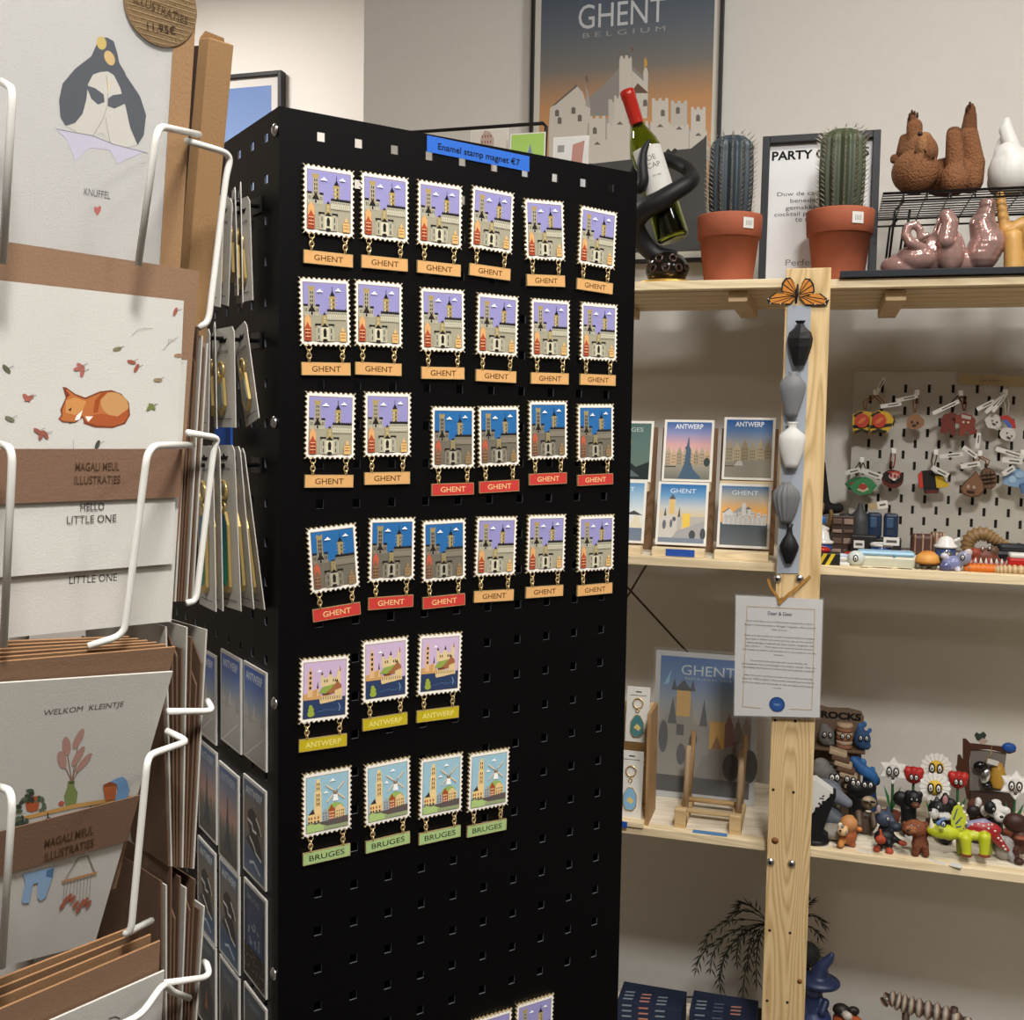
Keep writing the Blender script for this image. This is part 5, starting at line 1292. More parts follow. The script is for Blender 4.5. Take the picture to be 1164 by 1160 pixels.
# ------------------------------------------------------------------ postcard racks on the second board
ZM = ZS[1]
kk = (710, 470, .1632)
def zp(x, y): return (710 + x * .1632, 470 + y * .1632)
def tilted(tr, br, Yb, w, lean):
    B = onY(*br, Yb); up = V((0, math.sin(R(lean)), math.cos(R(lean)))); n = V((1, 0, 0)).cross(up)
    T = hit(*tr, B, n); h = (T - B).dot(up)
    return frame(B - V((1, 0, 0)) * w / 2, (1, 0, 0), up), h
LE = 14
pw_ = .0845
UPR = [((228, 85), (180, 480), v_belfry, 'grey-green BRUGES postcard, upper tier at left edge beside the black column'),
       ((640, 62), (605, 480), v_statue, 'ANTWERP postcard with dark statue, upper tier of the middle rack'),
       ((1055, 60), (1035, 470), v_square, 'ANTWERP postcard with town square, upper tier beside the upright')]
LOW = [((165, 485), (130, 940), v_canal, 'pale GHENT postcard with gabled houses, lower tier at left edge'),
       ((605, 490), (565, 955), v_church, 'GHENT postcard with church and lit window, lower tier of the middle rack'),
       ((1030, 480), (1005, 965), v_castle, 'GHENT postcard with white castle, lower tier beside the upright')]
for i, (tr, br, vw, lab) in enumerate(LOW):
    M, h = tilted(zp(*tr), zp(*br), 1.755, pw_, LE); M.translation.z = ZM + .0165; h = .1075
    card('postcard', lab, 'postcard', M, pw_, h, vw, .05, .0016, group='postcards in the wooden racks')
    cx_ = M.translation.x
    M2, h2 = tilted(zp(*UPR[i][0]), zp(*UPR[i][1]), 1.795, pw_, LE); M2.translation.x += 0; h2 = .1075
    card('postcard', UPR[i][3], 'postcard', M2, pw_, h2, UPR[i][2], .05, .0016, group='postcards in the wooden racks')
    rk = thing('postcard_rack', 'small two-tier pine postcard rack, %s' % ['left one half hidden by the black column', 'middle one with a blue label', 'right one beside the upright'][i], 'card rack', V((cx_, 1.78, ZM)), 'pine postcard racks')
    w = .086; z2 = M2.translation.z - ZM
    MB('wood_x').box((0, -.044, .007), (w, .020, .014), PINE_L, .0008).build('front_ledge', rk)
    MB('wood_x').box((0, .020, z2 - .009), (w, .018, .014), PINE_L, .0008).build('upper_ledge', rk)
    MB('wood_z').add([(-.0475, .034, 0), (.0475, .034, 0), (.0475, .070, .212), (-.0475, .070, .212), (-.0475, .040, 0), (.0475, .040, 0), (.0475, .076, .212), (-.0475, .076, .212)], [(0, 1, 2, 3), (5, 4, 7, 6), (4, 0, 3, 7), (1, 5, 6, 2), (3, 2, 6, 7), (4, 5, 1, 0)], '#8a6a4c').build('back_board', rk)  # pine back board in shaded brown, its shade painted into the colour
    MB('wood_x').box((0, 0, .003), (.03, .10, .006), PINE).build('foot', rk)
    if i == 1:
        q = rk.matrix_world.inverted() @ onY(773, 630, 1.7255)
        MB('paper').box((q.x, -.0545, .007), (.047, .0008, .0115), '#1f4fa8').build('price_label', rk, label='blue paper label')

# ------------------------------------------------------------------ third board, left part
ZL = ZS[2]
k3 = (700, 640, .2931)
# key ring cards on a small stand
st0 = thing('keyring_stand', 'narrow pine stand holding two key ring cards beside the black column', 'stand', onZ(718, 938, ZL))
si = st0.matrix_world.inverted(); sx, sy, _ = st0.matrix_world.translation
MB('wood_z').box((.024, .045, .095), (.006, .08, .19), '#b08f66', .0006).build('side_board', st0)
MB('wood_x').box((-.012, .088, .093), (.066, .006, .186), PINE).build('back_board', st0)
MB('wood_x').box((-.012, .035, .004), (.066, .09, .008), PINE_L, .0006).build('base', st0)
MB('wood_x').box((-.012, .066, .097), (.066, .034, .006), PINE_L).build('shelf', st0)
MB('paper').box((-.020, -.0145, .0045), (.030, .0008, .010), '#1f4fa8').build('price_label', st0, label='blue paper label')
def keycard(tr, br, z, y, charm, lab):
    M, h = tilted(Z([tr], *k3)[0], Z([br], *k3)[0], y, .040, 8)
    t = thing('keyring_card', lab, 'key ring card', M, 'key ring cards on the stand'); 
    m = MB('paper').prism([(-.02, 0), (.02, 0), (.02, h), (-.02, h)], -.001, 0, '#d6d3cc')
    m.use('ink').rect(-.005, h - .010, .005, h - .008, .0002, '#222').rect(-.014, h - .0155, .014, h - .0145, .0002, '#555').build('card', t)
    MB('gold').ring((0, h * .70, .002), .0085, .0012, '#e0c48c', n=22).ring((0, h * .57, .002), .003, .0008, '#e0c48c', n=12).build('ring', t)
    cz = h * .30; L = [(-.004, cz + .018), (.004, cz + .018), (.0115, cz + .006), (.0115, cz - .012), (.006, cz - .020), (-.006, cz - .020), (-.0115, cz - .012), (-.0115, cz + .006)]
    m = MB('gold').prism(L, .0004, .0025, '#d9bd78'); m.use('enamel').poly([(x * .9, cz + (y - cz) * .93) for x, y in L], .0026, charm); m.poly([(-.006, cz - .004), (0, cz + .003), (.007, cz - .003), (.003, cz - .009)], .0027, '#d9c27a'); m.build('charm', t)
keycard((138, 485), (125, 700), 0, sy + .056, '#4d7f82', 'key ring card with teal enamel charm, upper one on the pine stand')
keycard((122, 735), (97, 998), 0, sy + .012, '#86b3d2', 'key ring card with pale blue enamel charm, lower one on the pine stand')
# poster in clear sleeve on wooden easel
B = onY(803, 914, 1.865); upv = V((0, .12, 1)).normalized(); pM = frame(B, (1, 0, 0), upv); lq = local(pM)
xa, ya = lq(744, 735); xb, yb2 = lq(866, 740)
pt_ = thing('sleeved_print', 'GHENT print in a clear sleeve standing on the wooden easel', 'print', pM)
w = xb - xa; h = ya; cxm = (xa + xb) / 2
MB('paper').prism([(xa + .004, .004), (xb - .004, .004), (xb - .004, h - .006), (xa + .004, h - .006)], -.002, 0, '#b7b9b8').build('sheet', pt_)
def v_big(p):
    sky(p, ['#3a5f94', '#5a7aa6', '#8d959c', '#a39a88', '#8a8078', '#6a645e', '#4c4a48'])
    p.p([(.04, .22), (.12, .10), (.1, .2)], '#7fb0c8')
    p.p([(.0, .88), (0, .5), (.12, .42), (.17, .3), (.36, .3), (.38, .48), (.46, .5), (.5, .88)], '#8f8a80'); p.r(.19, .24, .34, .44, '#c9a25a'); p.p([(.16, .25), (.26, .17), (.36, .25)], '#3c4048')
    for x in (.16, .26, .36): p.p([(x - .03, .25), (x, .16), (x + .03, .25)], '#3c4048')
    p.p([(.1, .5), (.15, .30), (.2, .5)], '#4f5256'); p.p([(.44, .52), (.49, .30), (.54, .52)], '#4f5256'); p.r(.42, .5, .56, .86, '#8c8780')
    p.r(.56, .46, .72, .66, '#d0a44a'); p.p([(.58, .66), (.64, .56), (.7, .66)], '#8f6a34')
    gables(p, .72, 1, .38, .66, 3, ['#7c4a3a', '#6c5a50', '#8a7a6a'])
    p.p([(.5, .72), (1, .56), (1, .9), (.4, .88)], '#7d7770'); p.o(.8, .78, .09, .1, '#2e2c2a'); p.o(1.0, .76, .08, .12, '#2e2c2a')
    p.o(.06, .6, .05, .12, '#4a4a4c'); p.o(.26, .72, .05, .08, '#4a4a4c'); p.r(.2, .5, .28, .58, '#4a4a4c'); p.o(.4, .6, .03, .04, '#3e3e40')
    p.r(0, .88, 1, 1, '#3a3836'); p.t('GHENT', .52, .13, .072, '#b9c4cc', .58); p.t('BELGIUM', .52, .165, .016, '#9aa8b4', .5)
m = MB('ink'); p = Pic(m, w - .026, h - .030, .0002, cxm, h / 2); v_big(p); m.build('print', pt_)
MB('sleeve').prism([(xa, 0), (xb, 0), (xb, h), (xa, h)], .0012, .0016, '#e0e4e8').build('sleeve', pt_, label='clear plastic sleeve')
e0 = onZ(771, 946, ZL); e1 = onZ(835, 950, ZL)
ez = thing('wooden_easel', 'small wooden easel with two upright prongs in front of the GHENT print', 'easel', V(((e0.x + e1.x) / 2, 1.80, ZL)))
ei = ez.matrix_world.inverted()
for e, hh in ((e0, 0), (e1, 0)):
    x = e.x - ez.matrix_world.translation.x
    MB('wood_x').box((x, -.015, .007), (.0195, .115, .014), '#d9bd8e', .001).build('foot_rail', ez)
    MB('wood_x').box((x, -.066, .0155), (.0195, .015, .031), '#d0b386', .001).build('stop_block', ez)
    m = MB('wood_z'); a_ = V((x + .001, -.012, .012)); b_ = V((x + .003, -.002, .116)); m.tube([a_, b_, b_ + V((0, 0, .003))], [.0052, .0052, .003], '#c4ab8c', 8); m.build('prong', ez)
    m = MB('wood_z'); m.tube([a_ + V((0, .05, 0)), b_ + V((.001, .062, .012))], .0045, '#a8875e', 8).build('rear_prong', ez)
MB('wood_x').tube([V((e0.x - ez.location.x, -.03, .016)) , V((e1.x - ez.location.x, -.03, .016))], .0045, '#dcc193', 10).build('cross_dowel', ez)
MB('wood_x').tube([V((e0.x - ez.location.x, .02, .018)) , V((e1.x - ez.location.x, .02, .018))], .0045, '#c9a878', 10).build('cross_dowel', ez)
q0 = onZ(807, 948, ZL); tag(MB('paper').box((0, 0, 0), (.056, .012, .0008), '#4f82b4').build('label_strip', None, Matrix.Translation((q0.x, q0.y, ZL + .0009))), 'pale blue paper strip lying on the board between the easel feet', 'label')

# ------------------------------------------------------------------ things fixed to the upright
YP = YS - .018
pl = thing('mounting_strip', 'pale blue-grey strip on the upright carrying five small vases', 'strip', F_(902, 500, YP - .0008)); lf2 = local(pl.matrix_world)
plate(pl, 'strip', lf2, [(895.5, 347), (922, 347.5), (908, 652), (883, 652)], 0, .0012, '#9fa6b0')
def vase(px_, py_, w, h, prof, col, lab, n=36, lobes=None, m='granule', twist=0):
    P = onY(px_, py_ + h / 2, YP - .002); r = sz(w / 2, P) ; H = sz(h, P)
    P = V((P.x, YP - .0022 - r * .55, P.z))
    mm = MB(m).at(Matrix.Diagonal((1, .55, 1, 1))); mm.lathe([(max(.0006, a * r), b * H) for a, b in prof], col, n, lobes=lobes, twist=twist)
    o = mm.build('mini_vase', None, Matrix.Translation(P)); tag(o, lab, 'vase', 'mini vases on the upright')
    return o
vase(908.5, 391, 29, 50, [(0, 0), (.42, 0), (.62, .14), (.92, .42), (1, .6), (.86, .74), (.4, .86), (.26, .93), (.42, 1), (.3, 1), (.1, .9)], '#141416', 'black faceted mini vase, topmost on the upright', 7, lobes=lambda a, b: 0, twist=.05)
COL.objects['mini_vase'].data.polygons.foreach_set('use_smooth', [False] * len(COL.objects['mini_vase'].data.polygons))
vase(900, 449, 29.5, 51, [(0, 0), (.40, 0), (.5, .1), (.8, .38), (1, .62), (.95, .76), (.6, .88), (.26, .93), (.40, 1), (.3, 1), (.1, .9)], '#77787a', 'plain grey mini vase, second from top on the upright')
vase(899.5, 506, 30, 52, [(0, 0), (.42, 0), (.56, .1), (.86, .36), (1, .58), (.94, .72), (.5, .82), (.28, .88), (.36, .97), (.46, 1), (.3, 1), (.1, .9)], '#d3d1cc', 'white mini vase in the middle of the upright')
vase(893, 571, 29.5, 46, [(0, 0), (.3, 0), (.46, .08), (.78, .3), (1, .62), (.9, .78), (.5, .92), (.32, .96), (.36, 1), (.26, 1), (.1, .9)], '#6f7070', 'grey ribbed mini vase, second from bottom on the upright', 84, lobes=lambda a, b: .07 * math.cos(a * 28 * math.pi))
vase(896.5, 617.5, 21, 45, [(0, 0), (.34, 0), (.5, .08), (.92, .32), (1, .44), (.66, .62), (.34, .74), (.24, .88), (.36, 1), (.26, 1), (.1, .9)], '#121214', 'slender black mini vase, lowest on the upright', 48, lobes=lambda a, b: .03 * math.cos(a * 24 * math.pi))
# butterfly
bf = thing('butterfly', 'orange and black butterfly decoration at the top of the upright', 'butterfly', F_(907, 333, YP - .004)); lb_ = local(bf.matrix_world)
kb = (700, 300, .3103)
WL = [[(662,110),(655,70),(640,50),(622,52),(608,72),(605,100),(625,118)], [(662,118),(620,112),(585,105),(552,130),(560,148),(600,150),(640,148)]]
for sgn, nm in ((1, 'left'), (-1, 'right')):
    for j, L in enumerate(WL):
        L2 = [((x if sgn == 1 else 667 + (667 - x)) , y + (0 if sgn == 1 else 3)) for x, y in L]
        pts = [lb_(*q) for q in Z(L2, *kb)]; cxx = sum(a for a, b in pts) / len(pts); cyy = sum(b for a, b in pts) / len(pts)
        m = MB('matte').prism(pts, 0, .0012, '#17140f')
        a0 = lb_(*Z([(667, 115)], *kb)[0])
        ang = sorted(range(len(pts)), key=lambda i: math.atan2(pts[i][1] - cyy, pts[i][0] - cxx))
        for i in range(len(pts)):
            p1, p2 = pts[i], pts[(i + 1) % len(pts)]
            tri = [a0, p1, p2]; g_ = (sum(t[0] for t in tri) / 3, sum(t[1] for t in tri) / 3)
            tri = [(g_[0] + (t[0] - g_[0]) * .72 + 0, g_[1] + (t[1] - g_[1]) * .72) for t in tri]
            m.poly(tri, .0014, '#c9802e')
        for i in range(3 if j else 0):
            a = pts[(3 + i) % len(pts)]; m.oval(a[0] * .94 + a0[0] * .06, a[1] * .9 + a0[1] * .1, .0009, .0009, .0016, '#d9d4c8', 8)
        m.build('wing', bf, label='%s %s wing' % (['upper', 'lower'][j], nm), M=Matrix.Rotation(R(14 * sgn), 4, 'Y') if False else None)
a0 = lb_(*Z([(667, 75)], *kb)[0]); a1 = lb_(*Z([(660, 148)], *kb)[0])
MB('matte').tube([(a0[0], a0[1], .002), ((a0[0] + a1[0]) / 2, (a0[1] + a1[1]) / 2, .003), (a1[0], a1[1], .002)], [.0012, .0026, .001], '#14110e', 10).build('butterfly_body', bf)
# laminated notice
ns = thing('notice', 'laminated Deer & Deer notice hanging in front of the upright', 'notice', frame(onY(883, 814, YS - .030), (1, 0, -.012), (0, 0, 1))); ln = local(ns.matrix_world)
A_, B_, C_, D_ = ln(836.5, 677), ln(935.5, 682), ln(931.6, 816), ln(834.5, 813.6)
MB('paper').prism([A_, B_, C_, D_], -.0008, 0, '#c9c8c6').build('sheet', ns)
cc_ = ((A_[0] + B_[0] + C_[0] + D_[0]) / 4, (A_[1] + C_[1]) / 2)
e = 1.03; MB('sleeve').prism([(cc_[0] + (q[0] - cc_[0]) * e, cc_[1] + (q[1] - cc_[1]) * e) for q in (A_, B_, C_, D_)], -.0012, .0006, '#dfe2e6').build('sleeve', ns, label='clear laminate')
m = MB('ink'); n_ = (830, 670, .1294)
cor = [ln(*q) for q in Z([(148, 150), (745, 178), (718, 1060), (110, 1030)], *n_)]
m.line([ln(*q) for q in Z([(270, 1045), (110, 1030), (148, 150), (745, 178), (718, 1060), (520, 1052)], *n_)], .0007, .0008, '#b99a6a')
NT = [(215, 200, 'Deer & Deer', 30, '#2a3550'), (290, 540, 'Deer and Deer are an independent couple who craft in', 13, 0), (325, 575, 'Belgium and have been to Bruges. Together, they started', 13, 0), (358, 130, 'Deer & Deer', 13, 0),
 (418, 570, 'Deer are two artists to create souvenirs that are unique', 13, 0), (450, 545, 'but made in Ghent and every one that city, as they started', 13, 0), (482, 560, 'making designs inspired by their cities: magnets, ink', 13, 0), (512, 560, 'clay, posters ...  Their spot is an unusual special souvenir', 13, 0), (545, 600, 'that people are thrilled with and that are a real memorial, of ones', 13, 0), (578, 80, 'travels.', 13, 0),
 (640, 470, 'The artwork the drawings with some handles the', 13, 0), (672, 600, 'personalised cities and designs the shapes stands. They do', 13, 0), (702, 590, 'everything themselves to create and use it goods in person', 13, 0),
 (770, 560, 'After two years and their products are now sold worldwide,', 13, 0), (802, 590, 'they are 100% original. They create everything themselves', 13, 0), (835, 590, 'from the ideas and drawings to the stringing and shapes', 13, 0), (868, 70, 'cards.', 13, 0)]
rn = math.atan2(B_[1] - A_[1], B_[0] - A_[0])
for y, w_, s_, h_, c in NT:
    q = ln(*Z([(440 - (y - 200) * .035, y + h_ / 2)], *n_)[0]); k_ = .1294; P0 = ns.matrix_world.translation
    m.text(s_, q[0], q[1], sz(h_ * k_, P0), .0008, c or '#4c4c52', w=sz(w_ * k_, P0) * 1.04, rot=rn)
q = ln(*Z([(412, 1012)], *n_)[0]); m.oval(q[0], q[1], .0118, .0118, .0009, '#22427a', 32); m.oval(q[0], q[1], .0095, .0095, .00095, '#2c5290', 32); m.text('D&D', q[0], q[1] - .0018, .0032, .001, '#8fa6c8')
m.build('print', ns, label='thin border, small text and round blue seal')
m = MB('silk')
def rib(L, w=.0042):
    P = [ns.matrix_world.inverted() @ onY(x, y, Y) for x, y, Y in L]
    for a, b in zip(P, P[1:]):
        d = (b - a).normalized(); n = d.cross(V((0, 0, 1))).normalized() * w / 2
        m.add([a - n, b - n, b + n, a + n, a - n + V((0, 0, .0006)), b - n + V((0, 0, .0006)), b + n + V((0, 0, .0006)), a + n + V((0, 0, .0006))], [(4, 5, 6, 7), (3, 2, 1, 0), (0, 1, 5, 4), (1, 2, 6, 5), (2, 3, 7, 6), (3, 0, 4, 7)], '#c9954e')
rib([(873, 658, YS - .021), (876, 668, YS - .022), (884, 679, YS - .031), (887, 686, YS - .0325)]); rib([(885, 687, YS - .0325), (896, 676, YS - .032), (908, 667, YS - .024), (921, 655, YS - .021)]); rib([(887, 682, YS - .0328), (890, 680, YS - .033)])
m.build('ribbon', ns, label='golden ribbon the notice hangs from')

# ------------------------------------------------------------------ lowest board
ZB = ZS[3]
rr = random.Random(11)
def packet(x0, x1, y, Y, lab, cols):
    P = onZ(0, 0, 0); a = onY(x0, y, Y); b = onY(x1, y, Y); w = b.x - a.x; hz = max(.02, a.z - ZB)
    t = thing('patterned_packet', lab, 'packet', V(((a.x + b.x) / 2, Y, ZB)), 'navy packets on the lowest board')
    MB('paper').box((0, .03, hz / 2), (w, .07, hz), '#1f2a44', .001).build('packet', t)
    m = MB('ink')
    for i in range(int(w / .030)):
        xx = -w / 2 + .018 + i * .030; c = cols[i % len(cols)]
        for j in range(3):
            for f_ in (0, 1):
                q = [(xx - .009, -.004 + j * .012), (xx + .008, -.001 + j * .012), (xx + .009, .004 + j * .012), (xx - .008, .001 + j * .012)]
                if f_ == 0: m.add([(u, v + .006, hz + .0004) for u, v in q], [(0, 1, 2, 3)], c)
                elif v_ok(q, hz): m.add([(u, -.0054, hz - .006 - .010 * j + (v - j * .012) * .6) for u, v in q], [(0, 1, 2, 3)], c)
    m.build('pattern', t)
def v_ok(q, hz): return hz > .035
packet(702, 776, 1136, 1.83, 'navy packet with grey and salmon strokes, left on the lowest board', ['#8f9aa6', '#c98a78'])
packet(784, 860, 1147, 1.81, 'navy packet with grey and salmon strokes, beside the upright on the lowest board', ['#8f9aa6', '#5a6a80', '#c98a78'])
# dark hanging plant behind the upright
P = onY(866, 1060, 1.90); P.z = ZB
pt2 = thing('drooping_plant', 'dark thin-leaved drooping plant behind the upright above the lowest board', 'plant', P); pi2 = pt2.matrix_world.inverted()
MB('clay').lathe([(.001, 0), (.028, 0), (.036, .05), (.033, .05), (.001, .046)], '#2c2622', 28).build('pot', pt2)
hz = onY(876, 1050, 1.90).z - ZB
stm = MB('leaf'); lfm = MB('leaf'); c0 = V((.01, 0, .05)); c1 = V((.012, 0, hz))
stm.tube([c0, (c0 + c1) / 2 + V((.004, 0, 0)), c1], .003, '#2a241c', 8)
STR = [((800, 1075), (815, 1035)), ((808, 1100), (812, 1052)), ((820, 1132), (812, 1066)), ((792, 1100), (800, 1062)), ((845, 1145), (842, 1085)), ((828, 1045), (845, 1024)), ((850, 1100), (848, 1060)), ((818, 1110), (824, 1060)), ((840, 1030), (850, 1020)), ((935, 1050), (928, 1032)), ((930, 1062), (922, 1048)), ((922, 1025), (915, 1035)), ((838, 1092), (836, 1056)), ((860, 1112), (858, 1062))]
for (ex, ey), (mx, my) in STR:
    dy = rr.uniform(-.03, .03); E1 = pi2 @ onY(ex, ey, 1.90 + dy); M1 = pi2 @ onY(mx, my, 1.90 + dy * .6)
    P5 = [c1 * (1 - t) ** 2 + M1 * 2 * t * (1 - t) + E1 * t * t for t in [i / 9 for i in range(10)]]
    stm.tube(P5, [.0011 - .00006 * i for i in range(10)], '#26281c', 5)
    for i in range(2, 10):
        for s in (-1, 1, 0):
            d = (P5[i] - P5[i - 1]).normalized(); sd = V((s * rr.uniform(.5, 1), rr.uniform(-.6, .6), -.15)); dd = (d * .9 + sd * .75).normalized(); L = rr.uniform(.015, .026)
            n = dd.cross(V((rr.uniform(-.3, .3), 1, .2))).normalized() * .0014; a = P5[i]
            lfm.add([a, a + dd * L * .45 + n, a + dd * L, a + dd * L * .45 - n], [(0, 1, 2, 3)], rr.choice(['#20261a', '#28301f', '#1a1f16']))
stm.build('stems', pt2); lfm.build('leaves', pt2)['kind'] = 'stuff'
q = onZ(782, 1134, ZB + .006)
tag(MB('leaf').tube([q + V((-.022, 0, .004)), q, q + V((.026, 0, .006)), q + V((.036, -.004, .012))], [.0012, .0018, .0018, .0006], '#1f2630', 6).build('twig'), 'small dark curved twig on the lowest board near the left packet', 'twig')
# ------------------------------------------------------------------ pegboard and key rings, second board on the right
ZR = ZS[1] - .0015
YG = 2.045
gx0 = onY(971, 425, YG).x; gz1 = onY(1000, 423, YG).z
pg_ = thing('pegboard', 'white pegboard with upright slots standing behind the right half of the second board', 'pegboard', V((gx0 + .28, YG, ZR)))
c = .02; nx, nz = 30, 16; H0 = gz1 - ZR - nz * c
m = MB('paint'); WPG = '#b5b1a9'
sw_, sh_ = .0026, .0075
for i in range(nx):
    for j in range(nz):
        x = -.28 + i * c; z = H0 + j * c
        if (i + j) % 2 == 0 and 0 < i < nx - 1 and j < nz - 1:
            cx1, cz1 = x + c / 2, z + c / 2; O4 = [(x, z), (x + c, z), (x + c, z + c), (x, z + c)]; I4 = [(cx1 - sw_, cz1 - sh_), (cx1 + sw_, cz1 - sh_), (cx1 + sw_, cz1 + sh_), (cx1 - sw_, cz1 + sh_)]
            vs = [(a, 0, b) for a, b in O4 + I4] + [(a, .005, b) for a, b in I4]
            m.add(vs, [(k, (k + 1) % 4, 4 + (k + 1) % 4, 4 + k) for k in range(4)] + [(4 + k, 4 + (k + 1) % 4, 8 + (k + 1) % 4, 8 + k) for k in range(4)], WPG)
            m.add([(a, .0052, b) for a, b in I4], [(0, 1, 2, 3)], '#2a2622')  # dark fill paints the shade seen inside each slot
        else: m.add([(x, 0, z), (x + c, 0, z), (x + c, 0, z + c), (x, 0, z + c)], [(0, 1, 2, 3)], WPG)
m.box((-.28 + nx * c / 2, .0065, H0 + nz * c / 2), (nx * c, .002, nz * c), WPG); m.box((-.28 + nx * c / 2, .004, H0 / 2), (nx * c, .006, H0), WPG)
m.build('board', pg_)
q = F_(1090, 430, YG - .003); lg = local(q)
tag(MB('paper').prism([lg(1089, 425), lg(1164, 428), lg(1164, 440), lg(1089, 437)], 0, .002, '#a99674').use('ink').text('Deer & Deer', lg(1125, 434)[0], lg(1125, 434)[1], .004, .0024, '#6f6248').build('sign_strip', None, q), 'pale wooden sign strip along the top of the pegboard', 'sign')
ki = (960, 410, .1753)
YK = YG - .045
def keyring(name, hx, hy, label, parts, tags=(), col='#8a3a22'):
    """hook, cord and one or more charms, each traced on the plane it hangs in"""
    hk = onY(*Z([(hx, hy)], *ki)[0], YK)
    t0_ = thing('peg_hook', 'white-tipped peg hook holding the ' + name.replace('_', ' '), 'hook', V((hk.x, YG, hk.z)), 'peg hooks on the pegboard')
    MB('wire').tube([(0, 0, 0), (0, -.048, .001)], .0022, '#d2d0ca', 8).build('rod', t0_)
    MB('plastic').box((0, -.050, .001), (.0075, .006, .0095), '#e6e4de', .0012).build('tip', t0_)
    M = frame(V((hk.x, YK + .008, hk.z)), (1, 0, 0), (0, 0, 1)); lf_ = local(M)
    t = thing(name, label, 'key ring', M, None)
    k_ = lambda L: [lf_(*p) for p in Z(L, *ki)]
    for i, pr in enumerate(parts):
        top = k_([pr['top']])[0]
        m = MB('matte'); w = .0035
        m.tube([(0, .002, 0), (w, -.004, .001), (top[0] + w, (top[1]) * .5, .001), (top[0] + .001, top[1] + .002, .001)], .0011, pr.get('cord', col), 5).tube([(0, .002, 0), (-w, -.004, .001), (top[0] - w, (top[1]) * .5, .001), (top[0] - .001, top[1] + .002, .001)], .0011, pr.get('cord', col), 5)
        m.build('cord', t)
        z0 = .004 + i * .007; m = MB(pr.get('m', 'granule'))
        for j, (L, cl) in enumerate(pr['shapes']):
            if len(L) == 1: # oval (cx,cy,rx,ry,rot)
                cx1, cy1, a, b, ro = L[0]; c0_ = k_([(cx1, cy1)])[0]; s_ = sz(.1753, hk)
                L2 = [(c0_[0] + a * s_ * math.cos(u) * math.cos(R(ro)) - b * s_ * math.sin(u) * math.sin(R(ro)), c0_[1] + a * s_ * math.cos(u) * math.sin(R(ro)) + b * s_ * math.sin(u) * math.cos(R(ro))) for u in [2 * math.pi * q / 20 for q in range(20)]]
            else: L2 = k_(L)
            m.prism(L2, z0 - .004 if j == 0 else z0, z0 + .0012 * (j + 0) + .001, cl)
        m.build('charm', t)
    for (x0, y0, x1, y1, h_) in tags:
        a, b = k_([(x0, y0), (x1, y1)]); d = V((b[0] - a[0], b[1] - a[1])); L = d.length; an = math.atan2(d.y, d.x); hh = sz(h_ * .1753, hk)
        m = MB('paper').at(Matrix.Translation((a[0], a[1], .016 + random.random() * .006)) @ Matrix.Rotation(an, 4, 'Z'))
        m.prism([(0, -hh / 2), (L, -hh / 2), (L, hh / 2), (0, hh / 2)], 0, .0006, '#d3d0c9'); m.use('ink').rect(L * .35, -hh * .2, L * .85, hh * .12, .0008, '#6a6864'); m.build('paper_tag', t)
    return t
def O(x, y, a, b=None, r=0): return [(x, y, a, b or a, r)]
def crest(cx_, cy_): return dict(top=(cx_ + 20, cy_ - 70), cord='#8a5a2a', shapes=[([(cx_ - 60, cy_ - 40), (cx_ - 10, cy_ - 70), (cx_ + 60, cy_ - 60), (cx_ + 95, cy_ - 15), (cx_ + 85, cy_ + 30), (cx_ + 40, cy_ + 85), (cx_ - 5, cy_ + 65), (cx_ - 50, cy_ + 85), (cx_ - 62, cy_ + 40)], '#c9a227'),
    ([(cx_ - 60, cy_ + 25), (cx_ + 88, cy_ + 12), (cx_ + 80, cy_ + 32), (cx_ - 58, cy_ + 46)], '#1c1814'), ([(cx_ - 55, cy_ - 40), (cx_ - 8, cy_ - 66), (cx_ + 10, cy_ - 60), (cx_ - 40, cy_ - 30)], '#1c1814'), ([(cx_ - 50, cy_ + 62), (cx_ - 5, cy_ + 48), (cx_ + 50, cy_ + 60), (cx_ + 40, cy_ + 80), (cx_ - 5, cy_ + 64), (cx_ - 48, cy_ + 80)], '#1c1814'), (O(cx_, cy_ - 5, 44, 46), '#b8402a'), (O(cx_, cy_ - 5, 30, 12, 40), '#c9703c')])
keyring('striped_crest_keyring', 200, 210, 'yellow and black striped crest key rings with red discs, top left of the pegboard', [crest(112, 395), crest(222, 395)], [(205, 215, 255, 115, 22)])
keyring('cookie_keyring', 468, 212, 'light brown round face key ring in the top row of the pegboard', [dict(top=(455, 345), cord='#8a5a3a', shapes=[([(400, 395), (425, 355), (470, 345), (515, 385), (515, 415), (490, 440), (440, 450), (405, 430)], '#8a6446'), (O(435, 400, 7, 9), '#241a14'), (O(472, 405, 7, 9), '#241a14'), (O(450, 420, 12, 5), '#241a14')])], [(230, 300, 365, 280, 26), (330, 262, 470, 232, 26)])
def dog(cx_, cy_, f): return [(cx_ - 70 * f, cy_ - 20), (cx_ - 45 * f, cy_ - 55), (cx_ + 5 * f, cy_ - 70), (cx_ + 55 * f, cy_ - 45), (cx_ + 50 * f, cy_ - 5), (cx_ + 25 * f, cy_ + 5), (cx_ + 30 * f, cy_ + 80), (cx_ - 5 * f, cy_ + 75), (cx_ - 10 * f, cy_ + 40), (cx_ - 40 * f, cy_ + 75), (cx_ - 75 * f, cy_ + 60), (cx_ - 60 * f, cy_ + 10)]
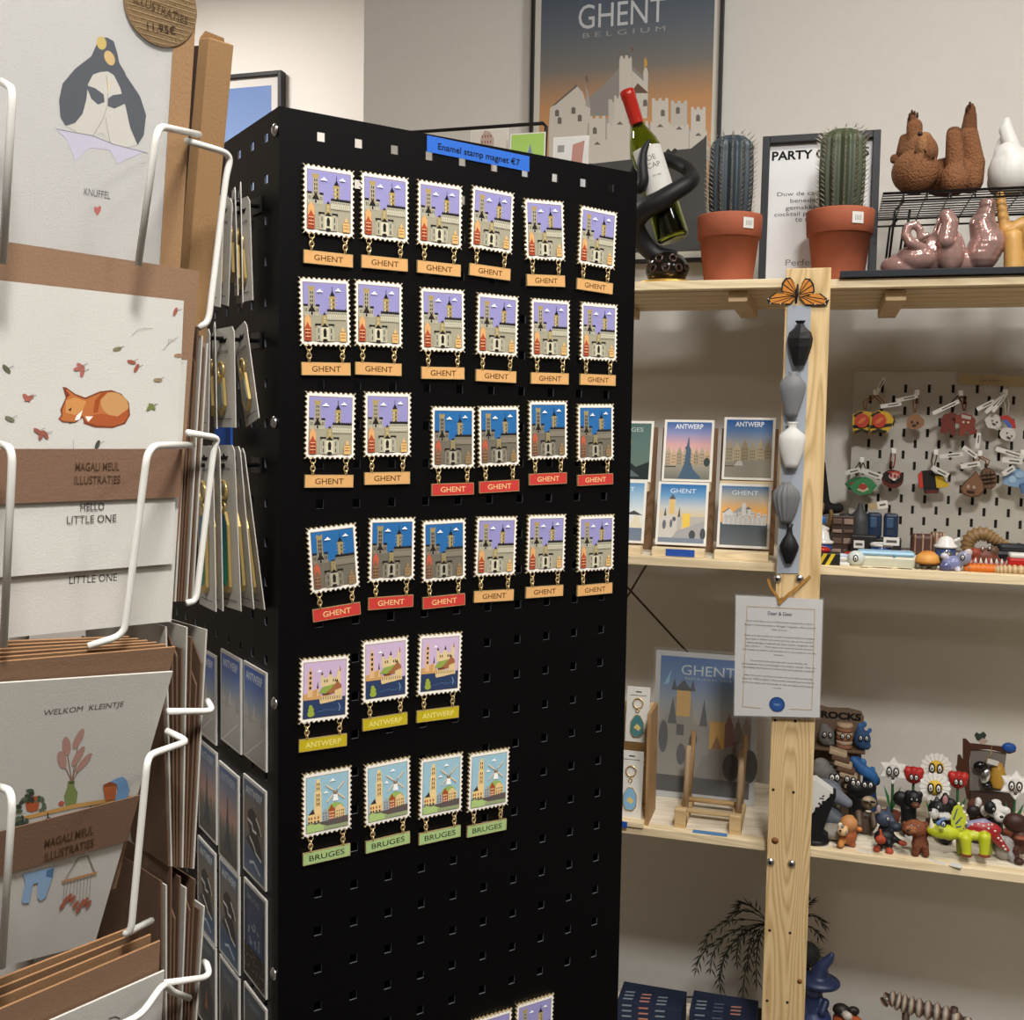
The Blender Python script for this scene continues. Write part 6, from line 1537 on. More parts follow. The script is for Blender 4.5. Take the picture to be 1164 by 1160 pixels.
keyring('dog_keyring', 752, 215, 'pair of dark red dog-shaped key rings in the top row of the pegboard', [dict(top=(700, 340), cord='#2c1c18', shapes=[(dog(690, 405, 1), '#6a2a20'), (O(700, 380, 8, 8), '#3a1610')]), dict(top=(775, 335), cord='#6a2a1c', shapes=[(dog(770, 410, -1.1), '#7a3426'), ([(755, 350), (815, 365), (812, 385), (752, 372)], '#a9a098'), (O(765, 400, 7), '#c9b8a8'), (O(795, 402, 7), '#c9b8a8')])], [(565, 345, 735, 265, 26)])
keyring('cloud_keyring', 1038, 210, 'two white smiling charms with a red and blue rainbow on the pegboard', [dict(top=(965, 345), cord='#c9c6c0', shapes=[([(905, 385), (930, 350), (985, 348), (1020, 380), (1015, 425), (975, 445), (925, 435)], '#c6c2ba'), (O(955, 390, 5), '#2a2624'), (O(985, 400, 5), '#2a2624'), (O(965, 412, 12, 4, -25), '#2a2624')]), dict(top=(1050, 360), cord='#c9c6c0', shapes=[([(1005, 360), (1050, 355), (1095, 390), (1105, 440), (1080, 440), (1050, 395), (1010, 385)], '#a8342c'), ([(1015, 385), (1045, 385), (1078, 420), (1080, 440), (1055, 440), (1035, 410)], '#4a62a0'), (O(1050, 478, 48, 42, -10), '#c6c2ba'), (O(1045, 470, 5), '#2a2624'), (O(1075, 490, 5), '#2a2624'), (O(1055, 500, 14, 4, -30), '#2a2624')])], [(850, 320, 960, 262, 26), (905, 340, 1040, 215, 24), (950, 335, 1035, 220, 20)])
keyring('melon_keyring', 112, 648, 'green fan-shaped key rings with red centres, lower left of the pegboard', [dict(top=(80, 755), cord='#4a4238', shapes=[([(0, 800), (50, 760), (110, 755), (130, 800), (80, 850), (30, 835)], '#2e6a40'), (O(55, 800, 20, 14), '#a33a2c')]), dict(top=(120, 750), cord='#4a4238', shapes=[([(30, 815), (75, 775), (130, 750), (175, 770), (210, 810), (170, 860), (105, 870), (60, 855)], '#3a8450'), ([(80, 838), (120, 790), (158, 835), (120, 852)], '#c9b89a'), (O(118, 815, 26, 18), '#a83c2c')])], [(0, 728, 100, 705, 30), (105, 708, 240, 755, 34)])
keyring('ball_keyring', 318, 590, 'dark red round patterned key ring hanging below centre left of the pegboard', [dict(top=(312, 705), cord='#8a3426', shapes=[(O(310, 768, 68, 60, -15), '#5a1f1a'), (O(312, 755, 62, 42, -10), '#181412'), ([(270, 720), (350, 715), (372, 740), (320, 735)], '#a3392c'), (O(320, 750, 34, 22), '#c9a29a'), (O(300, 742, 8, 12), '#8f2c24'), (O(325, 748, 7, 14), '#8f2c24'), (O(345, 752, 6, 10), '#8f2c24'), (O(318, 770, 12, 7), '#dedad2')])])
keyring('flag_keyring', 590, 598, 'black, yellow and red flag-coloured key ring on the pegboard', [dict(top=(575, 700), cord='#5a4632', shapes=[([(475, 740), (500, 715), (560, 710), (590, 735), (640, 745), (650, 780), (675, 795), (670, 820), (590, 830), (600, 860), (520, 862), (510, 830), (480, 825)], '#151311'), ([(475, 740), (500, 718), (508, 825), (482, 825)], '#c03a28'), ([(585, 745), (640, 755), (645, 782), (675, 798), (670, 820), (595, 826)], '#c9a62a'), ([(520, 840), (600, 838), (600, 860), (525, 862)], '#5a221a')])], [(560, 690, 665, 745, 32), (610, 622, 760, 605, 26)])
keyring('bean_keyring', 875, 605, 'brown smiling bean and brown waffle key rings, right part of the pegboard', [dict(top=(925, 690), cord='#8a5a34', shapes=[(O(930, 765, 52, 72, 12), '#5f4634'), (O(932, 765, 44, 62, 12), '#72553e')] + [([(890 + i * 25, 715), (893 + i * 25, 715), (903 + i * 25, 815), (900 + i * 25, 815)], '#4c3828') for i in range(3)] + [([(885, 740 + i * 25), (975, 730 + i * 25), (975, 733 + i * 25), (885, 743 + i * 25)], '#4c3828') for i in range(3)]), dict(top=(850, 700), cord='#b5793c', shapes=[([(848, 715), (868, 745), (895, 790), (900, 840), (870, 880), (810, 885), (760, 865), (745, 825), (770, 790), (815, 750)], '#5a3c2a'), ([(848, 722), (864, 752), (888, 795), (890, 838), (864, 870), (810, 875), (766, 858), (754, 824), (778, 792), (820, 752)], '#7d5940'), (O(795, 815, 10, 12), '#a99684'), (O(832, 820, 10, 12), '#a99684'), (O(812, 848, 26, 6, -8), '#2c1c14')])], [(745, 685, 870, 665, 32), (760, 560, 850, 625, 30), (850, 570, 862, 470, 26)])
keyring('plush_keyring', 1150, 600, 'light blue plush key rings at the right end of the pegboard', [dict(top=(1100, 690), cord='#6a86a0', m='matte', shapes=[([(1020, 760), (1060, 700), (1120, 690), (1160, 720), (1200, 790), (1150, 830), (1080, 815), (1030, 800)], '#7f9fc0'), (O(1085, 770, 22, 24), '#9fb8d2'), (O(1130, 740, 26, 22), '#94b0cc')]), dict(top=(1180, 700), cord='#6a86a0', m='matte', shapes=[([(1130, 800), (1200, 780), (1260, 830), (1240, 880), (1140, 860)], '#4a6a94')])], [(970, 570, 1150, 625, 30), (1010, 640, 1140, 655, 34), (1015, 735, 1090, 690, 34)])

# ------------------------------------------------------------------ toys along the second board
k3_ = (915, 540, .1117); k4_ = (1030, 540, .1152)
def at3(x, Y): return onY(915 + x * .1117, 600, Y).x
def at4(x, Y): return onY(1030 + x * .1152, 600, Y).x
def dir_face(P): d = (EYE - V(P)); d.z = 0; d.normalize(); return d
def eyes(t, L, r, name='eye', white='#dcdad4', w_=.62, hgt=1.35):
    """cartoon eyes: black oval rim, white oval, small black pupil, facing the viewer"""
    iv = t.matrix_world.inverted(); dn = (iv.to_3x3() @ dir_face(t.matrix_world.translation)).normalized()
    for c_ in L:
        M = frame(V(c_), V((-dn.y, dn.x, 0)) , V((0, 0, 1)))
        m = MB('gloss').at(M); m.ell((0, 0, 0), (r, r * hgt, r * .35), '#0f0f10', 14); m.ell((0, 0, r * .22), (r * w_, r * hgt * w_ * 1.1, r * .3), white, 14); m.ell((0, -r * .1, r * .42), (r * .26, r * .5, r * .2), '#0f0f10', 10)
        m.build(name, t)
P = V((at3(210, 1.725), 1.735, ZR))
t = thing('striped_box', 'yellow and black hazard-striped box at the front left of the toy board', 'box', P)
m = MB('plastic').box((0, 0, .010), (.047, .03, .020), '#1b1a18', .001)
for i in range(-1, 4):
    x = -.0235 + i * .012; L = [(x, .0005), (x + .006, .0005), (x + .016, .0195), (x + .010, .0195)]
    L = [(max(-.0233, min(.0233, a)), b) for a, b in L]
    if L[2][0] > L[3][0] + .001: m.add([(a, -.0153, b) for a, b in L], [(0, 1, 2, 3)], '#d2b92e')
m.build('box', t); MB('gloss').ell((-.004, .0, .0235), (.013, .010, .0058), '#a3241f', 16).build('red_lid', t)
def simple(name, label, cat, x, Y, fn, kx=3, M=None, zoff=0):
    P = V((at3(x, Y) if kx == 3 else at4(x, Y), Y, ZR + zoff)); t = thing(name, label, cat, P); fn(t); return t
def boat(t, hull, top, L=.034):
    MB('gloss').ell((0, 0, .0075), (L / 2, .010, .0075), hull, 20).build('hull', t); MB('gloss').ell((0, 0, .0125), (L / 2 * .94, .009, .004), top, 20).build('deck', t)
simple('toy_boat', 'small white and red toy boat behind the striped box', 'toy', 370, 1.765, lambda t: (boat(t, '#d3d0ca', '#bfc3d6'), None), 3, zoff=.0)
simple('toy_boat', 'small red boat-shaped toy between white boat and dark box', 'toy', 510, 1.80, lambda t: boat(t, '#8f2a22', '#a33128', .036))
def eyeball(t):
    MB('gloss').ell((0, 0, .0125), (.0135, .012, .0125), '#c8cfc9', 22).build('body', t); eyes(t, [(-.001, -.0115, .014)], .0042)
    MB('plastic').box((-.020, 0, .003), (.022, .014, .006), '#cfd0cb', .002).build('tail', t)
simple('fish_toy', 'round white fish toy with one black eye on the second board', 'toy', 532, 1.735, eyeball)
def cakebox(t):
    MB('plastic').box((0, 0, .009), (.090, .034, .018), '#c4c3ad', .004).build('body', t); MB('plastic').box((0, 0, .0215), (.084, .032, .007), '#9cc4dc', .003).build('lid', t)
    MB('gloss').ell((.012, -.0168, .019), (.0022, .001, .0022), '#5f94b8', 10).build('button', t)
simple('oblong_tin', 'long cream tin with pale blue lid at the front of the second board', 'tin', 832, 1.752, cakebox)
def pot(t, body, lid, r, h, dome):
    MB('gloss').lathe([(r * .72, 0), (r * .95, h * .25), (r, h), (r * .9, h), (.001, h * .9)], body, 30).build('bowl', t)
    if dome: MB('gloss').lathe([(r * 1.12, h), (r * 1.12, h + .003), (r * .75, h + .006), (r * .6, h + .018), (r * .3, h + .023), (.001, h + .024)], lid, 30).build('lid', t)
    else: MB('gloss').lathe([(r * 1.08, h - .003), (r * 1.08, h + .001), (r * .92, h + .002), (r * .9, h - .001)], lid, 30).build('rim', t)
simple('lidded_bowl', 'blue bowl with white domed lid beside the upright', 'bowl', 180, 1.80, lambda t: pot(t, '#2b4a86', '#d0cdc8', .0165, .016, True), zoff=.012)
simple('toy_plinth', 'low cream plinth under the domed blue bowl', 'box', 180, 1.80, lambda t: MB('plastic').box((0, 0, .006), (.034, .03, .012), '#b9b2a2', .001).build('body', t))
simple('small_bowl', 'blue bowl with white rim in the middle of the second board', 'bowl', 785, 1.81, lambda t: pot(t, '#2a4784', '#d5d2cc', .0165, .019, False), zoff=.010)
simple('toy_plinth', 'low dark plinth under the white-rimmed blue bowl', 'box', 785, 1.81, lambda t: MB('plastic').box((0, 0, .005), (.04, .03, .010), '#3a302a', .001).build('body', t))
def choc(t):
    MB('plastic').box((0, .006, .034), (.036, .024, .068), '#3a2a22', .001).build('box', t)
    for i in range(2):
        for j in range(4): MB('plastic').box((-.009 + i * .018, -.0075, .010 + j * .0165), (.015, .003, .009 if j % 2 else .005), ['#8a7468', '#5a4438'][(i + j) % 2], .0006).build('bar', t)
simple('compartment_box', 'tall dark brown box with rows of small bars, left on the second board', 'box', 385, 1.87, choc)
def cubes(t):
    for dx in (-.013, .014):
        MB('gloss').box((dx, 0, .022), (.024, .024, .044), '#26344a', .005).build('cube', t); MB('gloss').box((dx - .002, -.0125, .028), (.012, .002, .018), '#3d5572', .002).build('panel', t)
simple('glossy_cube_toy', 'pair of glossy navy cubes standing below the green key rings', 'toy', 785, 1.93, cubes, zoff=.028)
simple('toy_plinth', 'black plinth under the glossy navy cubes', 'box', 785, 1.93, lambda t: MB('plastic').box((0, 0, .014), (.062, .04, .028), '#1d1a18', .001).build('body', t))
simple('grey_jar', 'dark grey rounded jar behind the compartment box', 'jar', 555, 1.93, lambda t: MB('granule').lathe([(.014, 0), (.017, .02), (.0175, .055), (.014, .068), (.006, .076), (.003, .088), (.001, .089)], '#3c3d3f', 26).build('body', t))
simple('dark_box', 'black box with white price tag in the middle of the second board', 'box', 605, 1.84, lambda t: (MB('plastic').box((0, 0, .020), (.040, .03, .040), '#191615', .001).build('body', t), MB('paper').box((-.008, -.0156, .026), (.0165, .0008, .0125), '#d0cdc6').build('price_tag', t), MB('ink').box((-.008, -.0162, .026), (.011, .0004, .004), '#55524e').build('tag_print', t)))
tag(MB('paper').box((0, 0, 0), (.024, .0008, .013), '#d0cdc6').use('ink').box((0, -.0006, 0), (.016, .0004, .004), '#55524e').build('price_tag', None, Matrix.Translation((at3(892, 1.775), 1.789, ZR + .0365))), 'white price tag standing at the white-rimmed blue bowl', 'price tag')
tag(MB('paper').box((0, 0, 0), (.017, .0008, .013), '#cfc9bf').use('kraft').box((-.016, 0, 0), (.014, .0008, .011), '#a8906c').use('ink').box((0, -.0006, 0), (.010, .0004, .003), '#55524e').build('price_tag', None, Matrix.Translation(onY(915 + 790 * .1117, 540 + 305 * .1117, 1.915)) @ Matrix.Rotation(R(-12), 4, 'Y')), 'tilted tan and white tag above the navy cubes', 'price tag')
def clockjar(t):
    MB('gloss').lathe([(.016, 0), (.0175, .004), (.0175, .036), (.015, .040)], '#8f8c86', 26).build('jar', t); MB('gold').lathe([(.0178, .036), (.0178, .041), (.015, .043)], '#d8b85a', 26).build('band', t); MB('plastic').lathe([(.0175, .043), (.0175, .048), (.004, .054), (.001, .054)], '#cfccc4', 26).build('lid', t)
    MB('gloss').ell((.005, 0, .061), (.0062, .0062, .0075), '#2f68b4', 14).build('ball', t); eyes(t, [(-.002, -.0175, .018)], .0068)
simple('jar_toy', 'white jar with yellow band and blue ball on top, beside the upright', 'jar', 140, 1.86, clockjar, zoff=.0)
simple('bent_stick', 'curved golden-brown stick leaning behind the domed bowl', 'stick', 235, 1.90, lambda t: MB('granule').tube([(-.006, 0, .001), (-.004, 0, .02), (.003, .002, .045), (.005, .004, .068), (.003, .004, .076)], [.004, .0048, .0045, .004, .0025], '#6f5326', 8).build('body', t))
def barrel(t, L, rings):
    m = MB('matte')
    MB('granule').box((0, 0, .022), (L, .03, .044), '#4a3026', .006).build('body', t)
    for i in range(rings): MB('granule').box((-L / 2 + L * (i + .5) / rings, 0, .022), (L / rings * .35, .0312, .0452), ['#8f6f58', '#a88a72'][i % 2], .003).build('stripe', t)
simple('striped_barrel', 'brown and beige striped wooden barrel box in the middle of the second board', 'box', 165, 1.86, lambda t: barrel(t, .036, 3), 4)
simple('striped_barrel', 'smaller beige-banded barrel beside the brown striped one', 'box', 318, 1.90, lambda t: barrel(t, .022, 4), 4, zoff=0)
simple('log_block', 'tall dark block with tan log slices on top, left of the striped barrel', 'block', 20, 1.92, lambda t: (MB('plastic').box((0, 0, .035), (.04, .03, .070), '#23262b', .003).build('block', t), MB('granule').at(Matrix.Translation((.006, 0, .078)) @ Matrix.Rotation(R(90), 4, 'Y')).lathe([(.008, -.022), (.0085, -.02), (.0085, .02), (.008, .022)], '#7d5f42', 16).build('log', t)))
simple('black_canister', 'small black canister standing right of the striped barrels', 'canister', 410, 1.93, lambda t: MB('granule').lathe([(.009, 0), (.010, .006), (.010, .05), (.011, .052), (.011, .066), (.009, .068), (.001, .068)], '#2b2c2e', 22).build('body', t))
def ribbed(t, P, r, c1, c2, rings=1, nm='body'):
    m = MB('granule'); pts, rr_ = smooth([V(p) for p in P], r, 6); rr2 = [a * (1.0 + .18 * (1 if i % 2 else -1)) for i, a in enumerate(rr_)]
    m.tube(pts, rr2, [c1 if i % 2 else c2 for i in range(len(pts))], 12); m.build(nm, t)
simple('ribbed_coil', 'tan ribbed coiled tail toy behind the blue mug', 'toy', 760, 1.87, lambda t: ribbed(t, [(-.010, 0, .012), (-.022, 0, .022), (-.018, 0, .040), (0, .0, .048), (.016, 0, .040), (.034, 0, .032), (.052, 0, .030)], [.008, .010, .011, .011, .010, .006, .0025], '#8f7048', '#6f5434'), 4)
def mug(t):
    MB('gloss').lathe([(.0125, 0), (.0145, .004), (.0155, .030), (.014, .031), (.001, .028)], '#3a4c78', 26).build('mug', t); MB('gloss').lathe([(.018, .031), (.018, .034), (.013, .037), (.011, .044), (.006, .048), (.001, .049)], '#dcdad5', 26).build('lid', t)
    MB('gloss').box((.016, 0, .044), (.010, .004, .004), '#dcdad5', .001, ry(-30)).build('handle', t)
simple('mug_toy', 'blue mug with white domed lid near the front of the second board', 'mug', 400, 1.79, mug, 4)
def turtle(t):
    MB('granule').lathe([(.019, .010), (.0195, .014), (.016, .022), (.009, .028), (.001, .030)], ['#8a5a2c', '#c98a3c', '#d8a050', '#c9823a', '#a3602c'], 12).build('shell', t, label='orange patterned shell')
    Q = [('e', (0, 0, .010), (.018, .012, .007), '#4a4234'), ('c', (.014, -.002, .012), (.026, -.004, .024), .005, .0055, '#4a4234'), ('e', (.028, -.005, .025), (.008, .006, .0055), '#55503f')]
    for x in (-.013, -.003, .010): Q.append(('c', (x, -.006, .010), (x - .002, -.010, .0045), .005, .0045, '#554c3c'))
    for x in (-.012, .009): Q.append(('c', (x, .006, .010), (x, .010, .0045), .005, .0045, '#554c3c'))
    blob('body', Q, .0014, 'granule', t); eyes(t, [(.029, -.0105, .027)], .0022)
simple('turtle_toy', 'brown turtle toy with orange shell at the front of the second board', 'toy', 225, 1.738, turtle, 4)
def cow(t):
    blob('body', [('e', (0, 0, .013), (.016, .012, .012), '#7d82a8'), ('e', (.016, -.002, .022), (.011, .010, .011), '#8a8aa0'), ('e', (-.010, -.006, .008), (.009, .008, .008), '#55587f'), ('c', (.006, -.006, .008), (.008, -.008, .004), .0045, .004, '#c9c6d0'), ('e', (.022, -.004, .031), (.006, .004, .006), '#c2b6b4'), ('e', (-.012, -.004, .024), (.006, .005, .005), '#c9c6d0')], .0014, 'gloss', t); eyes(t, [(.013, -.0125, .024)], .0034)
simple('patterned_toy', 'small blue and white patterned toy animal in front of the blue mug', 'toy', 470, 1.730, cow, 4)
simple('caterpillar_toy', 'orange articulated caterpillar toy lying at the front right', 'toy', 740, 1.732, lambda t: (ribbed(t, [(-.022, 0, .006), (-.010, 0, .0065), (.008, 0, .0065), (.022, 0, .0065)], [.004, .0068, .007, .0065], '#cf6f1c', '#c8681a'), eyes(t, [(-.015, -.0068, .008)], .0014)), 4)
simple('caterpillar_toy', 'cream ribbed caterpillar toy lying right of the orange one', 'toy', 1060, 1.732, lambda t: ribbed(t, [(-.024, 0, .006), (-.012, 0, .0065), (.008, 0, .0070), (.035, 0, .0065)], [.005, .0070, .007, .006], '#cbb288', '#96784c'), 4)
def spikes(t):
    MB('granule').tube([(-.04, 0, .006), (.04, 0, .006)], .006, '#a8452f', 8).build('body', t)
    for i in range(11): MB('granule').lathe([(.0034, 0), (.0001, .010)], '#d2cec8', 8).build('spike', t, Matrix.Translation((-.038 + i * .0075, 0, .010)))
simple('spiked_toy', 'row of white spikes on a red body behind the orange caterpillar', 'toy', 860, 1.765, spikes, 4)
simple('red_tray_toy', 'red toy with white top at the right edge of the second board', 'toy', 1130, 1.765, lambda t: (MB('gloss').box((0, 0, .014), (.034, .024, .018), '#b02420', .004).build('body', t), MB('gloss').box((0, 0, .026), (.030, .022, .008), '#d8d5d0', .003).build('top', t), MB('gloss').box((0, 0, .003), (.02, .02, .006), '#8a1c18').build('foot', t)), 4)
def crab(t):
    Q = [('e', (0, 0, .016), (.022, .014, .014), '#6a3a2c'), ('e', (-.014, -.006, .022), (.010, .009, .008), '#8a3c2a'), ('e', (.012, -.004, .026), (.010, .008, .008), '#5a4034')]
    for i, a in enumerate((-70, -40, -10, 200, 230, 160, 20)): Q.append(('c', (.014 * math.cos(R(a)), .010 * math.sin(R(a)), .014), (.034 * math.cos(R(a)), .018 * math.sin(R(a)), .005), .004, .003, ['#8f3a28', '#4c3428'][i % 2]))
    blob('body', Q, .0016, 'granule', t); eyes(t, [(-.004, -.014, .030), (.006, -.013, .031)], .0026)
simple('crab_toy', 'dark red many-legged toy behind the spiked row', 'toy', 780, 1.82, crab, 4)
def car(t):
    MB('gloss').box((0, 0, .014), (.075, .034, .020), '#1c1e22', .006).build('body', t); MB('gloss').box((.006, 0, .028), (.045, .030, .014), '#24272c', .006).build('cabin', t)
    for x in (-.024, .024): MB('granule').at(Matrix.Translation((x, -.016, .009)) @ Matrix.Rotation(R(90), 4, 'X')).lathe([(.009, -.003), (.0092, .001), (.004, .0035), (.001, .003)], '#0d0d0f', 20).build('wheel', t)
simple('black_car_toy', 'glossy black toy car at the right of the second board', 'toy', 1010, 1.865, car, 4)
def cup(t):
    MB('gloss').lathe([(.008, 0), (.0092, .002), (.0095, .019), (.0085, .019), (.001, .016)], '#ccc9c2', 24).build('cup', t)
    for z in (.006, .013): MB('ink').box((0, -.0094, z), (.008, .0008, .0035), '#1c1c1e').build('mark', t)
simple('small_cup', 'small white cup with black marks left of the turtle', 'cup', 75, 1.755, cup, 4)
for (x, y_, w_, d_, a, cl, lab) in ((615, 1.715, .014, .010, 10, '#dcd9d3', 'small white tag lying over the board edge below the fish toy'), (800, 1.722, .030, .010, -5, '#a9a6bc', 'flat lilac tag lying in front of the oblong tin'), (1035, 1.725, .022, .012, -8, '#cfcdbf', 'flat cream tag lying left of the turtle')):
    tag(MB('paper').box((0, 0, .0008), (w_, d_, .0014), cl, .0003).build('paper_tag', None, Matrix.Translation((at3(x, y_), y_, ZR)) @ Matrix.Rotation(R(a), 4, 'Z')), lab, 'tag')
for i, (x, Y, cl, lab) in enumerate(((600, 1.785, '#3f7a3c', 'small green toy car behind the fish toy'), (880, 1.785, '#b0402c', 'small orange-red toy car behind the oblong tin'), (1010, 1.80, '#5a78a8', 'small pale blue toy car left of the small cup'))):
    simple('tiny_car', lab, 'toy', x, Y, lambda t: (MB('gloss').box((0, 0, .010), (.028, .016, .010), cl, .003).build('body', t), MB('gloss').box((.002, 0, .018), (.015, .014, .008), mix(cl, '#ffffff', .25), .003).build('cabin', t), [MB('granule').at(Matrix.Translation((x_, -.008, .005)) @ Matrix.Rotation(R(90), 4, 'X')).lathe([(.005, -.002), (.005, .001), (.001, .002)], '#1a1a1a', 14).build('wheel', t) for x_ in (-.008, .008)]))
# black boot-shaped figure beside the upright
t, tp, s_ = fig('black_cat_figure', 'matt black seated cat figure with raised tail beside the upright', 'figurine', 900, 400, .2328, 1.97, [
 ('c', (140, 640, 0), (135, 450, 0), 50, 34, '#0e0e0f'), ('c', (130, 660, 0), (225, 665, -.01), 38, 24, '#0e0e0f'), ('e', (235, 660, -.01), (22, 18, 26), '#0e0e0f'), ('c', (120, 640, .01), (110, 460, .01), 40, 26, '#0e0e0f'), ('e', (118, 440, 0), (32, 26, 20), '#0e0e0f'), ('c', (125, 400, 0), (150, 330, 0), 5, 8, '#1a1816'), ('c', (150, 330, 0), (162, 308, 0), 8, 2, '#1a1816')], .003, 'matte', ZR + .060, None, (160, 690))
tag(MB('plastic').box((0, 0, .030), (.07, .05, .060), '#6f6a62', .001).build('toy_plinth', None, Matrix.Translation((t.location.x, t.location.y, ZR))), 'taupe block under the black cat figure', 'box')

# ------------------------------------------------------------------ third board, right part: toy animals and flowers
ZT3 = ZS[2] - .0005
A1 = (910, 860, .1121); A2 = (1030, 820, .1466); A6 = (900, 780, .2268)
def f1(name, label, Y, prims, vox=.0016, m='granule', cat='toy', an=None, floor=None, sm=3): return fig(name, label, cat, *A1[:2], A1[2], Y, prims, vox, m, ZT3 if floor is None else floor, None, an, sm)
def f2_(name, label, Y, prims, vox=.0016, m='granule', cat='toy', an=None, floor=None, sm=3): return fig(name, label, cat, *A2[:2], A2[2], Y, prims, vox, m, ZT3 if floor is None else floor, None, an, sm)
BK = '#141416'
# white and black cliff-like figure
M = F_(926, 955, 1.735); t = thing('penguin_figure', 'white and black stepped figure leaning beside the upright', 'figurine', Matrix.Translation((M.translation.x, 1.735, ZT3))); lw = lambda L: [(p[0] - 0, p[1] + (M.translation.z - ZT3)) for p in [local(M)(*q) for q in Z(L, *A1)]]
Mr = Matrix.Rotation(R(90), 4, 'X')
MB('granule').at(Mr).prism(lw([(10,450),(110,225),(160,225),(330,350),(20,650),(5,640)]), -.016, .012, '#d3d1cc').build('white_side', t)
MB('granule').at(Mr).prism(lw([(20,650),(70,640),(75,570),(140,560),(150,490),(215,490),(220,425),(285,425),(300,350),(360,370),(215,750),(280,780),(270,845),(130,875),(20,870),(10,760)]), -.020, .016, BK).build('black_side', t)
MB('granule').at(Matrix.Translation(lw([(150, 860)])[0] and V((lw([(150, 860)])[0][0], 0, .006)))).ell((0, 0, 0), (.022, .020, .006), BK, 18).build('foot', t)
m = MB('ink').at(Mr); [m.poly(lw(L), .0124, '#2a2a2c') for L in ([(175,450),(190,440),(215,470),(200,480)], [(185,405),(200,395),(240,400),(228,412)], [(215,380),(240,368),(245,380),(225,392)])]; m.build('marks', t)
for (x, z_, r_) in ((.004, .055, .003),): MB('gloss').ell((x - .004, -.0165, z_), (.002, .001, .003), '#1a1a1c', 10).build('eye', t)
GY = '#5c6068'
t, tp, s_ = f1('rhino_toy', 'grey rhino-like toy behind the white and black figure', 1.80, [('e', (280, 570, 0), (150, 110, 110), GY), ('e', (250, 300, .02), (170, 110, 110), GY), ('c', (300, 330, 0), (480, 440, -.02), 95, 50, '#6a6e78'), ('e', (490, 445, -.02), (34, 30, 28), '#6a6e78'), ('c', (200, 640, -.02), (200, 700, -.02), 45, 42, GY), ('c', (380, 600, -.01), (390, 700, -.01), 50, 46, GY), ('c', (110, 230, 0), (60, 130, 0), 26, 8, GY)], .0022, 'matte', an=(280, 700))
LI = '#8f8a7c'
tag(blob('stone_block', [('e', (0, 0, .013), (.030, .02, .012), LI), ('e', (.02, 0, .010), (.016, .016, .009), LI)], .002, 'matte', None, Matrix.Translation((onY(947, 950, 1.755).x, 1.757, ZT3 + .001))), 'flat beige stone block between the black-white figure and orange lion', 'stone')
t, tp, s_ = f1('lion_toy', 'small orange and cream lion cub toy at the front', 1.735, [('e', (480, 760, 0), (92, 75, 95), '#a05a34'), ('e', (490, 640, -.004), (90, 75, 80), '#bd8450'), ('e', (430, 720, -.02), (55, 40, 50), '#dcb88a'), ('e', (405, 660, -.02), (28, 24, 32), '#d9cdb8'), ('c', (420, 820, -.01), (410, 850, -.015), 36, 34, '#d3924c'), ('c', (520, 830, 0), (530, 850, 0), 36, 34, '#a05a34'), ('e', (500, 580, 0), (50, 30, 28), '#d8a468'), ('e', (600, 700, 0), (30, 24, 26), '#c97a3c')], an=(480, 870))
eyes(t, [tp(430, 665, -.026), tp(470, 735, -.034)], .0022); MB('gloss').ell(tp(405, 715, -.030), (.0022, .0015, .0018), '#1c1412', 10).build('nose', t)
t, tp, s_ = f1('sloth_toy', 'brown sloth toy with beige face behind the orange lion cub', 1.80, [('e', (660, 600, 0), (110, 90, 135), '#4f4034'), ('e', (695, 410, -.01), (75, 60, 65), '#8f7d64'), ('e', (680, 385, -.02), (50, 40, 34), '#a8977c'), ('c', (590, 520, -.02), (600, 640, -.03), 36, 30, '#5a4a3c'), ('c', (740, 540, -.02), (750, 640, -.03), 36, 30, '#5a4a3c'), ('e', (690, 500, -.03), (34, 20, 14), '#b9b0a0')], an=(660, 740))
for x in (670, 735): MB('gloss').ell(tp(x, 405, -.032), (.0042, .0015, .0022), '#241c18', 10).build('eye', t)
MB('gloss').ell(tp(712, 430, -.034), (.0022, .0015, .0018), '#140f0d', 10).build('nose', t)
BL = '#3c4658'
t, tp, s_ = f1('rabbit_toy', 'blue-grey rabbit toy with tall ears in the middle of the toys', 1.775, [('e', (860, 510, 0), (95, 75, 80), BL), ('c', (810, 450, 0), (800, 380, 0), 30, 22, BL), ('c', (905, 460, .01), (890, 400, .01), 24, 18, BL), ('e', (870, 640, .01), (80, 60, 90), '#2c333f'), ('e', (930, 530, -.01), (36, 30, 30), '#4c5668')], an=(870, 740))
MB('granule').ell(tp(797, 412, -.018), (.0035, .0015, .007), '#b09a94', 12).build('inner_ear', t); eyes(t, [tp(890, 510, -.046)], .003)
t, tp, s_ = f1('black_monkey_toy', 'black toy with orange hands and feet at the front', 1.742, [('e', (860, 740, 0), (110, 70, 85), BK), ('c', (820, 800, -.01), (790, 850, -.01), 30, 26, BK), ('c', (900, 800, -.01), (905, 850, -.01), 32, 28, BK), ('e', (775, 855, -.016), (36, 32, 32), '#a8452c'), ('e', (905, 875, -.016), (42, 34, 30), '#a8452c'), ('e', (815, 760, -.03), (54, 32, 46), '#a8452c'), ('c', (820, 720, -.03), (812, 660, -.03), 18, 13, '#b5502f'), ('c', (940, 740, 0), (1020, 790, -.01), 34, 28, BK), ('e', (1040, 795, -.016), (44, 30, 28), '#a04630'), ('e', (970, 630, .01), (70, 55, 50), '#2c343e')], an=(860, 905))
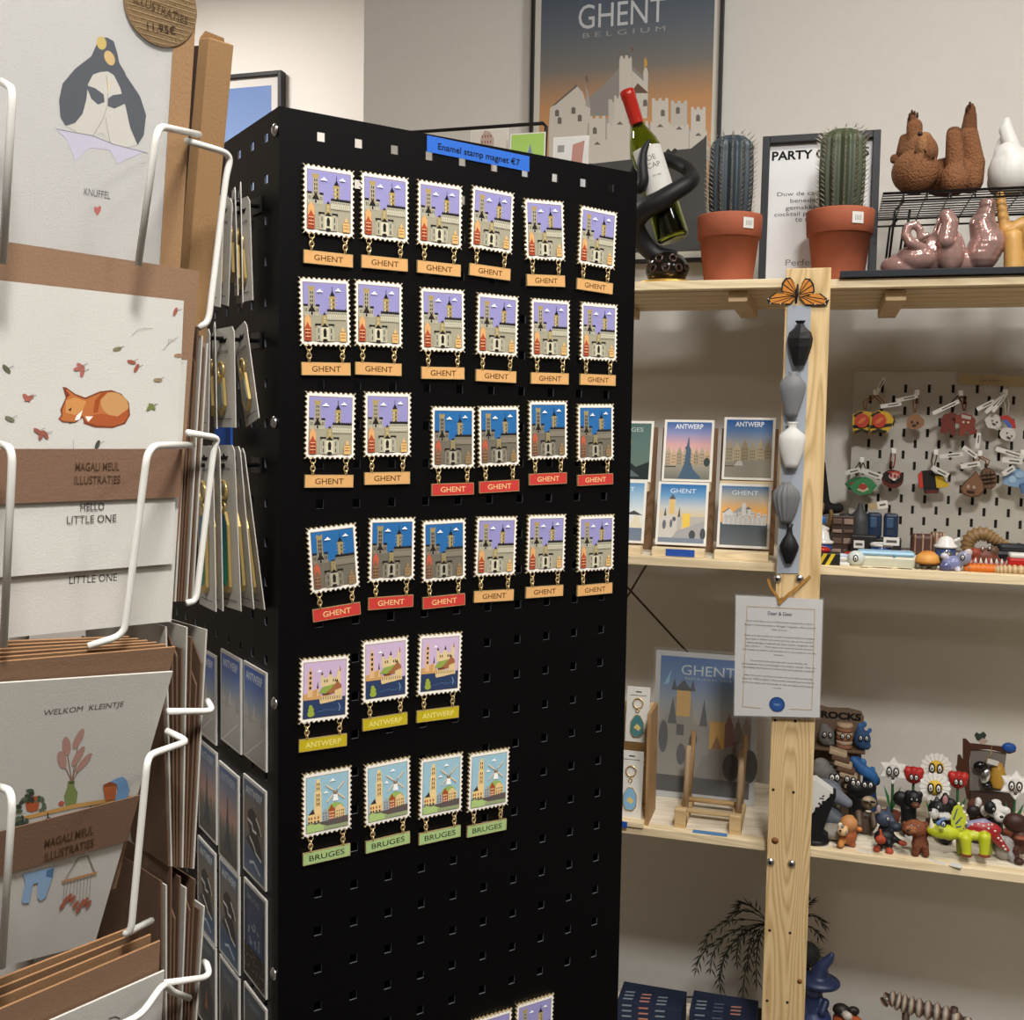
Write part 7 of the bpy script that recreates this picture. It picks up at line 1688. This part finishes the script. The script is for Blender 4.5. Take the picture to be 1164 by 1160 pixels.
# rocks with eyes, block stack, blue dragon, black blob
t, tp, s_ = f1('rock_toy', 'grey boulder toy with black cartoon eyes behind the rhino', 1.88, [('e', (250, 150, 0), (150, 90, 90), '#6f6d68'), ('e', (110, 120, .01), (90, 70, 70), '#62605c'), ('e', (210, 70, 0), (80, 60, 55), '#7a7873'), ('e', (330, 230, -.01), (110, 80, 90), '#5c5a57'), ('c', (240, 260, 0), (240, 640, 0), 120, 130, '#504e4b')], .003, 'matte', an=(240, 760))
eyes(t, [tp(320, 215, -.04), tp(372, 215, -.04)], .0055)
t = thing('stacked_toy', 'tilted stack of beige and brown slabs with black eyes', 'toy', V((onY(962, 900, 1.87).x, 1.87, ZT3)))
zc1 = onY(962, 873, 1.87).z - ZT3
for i in range(7): MB('matte').box((-.008 + i * .0045 - .008, 0, zc1 + .026 - i * .0095), (.030, .024, .0085), ['#a99378', '#5f4432'][i % 2], .002, ry(12)).build('slab', t)
MB('matte').box((.006, 0, (zc1 - .036) / 2), (.030, .026, zc1 - .036), '#4c382c', .002).build('base', t); eyes(t, [(.0, -.018, zc1 - .014), (.010, -.018, zc1 - .015)], .0046)
t, tp, s_ = f1('dragon_toy', 'bright blue crested dragon toy behind the sloth', 1.89, [('c', (540, 40, 0), (620, 130, 0), 44, 60, '#2c5c94'), ('c', (620, 130, 0), (730, 200, 0), 60, 56, '#336aa4'), ('e', (760, 250, 0), (50, 40, 55), '#2c5c94'), ('e', (640, 60, .01), (36, 24, 40), '#3a76b0'), ('e', (730, 130, .01), (32, 24, 34), '#3a76b0'), ('e', (575, 20, .01), (34, 24, 28), '#234a7c'), ('c', (690, 220, .01), (690, 560, .01), 60, 90, '#24446c')], .0026, an=(690, 640))
t, tp, s_ = f1('black_blob_toy', 'black rounded toy with two pairs of white eyes', 1.84, [('e', (560, 330, 0), (95, 70, 85), BK), ('e', (690, 320, .01), (80, 60, 70), BK), ('c', (600, 420, .01), (600, 640, .01), 110, 100, BK)], .0026, an=(600, 740))
eyes(t, [tp(535, 270, -.042), tp(585, 272, -.042), tp(650, 290, -.038), tp(712, 292, -.038)], .0044)
# ROCKS rack
Pk = onY(948, 850, 1.96)
t = thing('rocks_stand', 'brown wooden stand with sign reading ROCKS above a small ledge', 'stand', V((Pk.x, 1.96, ZT3))); zl = onY(948, 848, 1.96).z - ZT3; zt_ = onY(948, 806, 1.96).z - ZT3; xw0 = onY(914, 848, 1.96).x - Pk.x; xw1 = onY(983, 850, 1.96).x - Pk.x
MB('wood_x').box(((xw0 + xw1) / 2, -.012, zl), (xw1 - xw0, .035, .005), '#6f5844', .001).build('ledge', t)
MB('matte').at(Matrix.Translation((0, .010, 0)) @ Mr).prism([(xw0, zl), (xw1 - .004, zl), (xw1 - .003, zt_ - .012), (xw1 - .008, zt_ - .003), (xw1 - .03, zt_ + .001), (xw0 + .04, zt_ - .001), (xw0 + .02, zt_ + .003), (xw0, zt_)], -.002, .002, '#6f5a48').build('sign_board', t)
m = MB('ink').at(Matrix.Translation((0, .0074, 0)) @ Mr); qa = onY(933, 815, 1.968).x - Pk.x; qb = onY(979, 816, 1.968).x - Pk.x; m.text('ROCKS', (qa + qb) / 2, zt_ - .0195, .0125, 0, '#161412', w=qb - qa, bold=.05); m.build('lettering', t)
MB('matte').box(((xw0 + xw1) / 2, .008, zl / 2), (xw1 - xw0 - .01, .006, zl - .004), '#5f4c3c').build('back_panel', t)
for i, (x, cl, lab) in enumerate(((913.5, '#5c5a57', 'grey rock figure, leftmost on the ROCKS ledge, partly hidden by the upright'), (938, '#6c6a66', 'grey rock figure standing second on the ROCKS ledge'), (958.5, '#8a5e44', 'red-brown banded rock figure on the ROCKS ledge'), (979, '#2f4c74', 'blue rock figure at the right end of the ROCKS ledge'))):
    Pq = onY(x + 1, 848, 1.94); Pq = V((Pq.x, 1.942, ZT3 + zl + .003)); tt = thing('rock_figure', lab, 'figurine', Pq)
    if i != 2: blob('body', [('e', (0, 0, .018), (.0145, .012, .0180), cl), ('e', (-.004, 0, .030), (.009, .008, .011), cl), ('e', (.006, 0, .008), (.009, .010, .0075), cl)] + ([('e', (-.006, 0, .044), (.004, .003, .005), '#3a66a0'), ('e', (.003, 0, .046), (.004, .003, .006), '#3a66a0'), ('e', (.012, 0, .036), (.004, .003, .005), '#3a66a0')] if i == 3 else []), .0016, 'matte', tt)
    else:
        for j in range(6): MB('matte').lathe([(.013, j * .0075), (.0145, j * .0075 + .0037), (.013, j * .0075 + .0074)], ['#8f6046', '#b59a80'][j % 2], 18).build('band', tt)
    eyes(tt, [(-.0035, -.0155, .025), (.0065, -.0145, .025)], .0040)
# potted flowers with faces
def flower(name, label, cx_, cy_, Y, rad, kind, pot_):
    P = onY(cx_, cy_, Y); t = thing(name, label, 'flower toy', V((P.x, Y, ZT3)), None); z = P.z - ZT3
    r = sz(rad, P)
    MB('leaf').tube([(0, .004, .012), (.001, .004, z * .6), (0, .003, z)], .0022, '#2f5a34', 8).build('stem', t)
    if pot_: 
        MB('clay').lathe([(.001, 0), (.011, 0), (.016, .022), (.0145, .022), (.001, .02)], '#7a3f2a', 24).build('pot', t)
    else: MB('clay').lathe([(.001, 0), (.012, 0), (.013, .012), (.001, .013)], '#4a3a2c', 24).build('pot', t)
    A0 = Matrix.Translation((0, 0, z)) @ Mr
    if kind == 'tulip':
        blob('bloom', [('e', (0, 0, z), (r * .95, r * .7, r * .95), '#a82420'), ('e', (-r * .65, 0, z + r * .45), (r * .42, r * .5, r * .5), '#b52a24'), ('e', (r * .65, 0, z + r * .45), (r * .42, r * .5, r * .5), '#b52a24'), ('e', (0, -r * .1, z + r * .5), (r * .45, r * .55, r * .5), '#a82420')], .0014, 'granule', t)
    elif kind == 'daisy':
        m = MB('granule').at(A0); n = 16; L = []
        for i in range(n * 4): a = 2 * math.pi * i / (n * 4); rr_ = r * (1 + .07 * math.cos(a * n)); L.append((rr_ * math.cos(a), rr_ * math.sin(a)))
        m.prism(L, 0, .004, '#ece9e2')
        for i in range(n): a = 2 * math.pi * i / n + .2; m.line([(r * .45 * math.cos(a), r * .45 * math.sin(a)), (r * .9 * math.cos(a), r * .9 * math.sin(a))], .0007, .0042, '#a5a29a')
        m.build('petals', t); MB('granule').at(A0).lathe([(r * .52, .003), (r * .48, .0075), (r * .2, .009), (.0005, .0092)], '#d2aa2c', 24).build('centre', t)
    else:
        m = MB('granule').at(A0); L = []
        for i in range(12): a = 2 * math.pi * i / 12 + math.pi / 2 + math.pi; rr_ = r * (1.12 if i % 2 == 0 else .74); L.append((rr_ * math.cos(a), rr_ * math.sin(a)))
        m.prism(L, 0, .004, '#d6d3cc')
        for i in range(0, 12, 2): m.prism([(L[i][0] * .95, L[i][1] * .95), (L[(i + 1) % 12][0] * .8, L[(i + 1) % 12][1] * .8), (0, 0), (L[i - 1][0] * .8, L[i - 1][1] * .8)], .004, .0052, '#efece6')
        m.build('petals', t); m = MB('granule').at(A0).lathe([(r * .5, .005), (r * .46, .0085), (.0005, .009)], '#bdb9b0', 22); m.build('centre', t)
        MB('granule').at(A0).ell((0, -r * .62, .006), (r * .14, r * .07, .001), '#3a3632', 10).build('mouth', t)
    e_ = r * .30; dy = -.0085 if kind != 'tulip' else -r * .78
    if kind == 'tulip': eyes(t, [(-e_ * .7 - .001, dy, z), (e_ * .9 - .001, dy, z)], r * .24, hgt=1.7)
    else: eyes(t, [(-e_ * .85 - .001, -.0095, z), (e_ * .85 - .001, -.0095, z)], r * .22, hgt=1.7)
    lf = MB('leaf')
    for s in (-1, 1): lf.add([(0, 0, .02), (s * .008, -.004, z * .45), (s * .014, -.002, z * .72), (s * .004, .002, z * .5)], [(0, 1, 2, 3)], '#2f6a3a')
    lf.build('leaves', t)
flower('daffodil_toy', 'white daffodil toy with eyes in a pot, left of the red tulips', 1015, 875.5, 1.86, 14.5, 'star', True)
flower('tulip_toy', 'red tulip toy with eyes between daffodil and daisies', 1038.5, 881.5, 1.86, 10.5, 'tulip', False)
flower('daisy_toy', 'white daisy toy with eyes, the upper of the two', 1064, 872, 1.87, 16, 'daisy', False)
flower('daisy_toy', 'white daisy toy with eyes, the lower of the two', 1062.5, 894.5, 1.835, 16, 'daisy', False)
flower('tulip_toy', 'red tulip toy with eyes right of the daisies', 1089, 887, 1.85, 10.5, 'tulip', False)
flower('daffodil_toy', 'white daffodil toy with eyes at the right edge', 1154, 892, 1.83, 15.5, 'star', True)
# branch display stand with hanging bell charm
Y_ = 1.945; M0 = F_(1108, 880, Y_); lm = local(M0); t = thing('branch_stand', 'brown branch-shaped stand with leaf, blue bird and hanging charm', 'stand', Matrix.Translation((M0.translation.x, Y_, ZT3))); dz_ = M0.translation.z - ZT3
L_ = lambda Q: [(a, b + dz_) for a, b in [lm(*q) for q in Z(Q, *A2)]]
MB('granule').at(Mr).prism(L_([(440,140),(465,140),(500,175),(640,190),(740,200),(850,215),(845,235),(800,250),(640,215),(500,215),(490,300),(490,560),(600,575),(600,600),(470,600),(440,440),(400,420),(385,360),(395,345),(400,270),(420,260),(440,300)]), -.004, .004, '#4a2a1c').build('branch', t)
MB('granule').at(Mr).prism(L_([(500,215),(780,250),(740,545),(490,540)]), -.003, -.001, '#77706a').build('panel', t)
gg = L_([(575, 112)])[0]; MB('leaf').at(Mr).prism(L_([(528,110),(545,85),(570,100),(600,80),(622,105),(600,150),(580,165),(545,145)]), 0, .003, '#2f3a34').build('leaf', t)
MB('granule').at(Mr).prism(L_([(560,150),(590,125),(635,150),(600,175),(570,170)]), .003, .006, '#b39a90').build('pink_flower', t)
q = L_([(795, 200)])[0]; MB('granule').ell((q[0], -.004, q[1]), (.0115, .006, .0085), '#1f4f9c', 14).build('blue_bird', t)
hv = L_([(708, 400)])[0]
MB('granule').at(Matrix.Translation((hv[0], -.006, hv[1]))).lathe([(.009, -.024), (.0125, -.020), (.011, -.016), (.0135, -.010), (.0115, -.006), (.013, 0), (.0105, .004), (.011, .009), (.008, .012), (.006, .018), (.001, .020)], '#b58a34', 22).build('hive', t, label='yellow beehive shape')
z0 = L_([(708, 560)])[0][1]; MB('matte').box((hv[0] - .008, 0, z0 / 2), (.07, .02, z0), '#3c2a20', .001).build('foot', t)
cb = thing('bell_charm', 'shiny silver and black bee charm with white tag hanging on the branch stand', 'charm', Matrix.Translation((M0.translation.x, Y_ - .012, ZT3))); qb = L_([(608, 410)])[0]; qa = L_([(570, 335)])[0]
MB('steel').at(Matrix.Translation((qb[0], 0, qb[1]))).ell((0, 0, 0), (.0085, .006, .0145), '#c9ced4', 16, ry(12)).build('silver_body', cb); MB('gloss').ell((qa[0], 0, qa[1]), (.0115, .006, .009), '#161618', 14).build('black_head', cb)
MB('gloss').ell((qb[0] + .003, 0, qb[1] - .016), (.009, .006, .006), '#1c1c1e', 14).build('tail', cb); q = L_([(660, 295)])[0]; MB('paper').box((q[0], -.006, q[1]), (.018, .0008, .0085), '#cfccc5', 0, ry(12)).build('paper_tag', cb)
q = L_([(660, 190)])[0]; MB('gold').tube([(q[0], .006, q[1]), (q[0] - .002, 0, q[1] - .012), (qa[0], 0, qa[1])], .0008, '#c9a86a', 6).build('chain', cb)
# animals, right half
t, tp, s_ = f2_('rottweiler_toy', 'black and tan dog toy behind the brown curly dog', 1.80, [('e', (60, 560, 0), (62, 50, 65), BK), ('e', (75, 610, -.02), (34, 28, 26), '#5f3a26'), ('c', (20, 640, .01), (20, 800, .01), 60, 60, BK), ('e', (-40, 560, .01), (60, 40, 60), BK), ('e', (20, 520, 0), (26, 16, 30), BK), ('e', (110, 530, 0), (22, 16, 30), BK)], an=(20, 860))
eyes(t, [tp(45, 565, -.032), tp(85, 568, -.032)], .0018)
DB = '#6f3f2a'
t, tp, s_ = f2_('curly_dog_toy', 'reddish-brown curly-eared dog toy sitting at the front', 1.738, [('e', (75, 780, 0), (85, 60, 70), '#8a5236'), ('e', (40, 790, -.02), (50, 36, 34), '#a06848'), ('e', (150, 790, .0), (34, 30, 70), DB), ('e', (-10, 770, .0), (26, 26, 50), DB), ('e', (110, 900, 0), (65, 50, 70), DB), ('c', (80, 920, -.01), (75, 970, -.01), 30, 30, DB), ('c', (150, 930, -.01), (155, 975, -.01), 28, 28, DB)], an=(110, 1000), m='fur')
eyes(t, [tp(45, 755, -.036), tp(95, 760, -.036)], .0016); MB('gloss').ell(tp(18, 795, -.044), (.0026, .002, .002), '#1c1210', 10).build('nose', t)
m = MB('paper').at(Matrix.Translation(tp(20, 850, -.040))); m.box((0, 0, 0), (.012, .001, .003), '#bdbab4', 0, ry(-20)).box((0, -.0006, 0), (.012, .001, .003), '#bdbab4', 0, ry(35)); m.build('bow', t)
t, tp, s_ = f2_('bulldog_toy', 'black and white dog toy with pink inner ear behind the triceratops', 1.79, [('e', (260, 680, 0), (85, 60, 70), BK), ('e', (215, 720, -.02), (40, 34, 42), '#c9c6c2'), ('e', (300, 740, -.012), (60, 34, 28), '#c2bfbb'), ('c', (300, 620, 0), (305, 570, 0), 36, 18, BK), ('c', (225, 640, 0), (240, 590, 0), 22, 12, '#4a4648'), ('e', (350, 650, 0), (40, 34, 50), BK), ('c', (300, 760, .01), (300, 930, .01), 70, 70, '#1c1c1e')], an=(300, 1000))
MB('granule').ell(tp(303, 612, -.021), (.0042, .0015, .0075), '#a8787c', 12).build('inner_ear', t); MB('gloss').ell(tp(188, 690, -.038), (.003, .002, .0026), '#141212', 10).build('nose', t); eyes(t, [tp(250, 668, -.036)], .0020)
t, tp, s_ = f2_('spaniel_toy', 'brown, white and black dog toy behind the triceratops back', 1.81, [('e', (540, 660, 0), (62, 50, 60), '#5a3424'), ('e', (560, 630, -.012), (26, 36, 40), '#c9c4bc'), ('e', (520, 700, -.02), (50, 34, 46), '#1c1614'), ('e', (610, 700, -.01), (30, 30, 40), '#c9c4bc'), ('c', (550, 740, .01), (550, 900, .01), 60, 60, '#4a3024')], an=(550, 960))
t, tp, s_ = f2_('panda_dog_toy', 'black and white dog toy with floppy white ear, right of the spaniel', 1.795, [('e', (690, 660, 0), (70, 55, 62), '#c9c6c0'), ('e', (650, 640, -.01), (42, 40, 52), '#18181a'), ('e', (770, 670, -.006), (40, 28, 36), '#d0cdc8'), ('e', (730, 720, -.02), (46, 38, 38), '#cfccc6'), ('e', (700, 600, 0), (40, 24, 22), '#c9c6c0'), ('c', (690, 760, .01), (690, 900, .01), 60, 62, '#26262a')], an=(690, 960))
MB('gloss').ell(tp(742, 715, -.050), (.0030, .002, .0024), '#141212', 10).build('nose', t); eyes(t, [tp(680, 655, -.040)], .0022)
t, tp, s_ = f2_('grey_dog_toy', 'light grey sitting toy animal behind the triceratops tail', 1.76, [('e', (770, 870, 0), (80, 55, 95), '#96948f'), ('e', (720, 800, -.01), (50, 40, 40), '#a3a19c'), ('c', (820, 930, -.01), (835, 965, -.01), 26, 24, '#8a8884')], an=(780, 980))
t, tp, s_ = f2_('brown_toy', 'dark brown toy animal at the right end of the third board', 1.765, [('e', (850, 730, 0), (90, 60, 75), '#3c241c'), ('e', (890, 880, 0), (70, 55, 100), '#4a2a20'), ('c', (850, 940, -.01), (850, 1010, -.01), 30, 30, '#4a2a20'), ('e', (880, 1030, -.02), (40, 34, 26), '#3a2018'), ('e', (890, 850, -.025), (44, 30, 16), '#8a4c34')], an=(880, 1050))
# triceratops
YE, RD, LV = '#bcc42c', '#a3262a', '#8783a0'
t, tp, s_ = f2_('triceratops_toy', 'yellow and red triceratops toy with white dots at the front of the third board', 1.738, [
 ('e', (270, 850, -.012), (105, 55, 58), YE), ('c', (330, 860, -.010), (400, 855, -.004), 60, 50, YE), ('c', (200, 820, -.014), (192, 745, -.014), 22, 7, '#d8d2b8'), ('c', (250, 790, -.03), (300, 750, -.03), 20, 12, '#5f7fae'),
 ('e', (600, 830, .0), (130, 55, 62), RD), ('c', (480, 800, .0), (600, 775, .0), 30, 26, LV), ('c', (600, 775, .0), (650, 790, .0), 26, 16, LV), ('e', (520, 880, -.006), (100, 48, 40), YE),
 ('c', (660, 860, .0), (720, 930, .004), 50, 34, RD), ('c', (720, 930, .004), (790, 1000, .008), 34, 14, RD),
 ('c', (460, 910, -.014), (470, 1010, -.016), 46, 36, YE), ('e', (468, 1035, -.018), (44, 30, 18), '#7a3a24'), ('c', (610, 900, -.014), (605, 1010, -.016), 46, 36, YE), ('e', (605, 1038, -.018), (40, 30, 18), '#8a4228'), ('c', (420, 920, .016), (420, 1010, .018), 34, 30, '#8f962a'), ('c', (640, 920, .016), (640, 1010, .018), 34, 30, '#8f962a')], .0015, 'plastic', an=(500, 1050))
fr = MB('granule'); iv = t.matrix_world.inverted()
def FRp(L, dy=-.012): return [tp(x, y, dy) for x, y in L]
Lf = [(350, 800), (345, 740), (370, 660), (405, 640), (435, 660), (445, 710), (468, 730), (462, 790), (440, 840), (400, 860)]
a = FRp(Lf, -.014); b = FRp(Lf, -.009); n = len(a); fr.add(a + b, [list(range(n)), list(range(n, 2 * n))[::-1]] + [(i, i + n, (i + 1) % n + n, (i + 1) % n) for i in range(n)], '#c4cc3a'); fr.build('frill', t, label='yellow frill with blue rays')
for L in ([(362, 760), (395, 672), (402, 676), (372, 765)], [(380, 790), (432, 735), (436, 742), (390, 800)], [(385, 815), (430, 808), (430, 816), (388, 824)]): MB('granule').add(FRp(L, -.0148), [(0, 1, 2, 3)], '#34507c').build('ray', t)
for (x, y) in ((408, 636), (440, 655), (450, 705), (470, 728), (466, 785)): MB('granule').ell(tp(x, y, -.0115), (.0024, .002, .0024), '#d9d7b8', 8).build('frill_knob', t)
eyes(t, [tp(290, 795, -.038)], .0044, white='#c3d0de')
for (x, y) in ((512, 800), (560, 795), (600, 810), (640, 800), (665, 800), (640, 830), (715, 905), (738, 925), (755, 965), (770, 990), (690, 850)): MB('granule').ell(tp(x, y, -.0205 if x < 680 else -.010), (.0020, .0012, .0018), '#dcd4cc', 8).build('dot', t)
for (x, y, y_, w_, a, lab) in ((985, 946, 1.727, .026, -25, 'white paper tag lying left of the orange lion cub'), (985, 953, 1.722, .024, -6, 'white paper tag lying between lion cub and black toy'), (1065, 964, 1.717, .026, -28, 'white paper tag lying right of the curly dog'), (1087, 974, 1.712, .018, -20, 'square white paper tag lying below the triceratops')):
    xx = {0: 933, 1: 984, 2: 1066, 3: 1087}[('left of the or' in lab and 0) or ('between' in lab and 1) or ('curly' in lab and 2) or ('square' in lab and 3) or 0]
    q = onY(xx, y, y_); tag(MB('paper').box((0, 0, .0006), (w_, .008 if w_ > .02 else .016, .001), '#d2d0ca').build('paper_tag', None, Matrix.Translation((q.x, y_, ZT3 + .0001)) @ Matrix.Rotation(R(a), 4, 'Z')), lab, 'tag')
# ------------------------------------------------------------------ lowest board, right part
A7 = (690, 900, .4072)
WB = '#1f2a4a'
t, tp, s_ = fig('witch_figure', 'dark blue witch figure with bent pointed hat beside the upright', 'figurine', 690, 900, .4072, 1.80, [
 ('c', (565, 640, 0), (575, 560, 0), 46, 26, WB), ('e', (590, 530, 0), (60, 50, 18), WB), ('c', (590, 530, 0), (598, 490, 0), 32, 18, WB), ('c', (598, 490, 0), (620, 470, 0), 18, 13, '#2a3558'), ('c', (620, 470, 0), (628, 456, 0), 13, 8, '#2a3558'), ('e', (575, 555, -.01), (24, 22, 22), '#232b4c'), ('c', (540, 590, -.01), (545, 620, -.02), 12, 10, WB), ('c', (610, 590, -.01), (600, 620, -.02), 12, 10, WB), ('c', (575, 640, 0), (575, 775, 0), 52, 62, '#26345e')], .0024, 'plastic', ZB, None, (575, 760))
m = MB('matte')
rr = random.Random(9)
tf = thing('tufted_ornament', 'dark bristly ball ornament beside the witch hat', 'ornament', V((onY(690 + 560 * .4072, 900 + 460 * .4072, 1.87).x, 1.875, ZB))); hz_ = onY(918, 1087, 1.87).z - ZB
MB('matte').tube([(0, 0, 0), (0, 0, hz_ - .02)], .004, '#2a2622', 8).build('stem', tf)
for i in range(160):
    a, b = rr.uniform(0, 6.28), math.asin(rr.uniform(-1, 1)); d = V((math.cos(a) * math.cos(b), math.sin(a) * math.cos(b), math.sin(b) * .8)); o = V((0, 0, hz_)); e = d.orthogonal().normalized() * .0012
    m.add([o + e, o - e, o + d * .034], [(0, 1, 2)], rr.choice(['#1c1e1a', '#2a2a24']))
m.ell((0, 0, hz_), .022, '#1a1b18', 12); m.build('tuft', tf)
t, tp, s_ = fig('tiger_toy', 'orange and black striped tiger toy on the lowest board', 'toy', 690, 900, .4072, 1.79, [
 ('e', (665, 620, 0), (34, 28, 34), '#a8542a'), ('c', (665, 640, 0), (665, 800, 0), 32, 34, '#a04c26'), ('e', (655, 588, -.006), (24, 18, 18), '#1a1614'), ('c', (640, 630, -.01), (640, 660, -.01), 14, 12, '#a8542a'), ('e', (690, 630, 0), (26, 22, 28), '#a04c26'), ('e', (672, 605, -.02), (14, 10, 12), '#b9b0a8'), ('e', (690, 590, 0), (16, 12, 12), '#1f1a18')], .0020, 'granule', ZB, None, (665, 690))
t = thing('snake_toy', 'articulated brown, black and cream striped snake toy on the lowest board', 'toy', V((onY(1040, 1150, 1.80).x, 1.80, ZB))); iv = t.matrix_world.inverted()
P5 = [iv @ onY(x, y, 1.80) for x, y in ((1003, 1141), (1012, 1136), (1024, 1140), (1040, 1145), (1060, 1150), (1080, 1156), (1105, 1166))]
lo = min(p.z for p in P5); pts, rr_ = smooth(P5, [.006, .011, .013, .013, .013, .012, .008], 6)
m = MB('granule'); m.tube(pts, [r_ * (1.15 if i % 3 else .7) for i, r_ in enumerate(rr_)], [['#1f1a18', '#b5a898', '#5a3c2c'][(i // 1) % 3] for i in range(len(pts))], 12); m.build('body', t)
for x_ in (1030, 1085): q = iv @ onY(x_, 1146, 1.80); MB('granule').tube([(q.x, 0, 0), (q.x, 0, q.z)], .006, '#4a382c', 8).build('foot', t)
eyes(t, [iv @ onY(1008, 1136, 1.787)], .0025)
